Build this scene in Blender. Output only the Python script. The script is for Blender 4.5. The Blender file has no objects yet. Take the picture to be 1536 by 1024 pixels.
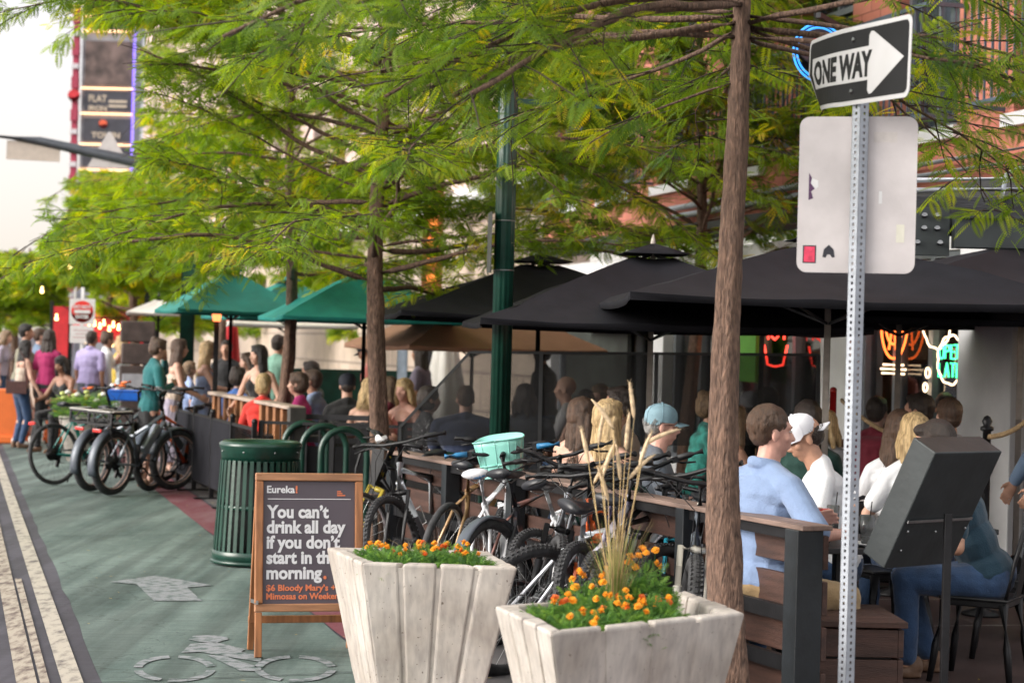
import bpy, bmesh, math, random
import numpy as np
from mathutils import Vector, Matrix, Euler
R=math.radians; PI=math.pi
random.seed(7)
sc=bpy.context.scene
C=bpy.data.collections.new('street'); sc.collection.children.link(C)
F=2987.0; H=1.74; K=math.tan(R(1.5))
def XY(x,y): return (x-768)+K*(y-512), (y-512)-K*(x-768)-7
def P(x,y,d):
    a,b=XY(x,y); return Vector((a/F*d, d, H-b/F*d))
def G(x,y,z=0.0):
    a,b=XY(x,y); d=F*(H-z)/b; return Vector((a/F*d,d,z))
def GX(x,d,z=0.0,y=700):     # ground point under picture column x at distance d
    a,_=XY(x,y); return Vector((a/F*d,d,z))
KS=1.0385; SR=math.atan2(.28,1)
def S(u,v,z=0.0): return Vector(((u-.28*v)/KS,(.28*u+v)/KS,z))
# ---------------------------------------------------------------- materials
MATS={}
def nodes(name):
    m=bpy.data.materials.new(name); m.use_nodes=True; n=m.node_tree.nodes; l=m.node_tree.links
    return m,n,l,n['Principled BSDF']
def M(name,col=(.5,.5,.5),rough=.6,metal=0.,var=.12,scale=9.,bump=.0,bscale=60.,stretch=(1,1,1),emit=0.,coat=0.,spec=.5,trans=0.,alpha=1.,col2=None,lo=.35,hi=.65,sheen=0.):
    if name in MATS: return MATS[name]
    m,n,l,b=nodes(name)
    tc=n.new('ShaderNodeTexCoord'); mp=n.new('ShaderNodeMapping'); mp.inputs['Scale'].default_value=stretch
    l.new(tc.outputs['Object'],mp.inputs['Vector'])
    nz=n.new('ShaderNodeTexNoise'); nz.inputs['Scale'].default_value=scale; nz.inputs['Detail'].default_value=6
    l.new(mp.outputs[0],nz.inputs['Vector'])
    cr=n.new('ShaderNodeValToRGB'); cr.color_ramp.elements[0].position=lo; cr.color_ramp.elements[1].position=hi
    c1=tuple(max(0,c*(1-var)) for c in col); c2=col2 or tuple(min(1,c*(1+var)) for c in col)
    cr.color_ramp.elements[0].color=(*c1,1); cr.color_ramp.elements[1].color=(*c2,1)
    l.new(nz.outputs['Fac'],cr.inputs[0]); l.new(cr.outputs[0],b.inputs['Base Color'])
    b.inputs['Roughness'].default_value=rough; b.inputs['Metallic'].default_value=metal
    b.inputs['Specular IOR Level'].default_value=spec; b.inputs['Coat Weight'].default_value=coat
    b.inputs['Alpha'].default_value=alpha
    if trans: b.inputs['Transmission Weight'].default_value=trans
    if sheen: b.inputs['Sheen Weight'].default_value=sheen
    if emit:
        b.inputs['Emission Color'].default_value=(*col,1); b.inputs['Emission Strength'].default_value=emit
    if bump:
        n2=n.new('ShaderNodeTexNoise'); n2.inputs['Scale'].default_value=bscale; n2.inputs['Detail'].default_value=5
        l.new(mp.outputs[0],n2.inputs['Vector'])
        bp=n.new('ShaderNodeBump'); bp.inputs['Strength'].default_value=bump; bp.inputs['Distance'].default_value=.01
        l.new(n2.outputs['Fac'],bp.inputs['Height']); l.new(bp.outputs[0],b.inputs['Normal'])
    MATS[name]=m; return m
# ---------------------------------------------------------------- mesh builder
def frame(d):
    d=Vector(d).normalized(); a=Vector((0,0,1)) if abs(d.z)<.93 else Vector((0,1,0))
    x=d.cross(a).normalized(); y=x.cross(d).normalized(); return x,y,d
class MB:
    def __init__(s,T=None): s.v=[]; s.f=[]; s.mi=[]; s.T=T; s.m=0; s.sm=[]
    def add(s,vs,fs,smooth=True):
        k=len(s.v)
        if s.T is not None: vs=[s.T@Vector(p) for p in vs]
        s.v.extend([tuple(p) for p in vs]); s.f.extend([tuple(i+k for i in f) for f in fs])
        s.mi.extend([s.m]*len(fs)); s.sm.extend([smooth]*len(fs)); return s
    def box(s,c,d,rot=None,taper=1.0):
        c=Vector(c); hx,hy,hz=d[0]/2,d[1]/2,d[2]/2; vs=[]
        for z in (-1,1):
            t=taper if z>0 else 1.0
            for x,y in ((-1,-1),(1,-1),(1,1),(-1,1)): vs.append(Vector((x*hx*t,y*hy*t,z*hz)))
        if rot is not None:
            Rm=rot if isinstance(rot,Matrix) else Euler(rot).to_matrix(); vs=[Rm@p for p in vs]
        return s.add([c+p for p in vs],[(3,2,1,0),(4,5,6,7),(0,1,5,4),(1,2,6,5),(2,3,7,6),(3,0,4,7)],False)
    def bar(s,p0,p1,w,h=None,up=None):    # rectangular bar between two points
        p0=Vector(p0);p1=Vector(p1);h=h or w;d=(p1-p0)
        u=Vector(up) if up else (Vector((0,0,1)) if abs(d.normalized().z)<.93 else Vector((0,1,0)))
        x=d.cross(u).normalized()*w/2; y=x.cross(d).normalized()*h/2
        vs=[p+a*x+b*y for p in (p0,p1) for a,b in ((-1,-1),(1,-1),(1,1),(-1,1))]
        return s.add(vs,[(0,1,2,3),(7,6,5,4),(4,5,1,0),(5,6,2,1),(6,7,3,2),(7,4,0,3)],False)
    def tube(s,pts,r,n=8,cap=True):
        pts=[Vector(p) for p in pts]; m=len(pts); rr=r if isinstance(r,(list,tuple)) else [r]*m
        vs=[];px=None
        for i,p in enumerate(pts):
            d=(pts[min(i+1,m-1)]-pts[max(i-1,0)])
            if d.length<1e-9: d=Vector((0,0,1))
            d.normalize()
            if px is None: x,y,_=frame(d)
            else:
                x=(px-d*px.dot(d))
                if x.length<1e-6: x,y,_=frame(d)
                x.normalize(); y=d.cross(x)
            px=x
            for k in range(n):
                a=2*PI*k/n; vs.append(p+x*(math.cos(a)*rr[i])+y*(math.sin(a)*rr[i]))
        fs=[(i*n+k,i*n+(k+1)%n,(i+1)*n+(k+1)%n,(i+1)*n+k) for i in range(m-1) for k in range(n)]
        if cap: fs+= [tuple(range(n-1,-1,-1)),tuple((m-1)*n+k for k in range(n))]
        return s.add(vs,fs)
    def cyl(s,p0,p1,r0,r1=None,n=16): return s.tube([p0,p1],[r0,r0 if r1 is None else r1],n)
    def lathe(s,prof,c=(0,0,0),n=24,ax=None,wob=None):   # prof [(r,z)]
        c=Vector(c); vs=[]
        for r,z in prof:
            for k in range(n):
                a=2*PI*k/n; q=r*(wob(a) if wob else 1); p=Vector((q*math.cos(a),q*math.sin(a),z))
                if ax is not None: p=ax@p
                vs.append(c+p)
        m=len(prof); fs=[(i*n+k,i*n+(k+1)%n,(i+1)*n+(k+1)%n,(i+1)*n+k) for i in range(m-1) for k in range(n)]
        if prof[0][0]>1e-6: fs.append(tuple(range(n-1,-1,-1)))
        if prof[-1][0]>1e-6: fs.append(tuple((m-1)*n+k for k in range(n)))
        return s.add(vs,fs)
    def torus(s,c,rM,rm,ax=None,n=32,k=8,a0=0,a1=2*PI,sq=1.0):
        c=Vector(c); full=abs(a1-a0-2*PI)<1e-6; vs=[]; nn=n if full else n+1
        for i in range(nn):
            a=a0+(a1-a0)*i/n
            for j in range(k):
                b=2*PI*j/k; q=rM+rm*math.cos(b); p=Vector((q*math.cos(a),q*math.sin(a),rm*sq*math.sin(b)))
                if ax is not None: p=ax@p
                vs.append(c+p)
        fs=[]
        for i in range(n):
            i2=(i+1)%nn
            for j in range(k): fs.append((i*k+j,i2*k+j,i2*k+(j+1)%k,i*k+(j+1)%k))
        if not full: fs+= [tuple(range(k)),tuple(n*k+j for j in range(k-1,-1,-1))]
        return s.add(vs,fs)
    def ell(s,c,r,rot=None,n=12,m=8):
        c=Vector(c); r=Vector(r) if not isinstance(r,(int,float)) else Vector((r,r,r)); vs=[];
        for i in range(m+1):
            t=PI*i/m
            for k in range(n):
                a=2*PI*k/n; p=Vector((r.x*math.sin(t)*math.cos(a),r.y*math.sin(t)*math.sin(a),-r.z*math.cos(t)))
                if rot is not None: p=rot@p
                vs.append(c+p)
        fs=[(i*n+k,i*n+(k+1)%n,(i+1)*n+(k+1)%n,(i+1)*n+k) for i in range(m) for k in range(n)]
        return s.add(vs,fs)
    def cap(s,p0,p1,r0,r1,n=12):   # tapered capsule
        p0=Vector(p0);p1=Vector(p1);d=(p1-p0)
        if d.length<1e-6: return s.ell(p0,r0)
        x,y,z=frame(d); L=d.length; prof=[]
        for i in range(5): t=PI/2*i/4; prof.append((max(1e-4,r0*math.sin(t)),-r0*math.cos(t)))
        for i in range(5): t=PI/2*i/4; prof.append((max(1e-4,r1*math.cos(t)),L+r1*math.sin(t)))
        return s.lathe(prof,p0,n,Matrix((x,y,z)).transposed())
    def poly(s,pts,smooth=False): return s.add(pts,[tuple(range(len(pts)))],smooth)
    def prism(s,poly,z0,z1,T=None):   # poly [(x,y)] in plane, extruded z0..z1
        n=len(poly); vs=[Vector((x,y,z0)) for x,y in poly]+[Vector((x,y,z1)) for x,y in poly]
        if T is not None: vs=[T@p for p in vs]
        return s.add(vs,[tuple(range(n-1,-1,-1)),tuple(range(n,2*n))]+[(i,(i+1)%n,n+(i+1)%n,n+i) for i in range(n)],False)
    def build(s,name,mat,parent=None,bevel=0,smooth=True,loc=None,rz=0,weld=False):
        me=bpy.data.meshes.new(name); me.from_pydata(s.v,[],s.f)
        for m in (mat if isinstance(mat,(list,tuple)) else [mat]): me.materials.append(m)
        if any(s.mi): me.polygons.foreach_set('material_index',s.mi)
        me.polygons.foreach_set('use_smooth',[bool(smooth and a) for a in s.sm]); me.update()
        if weld:
            bm=bmesh.new(); bm.from_mesh(me); bmesh.ops.remove_doubles(bm,verts=bm.verts,dist=1e-4)
            bmesh.ops.recalc_face_normals(bm,faces=bm.faces); bm.to_mesh(me); bm.free()
        o=bpy.data.objects.new(name,me); C.objects.link(o)
        if parent is not None: o.parent=parent
        if loc is not None: o.location=loc
        if rz: o.rotation_euler=(0,0,rz)
        if bevel:
            b=o.modifiers.new('Bevel','BEVEL'); b.width=bevel; b.segments=2; b.limit_method='ANGLE'; b.angle_limit=R(40)
        return o
def thing(name,label,cat,loc=(0,0,0),rz=0,group=None,rot=None):
    o=bpy.data.objects.new(name,None); C.objects.link(o); o.location=loc
    o.rotation_euler=rot if rot else (0,0,rz); o.empty_display_size=.1
    return tag(o,label,cat,group)
def tag(o,label,cat,group=None):
    o['label']=label; o['category']=cat
    if group: o['group']=group
    return o
def struct(o,kind='structure'): o['kind']=kind; return o
def copytree(o,loc=None,rz=None,parent=None,label=None):
    c=o.copy(); C.objects.link(c)
    if parent is not None: c.parent=parent
    if loc is not None: c.location=loc
    if rz is not None: c.rotation_euler=(0,0,rz)
    if label: c['label']=label
    for ch in KIDS(o): copytree(ch,parent=c)
    return c
def KIDS(o): return [x for x in list(C.objects) if x.parent==o]
def lerp(a,b,t): return a+(b-a)*t
def textmesh(mb,body,size,T,bold=.0,depth=.0015,align='LEFT',xs=1.0,space=1.0):
    cu=bpy.data.curves.new('t','FONT'); cu.body=body; cu.size=size; cu.offset=bold; cu.extrude=depth/2; cu.align_x=align
    cu.space_character=space; cu.resolution_u=3
    ob=bpy.data.objects.new('t',cu); sc.collection.objects.link(ob)
    me=bpy.data.meshes.new_from_object(ob.evaluated_get(bpy.context.evaluated_depsgraph_get()))
    vs=[T@Vector((v.co.x*xs,v.co.y,v.co.z)) for v in me.vertices]
    mb.add(vs,[tuple(p.vertices) for p in me.polygons],False)
    bpy.data.objects.remove(ob); bpy.data.curves.remove(cu); bpy.data.meshes.remove(me)
# ---------------------------------------------------------------- common materials
BLK=M('black_metal',(.012,.012,.014),.45,.3,.3,12,.1,90)
BLK2=M('black_rubber',(.040,.040,.043),.75,0,.4,20,.25,160)
GREEN=M('dark_green_paint',(.006,.045,.030),.32,.0,.25,7,.12,40,coat=.3)
STEEL=M('brushed_steel',(.42,.43,.44),.32,.9,.12,20)
GALV=M('galvanised_steel',(.40,.43,.48),.5,.35,.1,25,.1,80)
WHITEP=M('white_paint',(.74,.74,.74),.4,0,.05,12)
DKWOOD=M('stained_deck_wood',(.062,.029,.021),.55,0,.35,3.2,.35,30,stretch=(1,10,10))
CONC=M('cast_concrete',(.50,.46,.42),.85,0,.22,5,.5,70,stretch=(1,1,.25))
# ---------------------------------------------------------------- camera, sky, sun
cd=bpy.data.cameras.new('camera'); cam=bpy.data.objects.new('camera',cd); sc.collection.objects.link(cam); sc.camera=cam
cd.sensor_width=36; cd.lens=70; cd.clip_end=3000; cd.clip_start=.1
cam.matrix_world=Matrix.Translation((0,0,H))@Matrix.Rotation(R(90)+7/F,4,'X')@Matrix.Rotation(R(1.5),4,'Z')
cd.dof.use_dof=True; cd.dof.focus_distance=10.6; cd.dof.aperture_fstop=3.2
w=bpy.data.worlds.new('World'); sc.world=w; w.use_nodes=True; n=w.node_tree.nodes; l=w.node_tree.links
sky=n.new('ShaderNodeTexSky'); sky.sky_type='NISHITA'; sky.sun_disc=False
SUN_EL=R(24); SUN_AZ=R(-108)      # azimuth from +Y towards +X: a soft sun behind the camera's left shoulder
sky.sun_elevation=SUN_EL; sky.sun_rotation=SUN_AZ; sky.air_density=1.0; sky.dust_density=4.5; sky.ozone_density=.7
hs=n.new('ShaderNodeHueSaturation'); hs.inputs['Saturation'].default_value=.25
tcw=n.new('ShaderNodeTexCoord'); nzw=n.new('ShaderNodeTexNoise'); nzw.inputs['Scale'].default_value=2.2; nzw.inputs['Detail'].default_value=5; l.new(tcw.outputs['Generated'],nzw.inputs[0])
crw=n.new('ShaderNodeValToRGB'); crw.color_ramp.elements[0].position=.3; crw.color_ramp.elements[0].color=(.86,.84,.86,1); crw.color_ramp.elements[1].position=.7; crw.color_ramp.elements[1].color=(1,.975,.95,1); l.new(nzw.outputs[0],crw.inputs[0])
vmw=n.new('ShaderNodeVectorMath'); vmw.operation='SCALE'; vmw.inputs['Scale'].default_value=3.4
spw=n.new('ShaderNodeSeparateXYZ'); l.new(tcw.outputs['Generated'],spw.inputs[0]); hrw=n.new('ShaderNodeValToRGB'); hrw.color_ramp.elements[0].position=.0; hrw.color_ramp.elements[0].color=(1.0,.93,.78,1); hrw.color_ramp.elements[1].position=.16; hrw.color_ramp.elements[1].color=(.80,.775,.785,1); xhw=hrw.color_ramp.elements.new(.5); xhw.color=(1,1,1,1); l.new(spw.outputs[2],hrw.inputs[0])
mhw=n.new('ShaderNodeMix'); mhw.data_type='RGBA'; mhw.blend_type='MULTIPLY'; mhw.inputs[0].default_value=1; l.new(crw.outputs[0],mhw.inputs[6]); l.new(hrw.outputs[0],mhw.inputs[7]); l.new(mhw.outputs[2],vmw.inputs[0])   # thin high cloud veil
mxw=n.new('ShaderNodeMix'); mxw.data_type='RGBA'; mxw.inputs[0].default_value=.68; l.new(hs.outputs[0],mxw.inputs[6]); l.new(vmw.outputs[0],mxw.inputs[7])
l.new(sky.outputs[0],hs.inputs['Color']); l.new(mxw.outputs[2],n['Background'].inputs[0]); n['Background'].inputs[1].default_value=.13
sd=bpy.data.lights.new('sun','SUN'); so=bpy.data.objects.new('sun',sd); sc.collection.objects.link(so)
sd.energy=.95; sd.angle=R(40); sd.color=(1,.93,.84)
dirv=Vector((math.sin(SUN_AZ)*math.cos(SUN_EL),math.cos(SUN_AZ)*math.cos(SUN_EL),math.sin(SUN_EL)))
so.rotation_euler=(-dirv).to_track_quat('-Z','Y').to_euler()
sc.view_settings.view_transform='Standard'; sc.view_settings.look='None'; sc.view_settings.exposure=1.74; sc.view_settings.gamma=1
sc.cycles.max_bounces=8; sc.cycles.transparent_max_bounces=16; sc.cycles.caustics_reflective=False; sc.cycles.caustics_refractive=False
sc.cycles.use_denoising=True; sc.cycles.sample_clamp_indirect=6
# ---------------------------------------------------------------- ground
def sheet(name,poly,z,mat,kind='structure'):
    mb=MB(); mb.poly([Vector((p.x,p.y,z)) for p in poly]); o=mb.build(name,mat); struct(o,kind); return o
def paint_mat(name,base,worn,scale,lo,hi,stretch=(1,1,1),rough=.8,fine=.12,damp=None,streak=0,sm=(1.2,16,1)):
    m,n,l,b=nodes(name); tc=n.new('ShaderNodeTexCoord'); mp=n.new('ShaderNodeMapping'); mp.inputs['Scale'].default_value=stretch
    mp.inputs['Rotation'].default_value=(0,0,-SR); l.new(tc.outputs['Object'],mp.inputs[0])
    a=n.new('ShaderNodeTexNoise'); a.inputs['Scale'].default_value=scale; a.inputs['Detail'].default_value=9; a.inputs['Roughness'].default_value=.62; l.new(mp.outputs[0],a.inputs[0])
    r=n.new('ShaderNodeValToRGB'); r.color_ramp.elements[0].position=lo; r.color_ramp.elements[1].position=hi
    r.color_ramp.elements[0].color=(*base,1); r.color_ramp.elements[1].color=(*worn,1); l.new(a.outputs[0],r.inputs[0])
    f=n.new('ShaderNodeTexNoise'); f.inputs['Scale'].default_value=130; f.inputs['Detail'].default_value=4; l.new(tc.outputs['Object'],f.inputs[0])
    mr=n.new('ShaderNodeMapRange'); mr.inputs[3].default_value=1-fine*2; mr.inputs[4].default_value=1+fine*2; l.new(f.outputs[0],mr.inputs[0])
    mx=n.new('ShaderNodeMix'); mx.data_type='RGBA'; mx.blend_type='MULTIPLY'; mx.inputs[0].default_value=1
    l.new(r.outputs[0],mx.inputs[6]); l.new(mr.outputs[0],mx.inputs[7]); res=mx
    if streak:
        m2=n.new('ShaderNodeMapping'); m2.inputs['Scale'].default_value=sm; m2.inputs['Rotation'].default_value=(0,0,-SR); l.new(tc.outputs['Object'],m2.inputs[0]); s2=n.new('ShaderNodeTexNoise'); s2.inputs['Scale'].default_value=1.6; s2.inputs['Detail'].default_value=10; s2.inputs['Roughness'].default_value=.7; l.new(m2.outputs[0],s2.inputs[0])
        q2=n.new('ShaderNodeMapRange'); q2.inputs[1].default_value=.3; q2.inputs[2].default_value=.7; q2.inputs[3].default_value=1-streak; q2.inputs[4].default_value=1+streak; l.new(s2.outputs[0],q2.inputs[0])
        v2=n.new('ShaderNodeTexVoronoi'); v2.feature='DISTANCE_TO_EDGE'; v2.inputs['Scale'].default_value=.55; wv=n.new('ShaderNodeVectorMath'); wv.operation='ADD'; nn=n.new('ShaderNodeTexNoise'); nn.inputs['Scale'].default_value=2.5; nn.inputs['Detail'].default_value=6; l.new(tc.outputs['Object'],nn.inputs[0]); l.new(tc.outputs['Object'],wv.inputs[0]); l.new(nn.outputs['Color'],wv.inputs[1]); l.new(wv.outputs[0],v2.inputs[0])
        ck=n.new('ShaderNodeMapRange'); ck.inputs[1].default_value=.0; ck.inputs[2].default_value=.007; ck.inputs[3].default_value=.55; ck.inputs[4].default_value=1; l.new(v2.outputs[0],ck.inputs[0]); ml=n.new('ShaderNodeMath'); ml.operation='MULTIPLY'; l.new(q2.outputs[0],ml.inputs[0]); l.new(ck.outputs[0],ml.inputs[1])
        m3=n.new('ShaderNodeMapping'); m3.inputs['Scale'].default_value=(3.2,.10,1); m3.inputs['Rotation'].default_value=(0,0,-SR); l.new(tc.outputs['Object'],m3.inputs[0]); s3=n.new('ShaderNodeTexNoise'); s3.inputs['Scale'].default_value=1.5; s3.inputs['Detail'].default_value=4; l.new(m3.outputs[0],s3.inputs[0]); q3=n.new('ShaderNodeMapRange'); q3.inputs[1].default_value=.42; q3.inputs[2].default_value=.56; q3.inputs[3].default_value=.70; q3.inputs[4].default_value=1.08; l.new(s3.outputs[0],q3.inputs[0]); mk=n.new('ShaderNodeMath'); mk.operation='MULTIPLY'; l.new(ml.outputs[0],mk.inputs[0]); l.new(q3.outputs[0],mk.inputs[1]); ml=mk
        res=n.new('ShaderNodeMix'); res.data_type='RGBA'; res.blend_type='MULTIPLY'; res.inputs[0].default_value=1; l.new(mx.outputs[2],res.inputs[6]); l.new(ml.outputs[0],res.inputs[7])
    l.new(res.outputs[2],b.inputs['Base Color'])
    b.inputs['Roughness'].default_value=rough
    bp=n.new('ShaderNodeBump'); bp.inputs['Strength'].default_value=.12; bp.inputs['Distance'].default_value=.006; l.new(f.outputs[0],bp.inputs['Height']); l.new(bp.outputs[0],b.inputs['Normal'])
    return m
ASPH=paint_mat('worn_asphalt',(.050,.046,.062),(.085,.080,.10),.9,.35,.7,streak=.2)
struct(sheet('ground',[Vector((-400,-40,0)),Vector((400,-40,0)),Vector((400,900,0)),Vector((-400,900,0))],0,ASPH))
LANE=paint_mat('green_lane_paint',(.042,.074,.066),(.165,.22,.20),1.1,.32,.64,(1.8,.30,1),fine=.2,streak=.26)
def strip(name,u0,u1,v0,v1,z,mat,n=1,wob=0,seed=0):
    rr=random.Random(seed); mb=MB(); a=[];b=[]
    for i in range(n+1):
        v=lerp(v0,v1,i/n); a.append(S(u0+rr.uniform(-wob,wob),v,z)); b.append(S(u1+rr.uniform(-wob,wob),v,z))
    mb.add(a+b,[(i,n+1+i,n+2+i,i+1) for i in range(n)],False); o=mb.build(name,mat); return struct(o)
strip('bike_lane',.76,2.24,2,70,.004,LANE,120,.012,1)
CREAM=paint_mat('worn_cream_line',(.10,.085,.085),(.46,.42,.35),5,.30,.52,(3,1.0,1),fine=.15)
CREAM2=paint_mat('worn_cream_line_brown',(.12,.085,.075),(.42,.37,.30),6,.36,.56,(3,.8,1),fine=.2)
strip('lane_line',.56,.665,2,60,.008,CREAM,400,.0,2); strip('lane_line',.34,.44,2,60,.008,CREAM2,400,.0,3)
strip('lane_line',.455,.50,2,14.5,.008,CREAM2,200,.0,5)
REDC=paint_mat('faded_red_kerb_paint',(.15,.026,.040),(.20,.095,.11),1.5,.4,.7,(2,.6,1))
strip('kerb_strip',2.24,2.60,2,60,.006,REDC,100,.01,4)
WALK=paint_mat('sidewalk_paving',(.06,.055,.06),(.13,.12,.12),1.2,.35,.7)
strip('sidewalk',2.62,9.2,2,60,.012,WALK,1)
mb=MB(); rr=random.Random(31)
for i in range(420):
    v=rr.uniform(8,30); u=rr.choice((rr.gauss(2.4,.18),rr.gauss(2.9,.3),rr.uniform(.8,6))); p=S(u,v,.016+.002*rr.random()); a=rr.uniform(0,2*PI); d=Vector((math.cos(a),math.sin(a),.1*rr.random()))*rr.uniform(.008,.022); e=Vector((-d.y,d.x,0))*.35; mb.add([p-d,p+e,p+d,p-e],[(0,1,2,3)],False)
struct(mb.build('fallen_leaflets',M('fallen_leaflet',(.40,.30,.06),.8,0,.4,3)),'stuff')
DECK=paint_mat('brown_patio_paving',(.040,.024,.022),(.075,.045,.04),2.0,.35,.7,rough=.55)
mb=MB(); mb.poly([S(4.05,6,.016),S(8.2,6,.016),S(8.2,30,.016),S(4.05,30,.016)]); struct(mb.build('patio_floor',DECK))
JOINT=M('dark_joint_line',(.030,.045,.042),.9)  # dark grey green colour of the pavement joint lines
def cross(u0,u1,v,w,z,mat,name='pavement_joint',sk=0):
    mb=MB(); mb.poly([S(u0,v,z),S(u1,v+sk,z),S(u1,v+sk+w,z),S(u0,v+w,z)]); return struct(mb.build(name,mat))
for x,y in ((200,803),(200,1018),(200,903)):
    g=G(x,y); v=(g.y-.28*g.x)/KS; cross(-1.6,2.24,v-.4,.012 if y!=903 else .006,.010,JOINT,sk=.45)
for v in (24,29,35): cross(-1.6,2.24,v,.02,.010,JOINT,sk=.6)
PALE=M('pale_joint_line',(.42,.40,.38),.8)
for v in (11.6,12.9,14.2): cross(4.3,8.1,v,.012,.020,PALE,'floor_line',sk=-.1)
# lane arrow and bicycle symbol, worn white
SYM=paint_mat('worn_symbol_paint',(.06,.10,.09),(.25,.265,.28),15,.36,.54,(1,1,1),fine=.25)
mb=MB()
def pxpoly(pts,z=.009): mb.poly([Vector((*G(x,y).xy,z)) for x,y in pts])
pxpoly([(234,864),(320,879),(281,882),(303,902),(231,902),(205,877),(164,874)])
struct(mb.build('lane_arrow',SYM))
mb=MB()
pxpoly([(283,960),(290,955),(315,953.5),(340,956),(343,960),(325,965),(300,964)])
pxpoly([(286,967),(322,964),(368,975),(362,979),(392,985),(392,994),(352,988),(300,979),(272,980)])
pxpoly([(312,984),(330,983),(392,1003),(392,1008),(360,1007)])
def arcpx(cx,cy,rx,ry,w,a0,a1):
    n=10
    for i in range(n):
        q=[]
        for a,k in ((lerp(a0,a1,i/n),1),(lerp(a0,a1,(i+1)/n),1),(lerp(a0,a1,(i+1)/n),1-w),(lerp(a0,a1,i/n),1-w)):
            q.append((cx+rx*k*math.cos(R(a)),cy+ry*k*math.sin(R(a))))
        pxpoly(q)
for cx in (262,443):
    arcpx(cx,1004,62,20,.22,8,100); arcpx(cx,1004,62,20,.22,112,170); arcpx(cx,1004,62,20,.22,186,262); arcpx(cx,1004,62,20,.22,276,350)
struct(mb.build('bicycle_symbol',SYM))
# ---------------------------------------------------------------- honey locust trees
def leaf_mat(name,greens,yellow=.08):
    m,n,l,b=nodes(name); at=n.new('ShaderNodeAttribute'); at.attribute_name='tint'
    cr=n.new('ShaderNodeValToRGB'); e=cr.color_ramp.elements; e[0].position=0; e[0].color=(*greens[0],1); e[1].position=.62; e[1].color=(*greens[1],1)
    x=e.new(1-yellow-.06); x.color=(*greens[2],1); x=e.new(1-yellow+.04); x.color=(.50,.42,.05,1)
    l.new(at.outputs['Fac'],cr.inputs[0])
    b.inputs['Roughness'].default_value=.5; b.inputs['Specular IOR Level'].default_value=.35; l.new(cr.outputs[0],b.inputs['Base Color'])
    tr=n.new('ShaderNodeBsdfTranslucent'); g=n.new('ShaderNodeHueSaturation'); g.inputs['Hue'].default_value=.485; g.inputs['Value'].default_value=1.95; g.inputs['Saturation'].default_value=1.1
    l.new(cr.outputs[0],g.inputs['Color']); l.new(g.outputs[0],tr.inputs[0])
    mx=n.new('ShaderNodeMixShader'); mx.inputs[0].default_value=.5; l.new(b.outputs[0],mx.inputs[1]); l.new(tr.outputs[0],mx.inputs[2])
    l.new(mx.outputs[0],n['Material Output'].inputs[0]); return m
LEAF=leaf_mat('locust_leaf',((.065,.14,.018),(.19,.30,.028),(.36,.43,.035)),.06)
LEAFD=leaf_mat('locust_leaf_cool',((.045,.105,.018),(.15,.245,.028),(.31,.38,.035)),.05)
LEAFY=leaf_mat('locust_leaf_warm',((.10,.20,.02),(.22,.33,.03),(.36,.42,.03)),.07)
def bark_mat(name,c1,c2,c3):
    m,n,l,b=nodes(name); tc=n.new('ShaderNodeTexCoord'); mp=n.new('ShaderNodeMapping'); mp.inputs['Scale'].default_value=(11,11,3.2); l.new(tc.outputs['Object'],mp.inputs[0])
    a=n.new('ShaderNodeTexNoise'); a.inputs['Scale'].default_value=5; a.inputs['Detail'].default_value=9; a.inputs['Distortion'].default_value=.6; l.new(mp.outputs[0],a.inputs[0])
    mp2=n.new('ShaderNodeMapping'); mp2.inputs['Scale'].default_value=(7,7,1.4); l.new(tc.outputs['Object'],mp2.inputs[0])
    v=n.new('ShaderNodeTexNoise'); v.inputs['Scale'].default_value=14; v.inputs['Detail'].default_value=5; l.new(mp2.outputs[0],v.inputs[0])
    r=n.new('ShaderNodeValToRGB'); r.color_ramp.elements[0].position=.3; r.color_ramp.elements[0].color=(*c1,1); r.color_ramp.elements[1].position=.72; r.color_ramp.elements[1].color=(*c3,1)
    x=r.color_ramp.elements.new(.5); x.color=(*c2,1)
    md=n.new('ShaderNodeMix'); md.inputs[0].default_value=.5; l.new(a.outputs[0],md.inputs[2]); l.new(v.outputs[0],md.inputs[3])
    l.new(md.outputs[0],r.inputs[0]); l.new(r.outputs[0],b.inputs['Base Color']); b.inputs['Roughness'].default_value=.9
    bp=n.new('ShaderNodeBump'); bp.inputs['Strength'].default_value=1; bp.inputs['Distance'].default_value=.03; l.new(md.outputs[0],bp.inputs['Height']); l.new(bp.outputs[0],b.inputs['Normal']); return m
BARK=bark_mat('locust_bark',(.045,.028,.022),(.155,.095,.070),(.33,.20,.14))
TWIG=M('twig_bark',(.045,.028,.022),.85,0,.3,20)
def leaf_template(n=8,L=.145,ll=.036,lw=.0145):
    vs=[];fs=[]
    for i in range(n):
        t=(i+1.2)/(n+.8); x=L*t; s=math.sin(PI*min(1,t*.93+.10))**.6; z=-.05*L*t*t*3
        for sd in (-1,1):
            k=len(vs); a=R(68-16*t); dx,dy=math.cos(a),math.sin(a)*sd; l=ll*s; w=lw*s
            vs+= [(x,0,z),(x+dx*l*.5-dy*w*.5*sd*sd,dy*l*.5+dx*w*.5,z-.004),(x+dx*l,dy*l,z-.010),(x+dx*l*.5+dy*w*.5,dy*l*.5-dx*w*.5,z-.004)]
            fs.append((k,k+1,k+2,k+3))
    return np.array(vs),np.array(fs)
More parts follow.
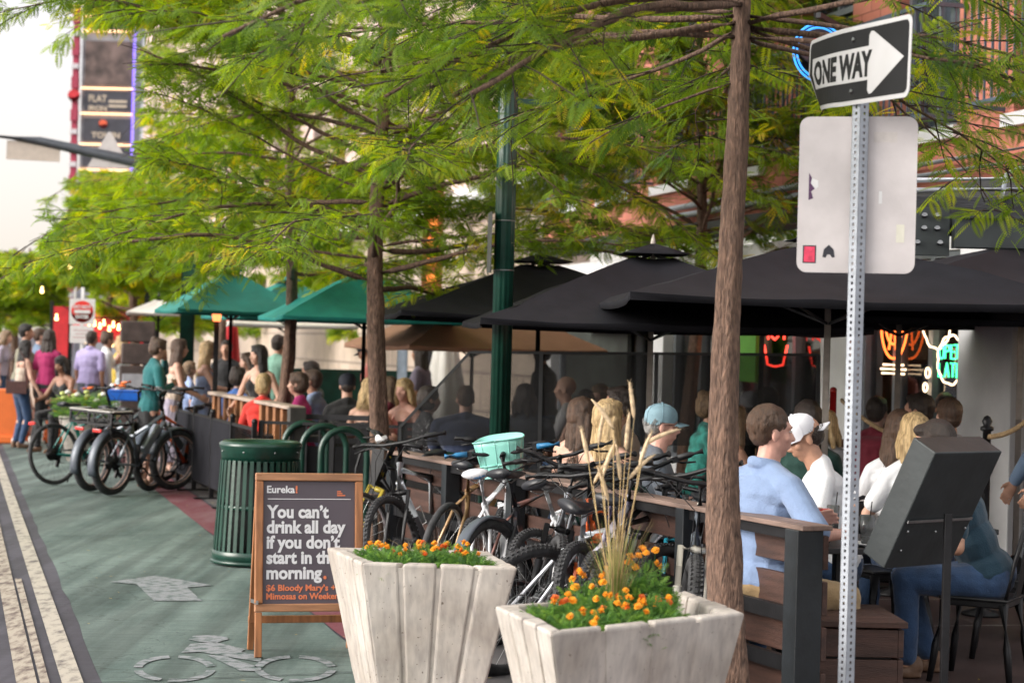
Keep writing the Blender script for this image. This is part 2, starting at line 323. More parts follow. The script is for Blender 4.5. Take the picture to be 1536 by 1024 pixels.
def leaves_mesh(name,mat,parent,pos,dirs,ups,scales,tint,tmpl):
    V,Fc=tmpl; N=len(pos)
    d=dirs/np.linalg.norm(dirs,axis=1,keepdims=True); y=np.cross(ups,d); y/=np.linalg.norm(y,axis=1,keepdims=True)+1e-9; z=np.cross(d,y)
    W=pos[:,None,:]+scales[:,None,None]*(V[None,:,0:1]*d[:,None,:]+V[None,:,1:2]*y[:,None,:]+V[None,:,2:3]*z[:,None,:])
    nv=len(V); me=bpy.data.meshes.new(name); me.vertices.add(N*nv); me.vertices.foreach_set('co',W.reshape(-1).astype(np.float32))
    Fa=(Fc[None,:,:]+(np.arange(N)*nv)[:,None,None]).reshape(-1); nf=N*len(Fc)
    me.loops.add(len(Fa)); me.loops.foreach_set('vertex_index',Fa.astype(np.int32)); me.polygons.add(nf)
    me.polygons.foreach_set('loop_start',(np.arange(nf)*4).astype(np.int32)); me.polygons.foreach_set('loop_total',np.full(nf,4,np.int32))
    me.update(); at=me.attributes.new('tint','FLOAT','POINT'); at.data.foreach_set('value',np.repeat(tint,nv).astype(np.float32))
    me.materials.append(mat); me.validate(); o=bpy.data.objects.new(name,me); C.objects.link(o); o.parent=parent; return o
def tree(base,lean,Ht,r0,hmin,nlimb,reach,seed,label,mat,leafsc=1.0,dens=1.0,group='honey locust street trees',cut=None,tm=None,extra=(),rise=(8,42),zmin=2.0,clear=None):
    rr=random.Random(seed); t=thing('locust_tree',label,'tree',base,0,group); base=Vector(base)
    def trunk(z): return Vector((lean[0]*z+.05*math.sin(z*1.3+seed),lean[1]*z+.05*math.cos(z*1.1+seed)-.05*math.cos(seed),z))
    zs=[i*Ht/90 for i in range(91)]; mb=MB()
    def tr(z): return r0*(1-.80*(z/Ht)**1.1)+ (.35*r0*math.exp(-z*5))
    n=26; vs=[]
    for i,z in enumerate(zs):
        c=trunk(z)
        for k in range(n):
            a=2*PI*k/n; q=tr(z)*(1+.07*math.sin(3*a+z*.9+seed)+.05*math.sin(5*a-z*2.1)+.035*math.sin(9*a+z*5)+.045*rr.uniform(-1,1)+ (.12 if abs(math.sin(z*1.7+seed))>.985 else 0)*max(0,math.sin(a+z)))
            vs.append(c+Vector((q*math.cos(a),q*math.sin(a),0)))
    mb.add(vs,[(i*n+k,i*n+(k+1)%n,(i+1)*n+(k+1)%n,(i+1)*n+k) for i in range(len(zs)-1) for k in range(n)])
    pos=[];dr=[];up=[];ti=[];scs=[]; tw=MB()
    def leafrun(p,d,L,r,tone):
        # a twig with alternating compound leaves, drooping at its end
        st=max(5,int(L/.06)); pts=[p]; q=p.copy(); dd=d.normalized(); n0=len(pos)
        for i in range(st):
            dd=(dd+Vector((rr.uniform(-.11,.11),rr.uniform(-.11,.11),-.035+rr.uniform(-.05,.05)))).normalized(); q=q+dd*(L/st); pts.append(q.copy())
            side=dd.cross(Vector((0,0,1)))
            if side.length<.05: side=Vector((1,0,0))
            side.normalize()
            for sd in (-1,1):
                if q.z<zmin-.06*rr.random(): break
                if clear and clear(base+q): break
                if rr.random()<.86*dens:
                    f=(dd*rr.uniform(.35,.9)+side*sd*rr.uniform(.6,1.0)+Vector((0,0,rr.uniform(-.95,.45))))
                    pos.append(tuple(q)); dr.append(tuple(f)); up.append((rr.uniform(-.45,.45),rr.uniform(-.45,.45),1)); ti.append(min(1,max(0,tone+rr.gauss(0,.13)))); scs.append(leafsc*rr.uniform(.7,1.2))
        if len(pts)>2 and len(pos)-n0>2: tw.tube([pts[0]]+pts[2::3]+[pts[-1]],[r*(1-.7*i/len(pts[2::3]+[0,0])) for i in range(len(pts[2::3])+2)],4,False)
    def limb(z,az,el,L,r,force=None):
        p=trunk(z); d=Vector((math.cos(az)*math.cos(el),math.sin(az)*math.cos(el),math.sin(el))); q=p.copy(); pts=[q.copy()]; st=max(6,int(L/.16)); rad=[r]
        for i in range(st):
            f=i/st
            if (clear and clear(base+q)) or q.z<zmin-.05: break
            d=(d+Vector((rr.uniform(-.16,.16),rr.uniform(-.16,.16),rr.uniform(-.10,.10)-.045*f))).normalized(); q=q+d*(L/st); pts.append(q.copy()); rad.append(max(.003,r*(1-.88*(i+1)/st)))
            if f>.22:
                side=d.cross(Vector((0,0,1))).normalized()
                for sd in ((-1,1) if rr.random()<.75 else (rr.choice((-1,1)),)):
                    l2=rr.uniform(.25,.62)*(1.15-.6*f)*min(1.25,L/1.9)
                    d2=(d*rr.uniform(.3,.8)+side*sd*rr.uniform(.5,1)+Vector((0,0,rr.uniform(-.25,.4)))).normalized(); tone=min(1,max(0,rr.gauss(.5,.22)))
                    leafrun(q,d2,l2,.0045,tone)
                    if rr.random()<.45: leafrun(q+d2*l2*.4,(d2+side*rr.uniform(-1,1)+Vector((0,0,rr.uniform(-.8,.5)))).normalized(),l2*.6,.003,tone)
        leafrun(q,d,.35,.004,.5); mb.tube(pts,rad,8)
    for i in range(nlimb):
        f=(i+.5)/nlimb; z=lerp(hmin,Ht*.97,f); az=i*2.39996+rr.uniform(-.35,.35)+seed; L=reach*(1-.55*f**1.5)*rr.uniform(.75,1.1); el=R(rr.uniform(*rise)*(.6+.8*f))
        if cut and cut(base+trunk(z)+Vector((math.cos(az),math.sin(az),0))*L*.8): continue
        limb(z,az,el,L,min(tr(z)*.4,.008+.007*L))
    for z,az,el,L,r in extra: limb(z,R(az),R(el),L,r*.65)
    mb.build('trunk',BARK,t); tw.build('twig',TWIG,t)['kind']='stuff'
    leaves_mesh('crown',mat,t,np.array(pos),np.array(dr),np.array(up),np.array(scs),np.array(ti),tm or leaf_template())
    return t,len(pos)
def CL(p):
    x=768+p.x/p.y*F; y=519-(p.z-H)/p.y*F
    return (95<x<205 and 62<y<275) or (x<95 and 135<y<300) or (x<60 and 135<y<400)
def CN(p):
    x=768+p.x/p.y*F; y=519-(p.z-H)/p.y*F
    return (p.y<8.2 and 1165<x<1400 and -20<y<430) or (x<700 and y>135) or (x<900 and y>210) or (x<330 and y>60)
T15=leaf_template(11,.15,.034,.0105); T9=leaf_template(7,.16,.046,.019); T5=leaf_template(5,.19,.075,.036)
def cutN(p): return p.y<7.0 or p.z>4.9 or p.x>3.9
nl=[]
_,k=tree((1.045,8.85,0),(-.030,0),4.8,.083,3.12,26,2.6,3.3,'nearest honey locust tree with thick flaking trunk rising behind the right concrete planter',LEAFD,.95,.90,cut=cutN,tm=T15,zmin=2.42,clear=CN,
   extra=((3.22,182,-4,2.4,.030),(3.3,200,-2,2.7,.03),(3.25,165,-6,2.6,.026),(2.96,185,-25,.9,.012),(3.2,12,-8,2.2,.026),(3.15,-18,-6,1.9,.02),(3.3,230,-2,2.3,.02),(3.3,215,0,2.6,.02),(3.15,50,-6,2.4,.02),(3.2,30,-10,2.2,.02),(3.25,0,-2,2.0,.02),(3.2,75,-4,2.2,.02),(3.2,110,-6,2.2,.02),(3.3,250,-6,3.9,.03),(3.3,236,-7,3.7,.03),(3.3,222,-4,3.4,.03)),rise=(2,24)); nl.append(k)
_,k=tree((-1.16,17.2,0),(.004,0),7.0,.088,2.15,66,3.5,1.2,'honey locust tree with slim trunk between the green bike rack and the silver bicycle',LEAF,1.0,1.0,zmin=2.12,clear=CL,
   extra=((2.45,175,8,1.5,.025),(2.55,8,12,1.3,.026),(3.3,150,28,2.4,.035),(3.0,10,35,2.2,.035),(3.6,172,20,3.6,.03),(3.9,186,15,3.9,.03),(4.3,178,12,4.2,.03),(4.85,180,0,4.4,.026),(4.7,170,1,4.3,.026),(4.8,190,0,4.3,.026),(3.5,5,25,2.6,.03),(2.7,190,15,2.2,.02),(3.0,200,20,2.8,.02)),rise=(-4,34)); nl.append(k)
_,k=tree((-2.52,21.9,0),(.015,0),7.0,.080,2.35,50,3.5,5.2,'honey locust tree standing inside the fenced patio in front of the teal umbrella',LEAFY,1.15,1.0,tm=T9,rise=(-4,36),zmin=2.35,clear=CL); nl.append(k)
_,k=tree((-4.35,30,0),(.01,0),7.5,.09,2.7,46,3.0,2.2,'honey locust tree beside the dark teal umbrella and the heater',LEAFY,1.0,1.0,tm=T9,rise=(-2,36),cut=lambda p:p.z<3.6 and p.x<-6,zmin=2.5,clear=CL); nl.append(k)
_,k=tree((1.85,20.5,0),(.01,0),6.6,.08,2.45,74,3.5,4.4,'honey locust tree rising behind the black patio umbrellas',LEAFD,1.15,1.0,tm=T9); nl.append(k)
far=[(-7.4,39,'nearest of the far trees, beyond the white patio umbrella'),(-9.5,47,'far street tree above the do not enter sign'),(-12.2,50,'far street tree above the couple hugging'),(-15.0,60,'far rounded tree at the left end of the street'),(-13.0,72,'far street tree beyond the red awning'),(-20.5,82,'most distant tree against the pale sky'),(-6.0,58,'far street tree in front of the stone building'),(-3.0,46,'far tree behind the white triangular sail')]
for i,(x,y,lb) in enumerate(far):
    _,k=tree((x,y,0),(0,0),5.6 if i in(0,1,6,7) else 1.74+128/(F/y),.11,1.7,44,2.6+(i%2)*.5,i*1.7+.4,'yellow green '+lb,LEAFY,1.3,1.0,'trees further along the street',tm=T5,rise=(0,45),zmin=1.9,clear=lambda p:(768+p.x/p.y*F<100 and 519-(p.z-H)/p.y*F<385-.15*(768+p.x/p.y*F)) or CL(p) or (95<768+p.x/p.y*F<140 and 440<519-(p.z-H)/p.y*F)); nl.append(k)
print('leaves',nl)
# ---------------------------------------------------------------- people
def skin(name,c): return M('skin_'+name,c,.5,0,.07,30,.12,180,spec=.4)
SK=[skin('light',(.60,.36,.27)),skin('tan',(.46,.25,.17)),skin('brown',(.30,.155,.10)),skin('pink',(.62,.34,.27))]
def hairm(name,c,c2=None): return M('hair_'+name,c,.42,0,.45,9,.9,40,stretch=(9,9,.8),col2=c2,lo=.3,hi=.7)
HB=hairm('black',(.012,.010,.010)); HD=hairm('dark_brown',(.030,.018,.013)); HM=hairm('brown',(.085,.045,.026)); HL=hairm('light_brown',(.20,.12,.065),(.34,.22,.12)); HY=hairm('blonde',(.40,.24,.09),(.78,.56,.29)); HG=hairm('grey',(.30,.29,.28))
def cloth(name,c,v=.04,**k): return M('cloth_'+name,c,.85,0,v,14,.45,130,sheen=.2,**k)
EYEW=M('eye_white',(.75,.73,.70),.25,0,.02); EYED=M('eye_iris',(.03,.02,.015),.15,0,.1)
SHOE=M('leather_shoe',(.16,.09,.055),.6,0,.2,20,.2); SHOEW=M('pale_shoe',(.55,.53,.50),.6,0,.1,20,.1); DENIM=cloth('denim',(.022,.055,.13),.18); KHAKI=cloth('khaki',(.34,.23,.115)); BLKC=cloth('black',(.010,.010,.012)); WHITEC=cloth('white',(.72,.73,.76),.03)
def remesh(o,vox,sm=5,disp=0.,dscale=.12):
    r=o.modifiers.new('Union','REMESH'); r.mode='VOXEL'; r.voxel_size=vox; r.use_smooth_shade=True
    s=o.modifiers.new('Smooth','SMOOTH'); s.factor=.5; s.iterations=sm
    if disp:
        nm='folds%.2f'%dscale; tx=bpy.data.textures.get(nm)
        if tx is None: tx=bpy.data.textures.new(nm,'CLOUDS'); tx.noise_scale=dscale; tx.noise_depth=2
        d=o.modifiers.new('Folds','DISPLACE'); d.texture=tx; d.strength=disp; d.mid_level=.28
    return o
def ik(a,b,l1,l2,pole):
    d=b-a; L=min(d.length,(l1+l2)*.995); d=d.normalized() if d.length>1e-6 else Vector((0,0,-1)); b=a+d*L
    x=(l1*l1-l2*l2+L*L)/(2*L); h=math.sqrt(max(0,l1*l1-x*x)); p=Vector(pole); p=(p-d*p.dot(d))
    p=p.normalized() if p.length>1e-6 else Vector((0,-1,0)); return a+d*x+p*h,b
def person(loc,face,label,pose='stand',h=1.72,fem=False,sk=0,hair='short',hm=HD,top=None,topm=None,bot='jeans',botm=None,shoe=None,lean=5,leanS=0,yaw=0,pitch=0,roll=0,
           hands=None,vox=.009,seat=.46,legdir=0,cap=None,glasses=False,group=None,w=1.0,sleeve=.5,knees=None,feet=None,beard=None,eyes=False,step=0,extras=None,brim=0,strand=0):
    """face: heading in degrees, 0 looks away from the camera (+Y), 90 looks to the left (-X). hands: targets in metres (right, forward, up)"""
    t=thing('person',label,'person',loc,R(face),group); s=h/1.75; Z=Vector((0,0,1)); mt=SK[sk]
    sw=(.172 if fem else .20)*s*w; hw=.088*s; w2=w
    sit=pose=='sit'; pz=(seat+.09*s) if sit else .958*s
    pel=Vector((0,0,pz)); La=R(lean); up=(Matrix.Rotation(-La,3,'X')@Matrix.Rotation(R(leanS),3,'Y'))@Z; fw=Matrix.Rotation(-La,3,'X')@Vector((0,1,0)); rt=Vector((1,0,0))
    chest=pel+up*.36*s+fw*.01; neck=pel+up*.53*s-fw*.005; Rt=Matrix((rt,fw,up)).transposed()
    hr=Matrix.Rotation(R(yaw),3,'Z')@Matrix.Rotation(R(-pitch),3,'X')@Matrix.Rotation(R(roll),3,'Y'); hu=hr@Z; hf=hr@Vector((0,1,0)); hx=hr@Vector((1,0,0))
    nb=neck+up*.035*s; hc=neck+up*.06*s+hu*.125*s+fw*.018+hf*.012
    sh={-1:neck-up*.065*s-rt*sw*.93,1:neck-up*.065*s+rt*sw*.93}; hip={-1:pel-rt*hw+Vector((0,0,-.03)),1:pel+rt*hw+Vector((0,0,-.03))}
    B=MB(); ua,fa,tl,sl=.29*s,.25*s,.42*s,.42*s
    def torso(b,e,bust=True):
        b.ell(pel+up*.02,(.165*s*w+e,(.125*w)*s+e,.13*s+e),Rt); b.ell(pel+up*.19*s,((.128 if fem else .15)*s*w2+e,.10*s*w+e,.15*s+e),Rt)
        b.ell(chest,((.148 if fem else .172)*s*w+e,.112*s*w+e,.17*s+e),Rt)
        b.ell(neck-up*.10*s-fw*.012,(sw*.98+e*.6,.088*s*w+e*.7,.085*s+e*.5),Rt,16,8)
        b.cap(neck-up*.065*s-rt*sw*.85,neck+up*.008*s-rt*.03,.052*s*w+e*.5,.050*s+e*.3); b.cap(neck-up*.065*s+rt*sw*.85,neck+up*.008*s+rt*.03,.052*s*w+e*.5,.050*s+e*.3)
        if fem and bust:
            for q in (-1,1): b.ell(chest+fw*.070*s+rt*q*.068*s-up*.01,(.064*s+e,.058*s+e,.066*s+e),Rt)
            b.ell(chest+fw*.055*s-up*.01,(.10*s+e,.055*s+e,.06*s+e),Rt)
    torso(B,0); B.cap(neck-up*.05,hc-hu*.05*s,.060*s if not fem else .051*s,.055*s if not fem else .047*s)
    # head
    def HP(x,y,z): return hc+hx*x*s+hf*y*s+hu*z*s
    B.ell(HP(0,-.012,.028),(.076*s,.096*s,.094*s),hr,16,12); B.ell(HP(0,.022,-.028),(.060*s,.072*s,.084*s),hr,16,12); B.ell(HP(0,.050,-.092),(.028*s,.026*s,.022*s),hr)
    B.ell(HP(0,.074,.030),(.052*s,.018*s,.016*s),hr)
    B.cap(HP(0,.084,.014),HP(0,.106,-.026),.008*s,.0120*s,8); B.ell(HP(.010,.098,-.030),.009*s,None,8,6); B.ell(HP(-.010,.098,-.030),.009*s,None,8,6)
    B.ell(HP(0,.086,-.056),(.024*s,.010*s,.0065*s),hr); B.ell(HP(0,.083,-.067),(.020*s,.010*s,.007*s),hr)
    for q in (-1,1):
        B.ell(HP(q*.079,-.008,-.012),(.009*s,.019*s,.033*s),hr@Matrix.Rotation(R(q*14),3,'Z'),10,8); B.ell(HP(q*.045,.055,-.022),(.024*s,.022*s,.022*s),hr)
    # legs
    K_={};A_={}
    for q in (-1,1):
        if sit:
            a=R(legdir); kd=Matrix.Rotation(a,3,'Z')@Vector((q*.12,1,0)).normalized(); kn=hip[q]+kd*tl*.97; kn.z=max(.47*s,seat+.03); ft=(feet or {}).get(q); an=Vector((kn.x,kn.y+.02,.085*s)) if ft is None else Vector((ft[0],ft[1],.085*s))
            if ft is not None:
                kn,an=ik(hip[q],an,tl,sl,(q*.1,1,.9))
        else:
            an=Vector((q*(.10),-.02+q*step,.085*s+(.03 if q*step<-.12 else 0))); an=Vector((feet[q][0],feet[q][1],.085*s)) if feet and q in feet else an
            kn,an=ik(hip[q],an,tl,sl+.02,(q*.15,1,0))
        K_[q]=kn;A_[q]=an
        B.cap(hip[q],kn,.088*s*w,.055*s); B.cap(kn,an,.052*s,.034*s); B.ell(kn.lerp(an,.28)-Vector((0,.015,0)),(.047*s,.05*s,.10*s))
        fd=(Matrix.Rotation(R(legdir),3,'Z')@Vector((q*.2,1,0))).normalized(); B.cap(an-Vector((0,0,.045*s))-fd*.03,an-Vector((0,0,.06*s))+fd*.14*s,.036*s,.022*s)
    # arms
    E_={};W_={}
    dfl={'stand':{-1:(-.24,.05,.80*s),1:(.24,.05,.80*s)},'sit':{-1:(-.17,.40,.76),1:(.17,.40,.76)}}[pose]
    for q in (-1,1):
        hp=(hands or {}).get(q,dfl[q]); tg=Vector(hp[:3]); po=(hands or {}).get('pole%d'%q,(q*.55,-.5,-.7))
        el,wr=ik(sh[q],tg,ua,fa,po); E_[q]=el;W_[q]=wr
        B.cap(sh[q],el,.048*s*w,.038*s*w,12); B.cap(el,wr,.038*s,.025*s,12); B.ell(el.lerp(wr,.25),(.038*s,.038*s,.04*s))
        d=(wr-el).normalized(); nrm=Vector((-q,0,0)) if abs(d.x)<.7 else Vector((0,0,-1)); 
        if len(hp)>3 and hp[3]=='flat': d=Vector((d.x*.6,abs(d.y)*.6+.5,0)).normalized(); nrm=Vector((0,0,-1))
        sdv=d.cross(nrm).normalized(); nrm=sdv.cross(d).normalized(); pl=.085*s
        Rh=Matrix((sdv,d,nrm)).transposed(); B.ell(wr+d*pl*.55,(.040*s,pl*.62,.016*s),Rh,12,8)
        cu=.5 if not(len(hp)>3 and hp[3]=='flat') else .12
        for k in range(4):
            b0=wr+d*pl*.98+sdv*(k-1.5)*.0195*s; ln=(.068,.078,.072,.056)[k if q>0 else 3-k]*s; d1=(d+nrm*cu*.7+sdv*(k-1.5)*.06).normalized(); m1=b0+d1*ln*.5; d2=(d+nrm*cu*2.1).normalized()
            B.cap(b0-d*.02,m1,.0088*s,.0082*s,8); B.cap(m1,m1+d2*ln*.5,.0082*s,.0068*s,8)
        ts=sdv*(-1 if q>0 else 1)*-1; tb=wr+d*pl*.25+ts*.028*s; tm_=tb+(d*.75+ts*.6+nrm*.35)*.042*s; B.cap(tb,tm_,.0115*s,.0095*s,8); B.cap(tm_,tm_+(d*.9+ts*.1+nrm*.4)*.030*s,.0092*s,.0075*s,8)
    o=remesh(B.build('body',mt,t),min(vox,.0075) if vox<.009 else vox,4 if vox<.008 else 3)
    # clothes
    if top:
        c=MB(); e=.016 if top not in('tank','bikini') else .007
        if top in('tee','shirt','long','sweater'):
            torso(c,e); fl={'tee':sleeve,'shirt':sleeve,'long':1,'sweater':1}[top]
            for q in (-1,1):
                if fl<=1 and top in('tee','shirt'): c.cap(sh[q],sh[q].lerp(E_[q],min(1.0,fl*1.4)),.052*s*w+.003,.048*s*w+.008)
                else: c.cap(sh[q],E_[q],.058*s*w,.050*s); c.cap(E_[q],W_[q].lerp(E_[q],.06),.050*s,.036*s)
            c.cap(neck-up*.03,neck+up*.018*s,.068*s,.064*s)
            if top=='shirt':
                c.torus(neck+up*.035*s-fw*.004,.066*s,.016*s,Rt@Matrix.Rotation(R(-12),3,'X'),20,8,sq=1.6)
            if sit: c.ell(pel+up*.02,(.175*s*w,.14*s*w,.10*s),Rt)
            else: c.ell(pel-up*.01,(.172*s*w,.132*s*w,.14*s),Rt); c.ell(pel+up*.10*s,(.158*s*w,.120*s*w,.16*s),Rt)
        elif top=='tank':
            c.ell(pel+up*.06,(.160*s*w+e,.122*s+e,.11*s),Rt); c.ell(pel+up*.19*s,(.128*s*w+e,.10*s+e,.15*s),Rt); c.ell(chest-up*.045*s,(.148*s*w+e,.112*s+e,.13*s+e),Rt)
            if fem:
                for q in(-1,1): c.ell(chest+fw*.070*s+rt*q*.068*s-up*.012,(.066*s+e,.058*s+e,.066*s+e),Rt)
                c.ell(chest+fw*.055*s-up*.012,(.10*s+e,.055*s+e,.06*s+e),Rt)
            for q in(-1,1):
                for f in (-1,1): c.cap(chest+rt*q*.085*s+fw*f*.088*s+up*.055*s,neck+rt*q*.075*s-up*.018*s,.011,.011,8)
                c.cap(neck+rt*q*.075*s-up*.018*s+fw*.03,neck+rt*q*.075*s-up*.018*s-fw*.03,.011,.011,8)
        o=remesh(c.build({'tee':'t_shirt','shirt':'shirt','long':'long_sleeved_top','sweater':'sweater','tank':'sleeveless_top'}[top],topm or WHITEC,t),max(vox,.0085),4,.013 if vox<.009 else .018,.16)
    c=MB()
    if bot in('jeans','trousers'):
        c.ell(pel+Vector((0,0,-.005)),(.168*s*w+.010,.128*s*w+.012,.12*s),Rt)
        for q in(-1,1): c.cap(hip[q],K_[q],.094*s*w+.006,.064*s+.006); c.cap(K_[q],K_[q].lerp(A_[q],.93),.062*s+.004,.047*s+.004); c.cap(K_[q].lerp(A_[q],.1),K_[q].lerp(A_[q],.4),.062*s,.056*s)
    elif bot=='shorts':
        c.ell(pel,(.168*s*w+.010,.128*s*w+.012,.12*s),Rt)
        for q in(-1,1): c.cap(hip[q],hip[q].lerp(K_[q],.8),.096*s*w+.006,.088*s)
    elif bot in('skirt','dress'):
        c.ell(pel,(.165*s*w+.012,.125*s+.012,.12*s),Rt); L=.42*s if bot=='skirt' else .75*s
        if not sit: c.lathe([(.135*s,.06),(.165*s,-.05*s),(.19*s,-L*.6),(.21*s,-L)],pel,24,Matrix.Diagonal((1,.80,1)),wob=lambda a:1+.04*math.sin(7*a))
        else:
            for q in(-1,1): c.cap(hip[q],K_[q],.10*s,.075*s)
            c.cap(hip[-1].lerp(hip[1],.5),K_[-1].lerp(K_[1],.5),.09*s,.07*s)
    if c.v: remesh(c.build({'jeans':'jeans','trousers':'trousers','shorts':'shorts','skirt':'skirt','dress':'skirt'}[bot],botm or DENIM,t),max(vox,.009),4,.016,.09)
    for q in(-1,1):
        c=MB(); an=A_[q]; fd=(Matrix.Rotation(R(legdir),3,'Z')@Vector((q*.2,1,0))).normalized(); Rf=Matrix((fd.cross(Z),fd,Z)).transposed()
        c.ell(an+fd*.055*s-Z*.052*s,(.045*s,.135*s,.034*s),Rf); c.ell(an-fd*.035*s-Z*.025*s,(.040*s,.05*s,.06*s),Rf); c.box(an+fd*.05*s-Z*.074*s,(.07*s,.24*s,.018),Rf)
        remesh(c.build('shoe',shoe or SHOE,t),.010,4)
    # hair
    c=MB()
    if hair!='none':
        if hair in('short','crop','receding'):
            k=.004 if hair=='crop' else .009
            if cap: c.ell(HP(0,-.045,.0),(.074*s,.070*s,.062*s),hr)
            else: c.ell(HP(0,-.026,.040),(.080*s+k*.3,.092*s+k,.088*s+k),hr,16,12)
            if hair=='short' and not cap: c.ell(HP(0,.034,.095),(.058*s,.048*s,.030*s),hr); c.ell(HP(0,-.05,.0),(.074*s,.066*s,.075*s),hr)
            else: c.ell(HP(0,-.055,.0),(.071*s,.058*s,.065*s),hr)
        else:
            c.ell(HP(0,-.020,.042),(.089*s,.106*s,.096*s),hr,16,12); c.ell(HP(0,-.055,.0),(.084*s,.075*s,.085*s),hr); c.ell(HP(0,.030,.098),(.062*s,.055*s,.030*s),hr)
            if hair in('long','shoulder'):
                dn=-.30*s if hair=='long' else -.15*s
                for a in (-1,-.6,-.25,.1,.45,.8,1.05):
                    th=PI*a*.62; o0=HP(.072*math.sin(th),-.060*math.cos(th)-.018,.0); o1=o0+Z*dn*.55+up*0-fw*.018+hx*math.sin(th)*.02; o2=o0+Z*dn*(1+.12*math.sin(a*7))-fw*(.035+.02*math.cos(th))+hx*math.sin(th)*.032
                    c.cap(o0,o1,.034*s,.036*s,8); c.cap(o1,o2,.035*s,.016*s,8)
            if hair=='bun': c.ell(HP(0,-.075,.105),(.042*s,.040*s,.042*s),hr)
            if hair=='pony': c.cap(HP(0,-.11,.04),HP(0,-.15,-.06),.026*s,.03*s); c.cap(HP(0,-.15,-.06),HP(0,-.135,-.19),.03*s,.010*s)
            if hair=='bob': c.ell(HP(0,-.03,-.045),(.088*s,.082*s,.06*s),hr)
        if eyes and hair in('short','crop','receding'):
            rr=random.Random(5); st=MB(); lim=.10 if cap else 2
            for i in range(520):
                th=rr.uniform(-1,1)*PI*.80; ph=rr.uniform(-.35,1.45); yy=-math.cos(th); 
                if (yy>.1 and ph<.75) or (cap and ph>.15): continue
                dv=Vector((math.sin(th)*math.cos(ph),yy*math.cos(ph),math.sin(ph))); a0=HP(dv.x*.085,-.024+dv.y*.098,.034+dv.z*.094); tg=(Vector((dv.x*.3,-.5,-.9))).normalized(); tg=(tg-dv*tg.dot(dv)).normalized(); ax_=hx*tg.x+hf*tg.y+hu*tg.z; st.tube([a0,a0+ax_*.014*s+(hx*dv.x+hf*dv.y+hu*dv.z)*.002,a0+ax_*.028*s-(hx*dv.x+hf*dv.y+hu*dv.z)*.002],[.0013,.0016,.0004],4,False)
            if st.v: st.build('hair_strand',hm,t)['kind']='stuff'
        o=remesh(c.build('hair',hm,t),max(.006,min(vox,.009)),3,.012,.035)
        if strand:
            rr=random.Random(strand); st=MB(); dn=-.33*s if hair=='long' else -.17*s
            for i in range(230):
                th=rr.uniform(-.70,.70)*PI; r0=rr.uniform(.98,1.06); top_=HP(.02*math.sin(th),-.02*math.cos(th),.135*r0); m0=HP(.083*math.sin(th)*r0,-.10*math.cos(th)*r0-.012,.05); m1=HP(.088*math.sin(th)*r0,-.095*math.cos(th)*r0-.016,-.05)
                e0=m1+Z*dn*.55-fw*.02+hx*math.sin(th)*.035; e1=m1+Z*dn*rr.uniform(.8,1.05)-fw*(.03+rr.uniform(0,.02))+hx*(math.sin(th)*.035+rr.uniform(-.02,.02)); st.tube([top_,m0,m1,e0,e1],[.0022,.003,.003,.0028,.001],4,False)
            st.build('hair_strand',hm,t)['kind']='stuff'
    if beard: 
        c=MB(); c.ell(HP(0,.032,-.074),(.061*s,.066*s,.042*s),hr); remesh(c.build('beard',beard,t),.008,3,.008,.02)
    if cap:
        c=MB(); Rb=hr@Matrix.Rotation(R(brim),3,'Z'); n_=24
        def HB_(x,y,z): return hc+Rb@Vector((x*s,y*s,z*s))
        prof=[(.087,.0),(.090,.03),(.086,.058),(.070,.082),(.045,.097),(.02,.104),(.001,.106)]
        vs=[];
        for r,z in prof:
            for k in range(n_): a=2*PI*k/n_; vs.append(HB_(r*math.cos(a),r*math.sin(a)*1.16-.012,z*1.08+.026-(.018 if math.sin(a)<0 and z<.01 else 0)))
        c.add(vs,[(i*n_+k,i*n_+(k+1)%n_,(i+1)*n_+(k+1)%n_,(i+1)*n_+k) for i in range(6) for k in range(n_)]); c.ell(HB_(0,-.012,.142),.008*s,None,8,5)
        for k in range(6):
            a=2*PI*k/6; c.tube([HB_(r*1.012*math.cos(a),r*1.012*math.sin(a)*1.16-.012,z*1.09+.026) for r,z in prof],.0016,4)
        c.build('cap_crown',cap,t,weld=False)
        c=MB(); g=8
        for k in range(g+1):
            u=-1+2*k/g
            for j in range(5): f=j/4; c.v.append(tuple(HB_(u*.070*(1-.12*f),.070+.028*(1-u*u)*1.0+f*.068*(1-.55*u*u),.032-.018*u*u-f*.012)))
        for k in range(g):
            for j in range(4): a=k*5+j; c.f.append((a,a+1,a+6,a+5)); c.mi.append(0); c.sm.append(True)
        o=c.build('cap_brim',cap,t); sm=o.modifiers.new('Solid','SOLIDIFY'); sm.thickness=.004
    if glasses:
        c=MB()
        for q in(-1,1):
            c.torus(HP(q*.032,.096,.012),.021*s,.0028*s,hr@Matrix.Rotation(R(90),3,'X'),20,6,sq=1); c.tube([HP(q*.053,.094,.018),HP(q*.078,.04,.014),HP(q*.082,-.01,.010)],.0028*s,6)
        c.tube([HP(-.011,.099,.016),HP(.011,.099,.016)],.0025*s,6); c.build('spectacles',M('spectacle_frame',(.05,.018,.012),.25),t)
    if eyes:
        for q in(-1,1):
            c=MB(); c.ell(HP(q*.030,.0775,.010),(.0115*s,.0105*s,.0048*s),hr,12,8); e=c.build('eye',EYEW,t); c=MB(); c.ell(HP(q*.030,.0835,.010),(.0058*s,.0052*s,.0050*s),hr,10,6); c.build('iris',EYED,e)
            c=MB(); c.cap(HP(q*.018,.090,.031),HP(q*.046,.080,.030),.0040*s,.0028*s,6); c.build('eyebrow',hm,t)
    t['hc']=tuple(hc)
    return t,W_,A_
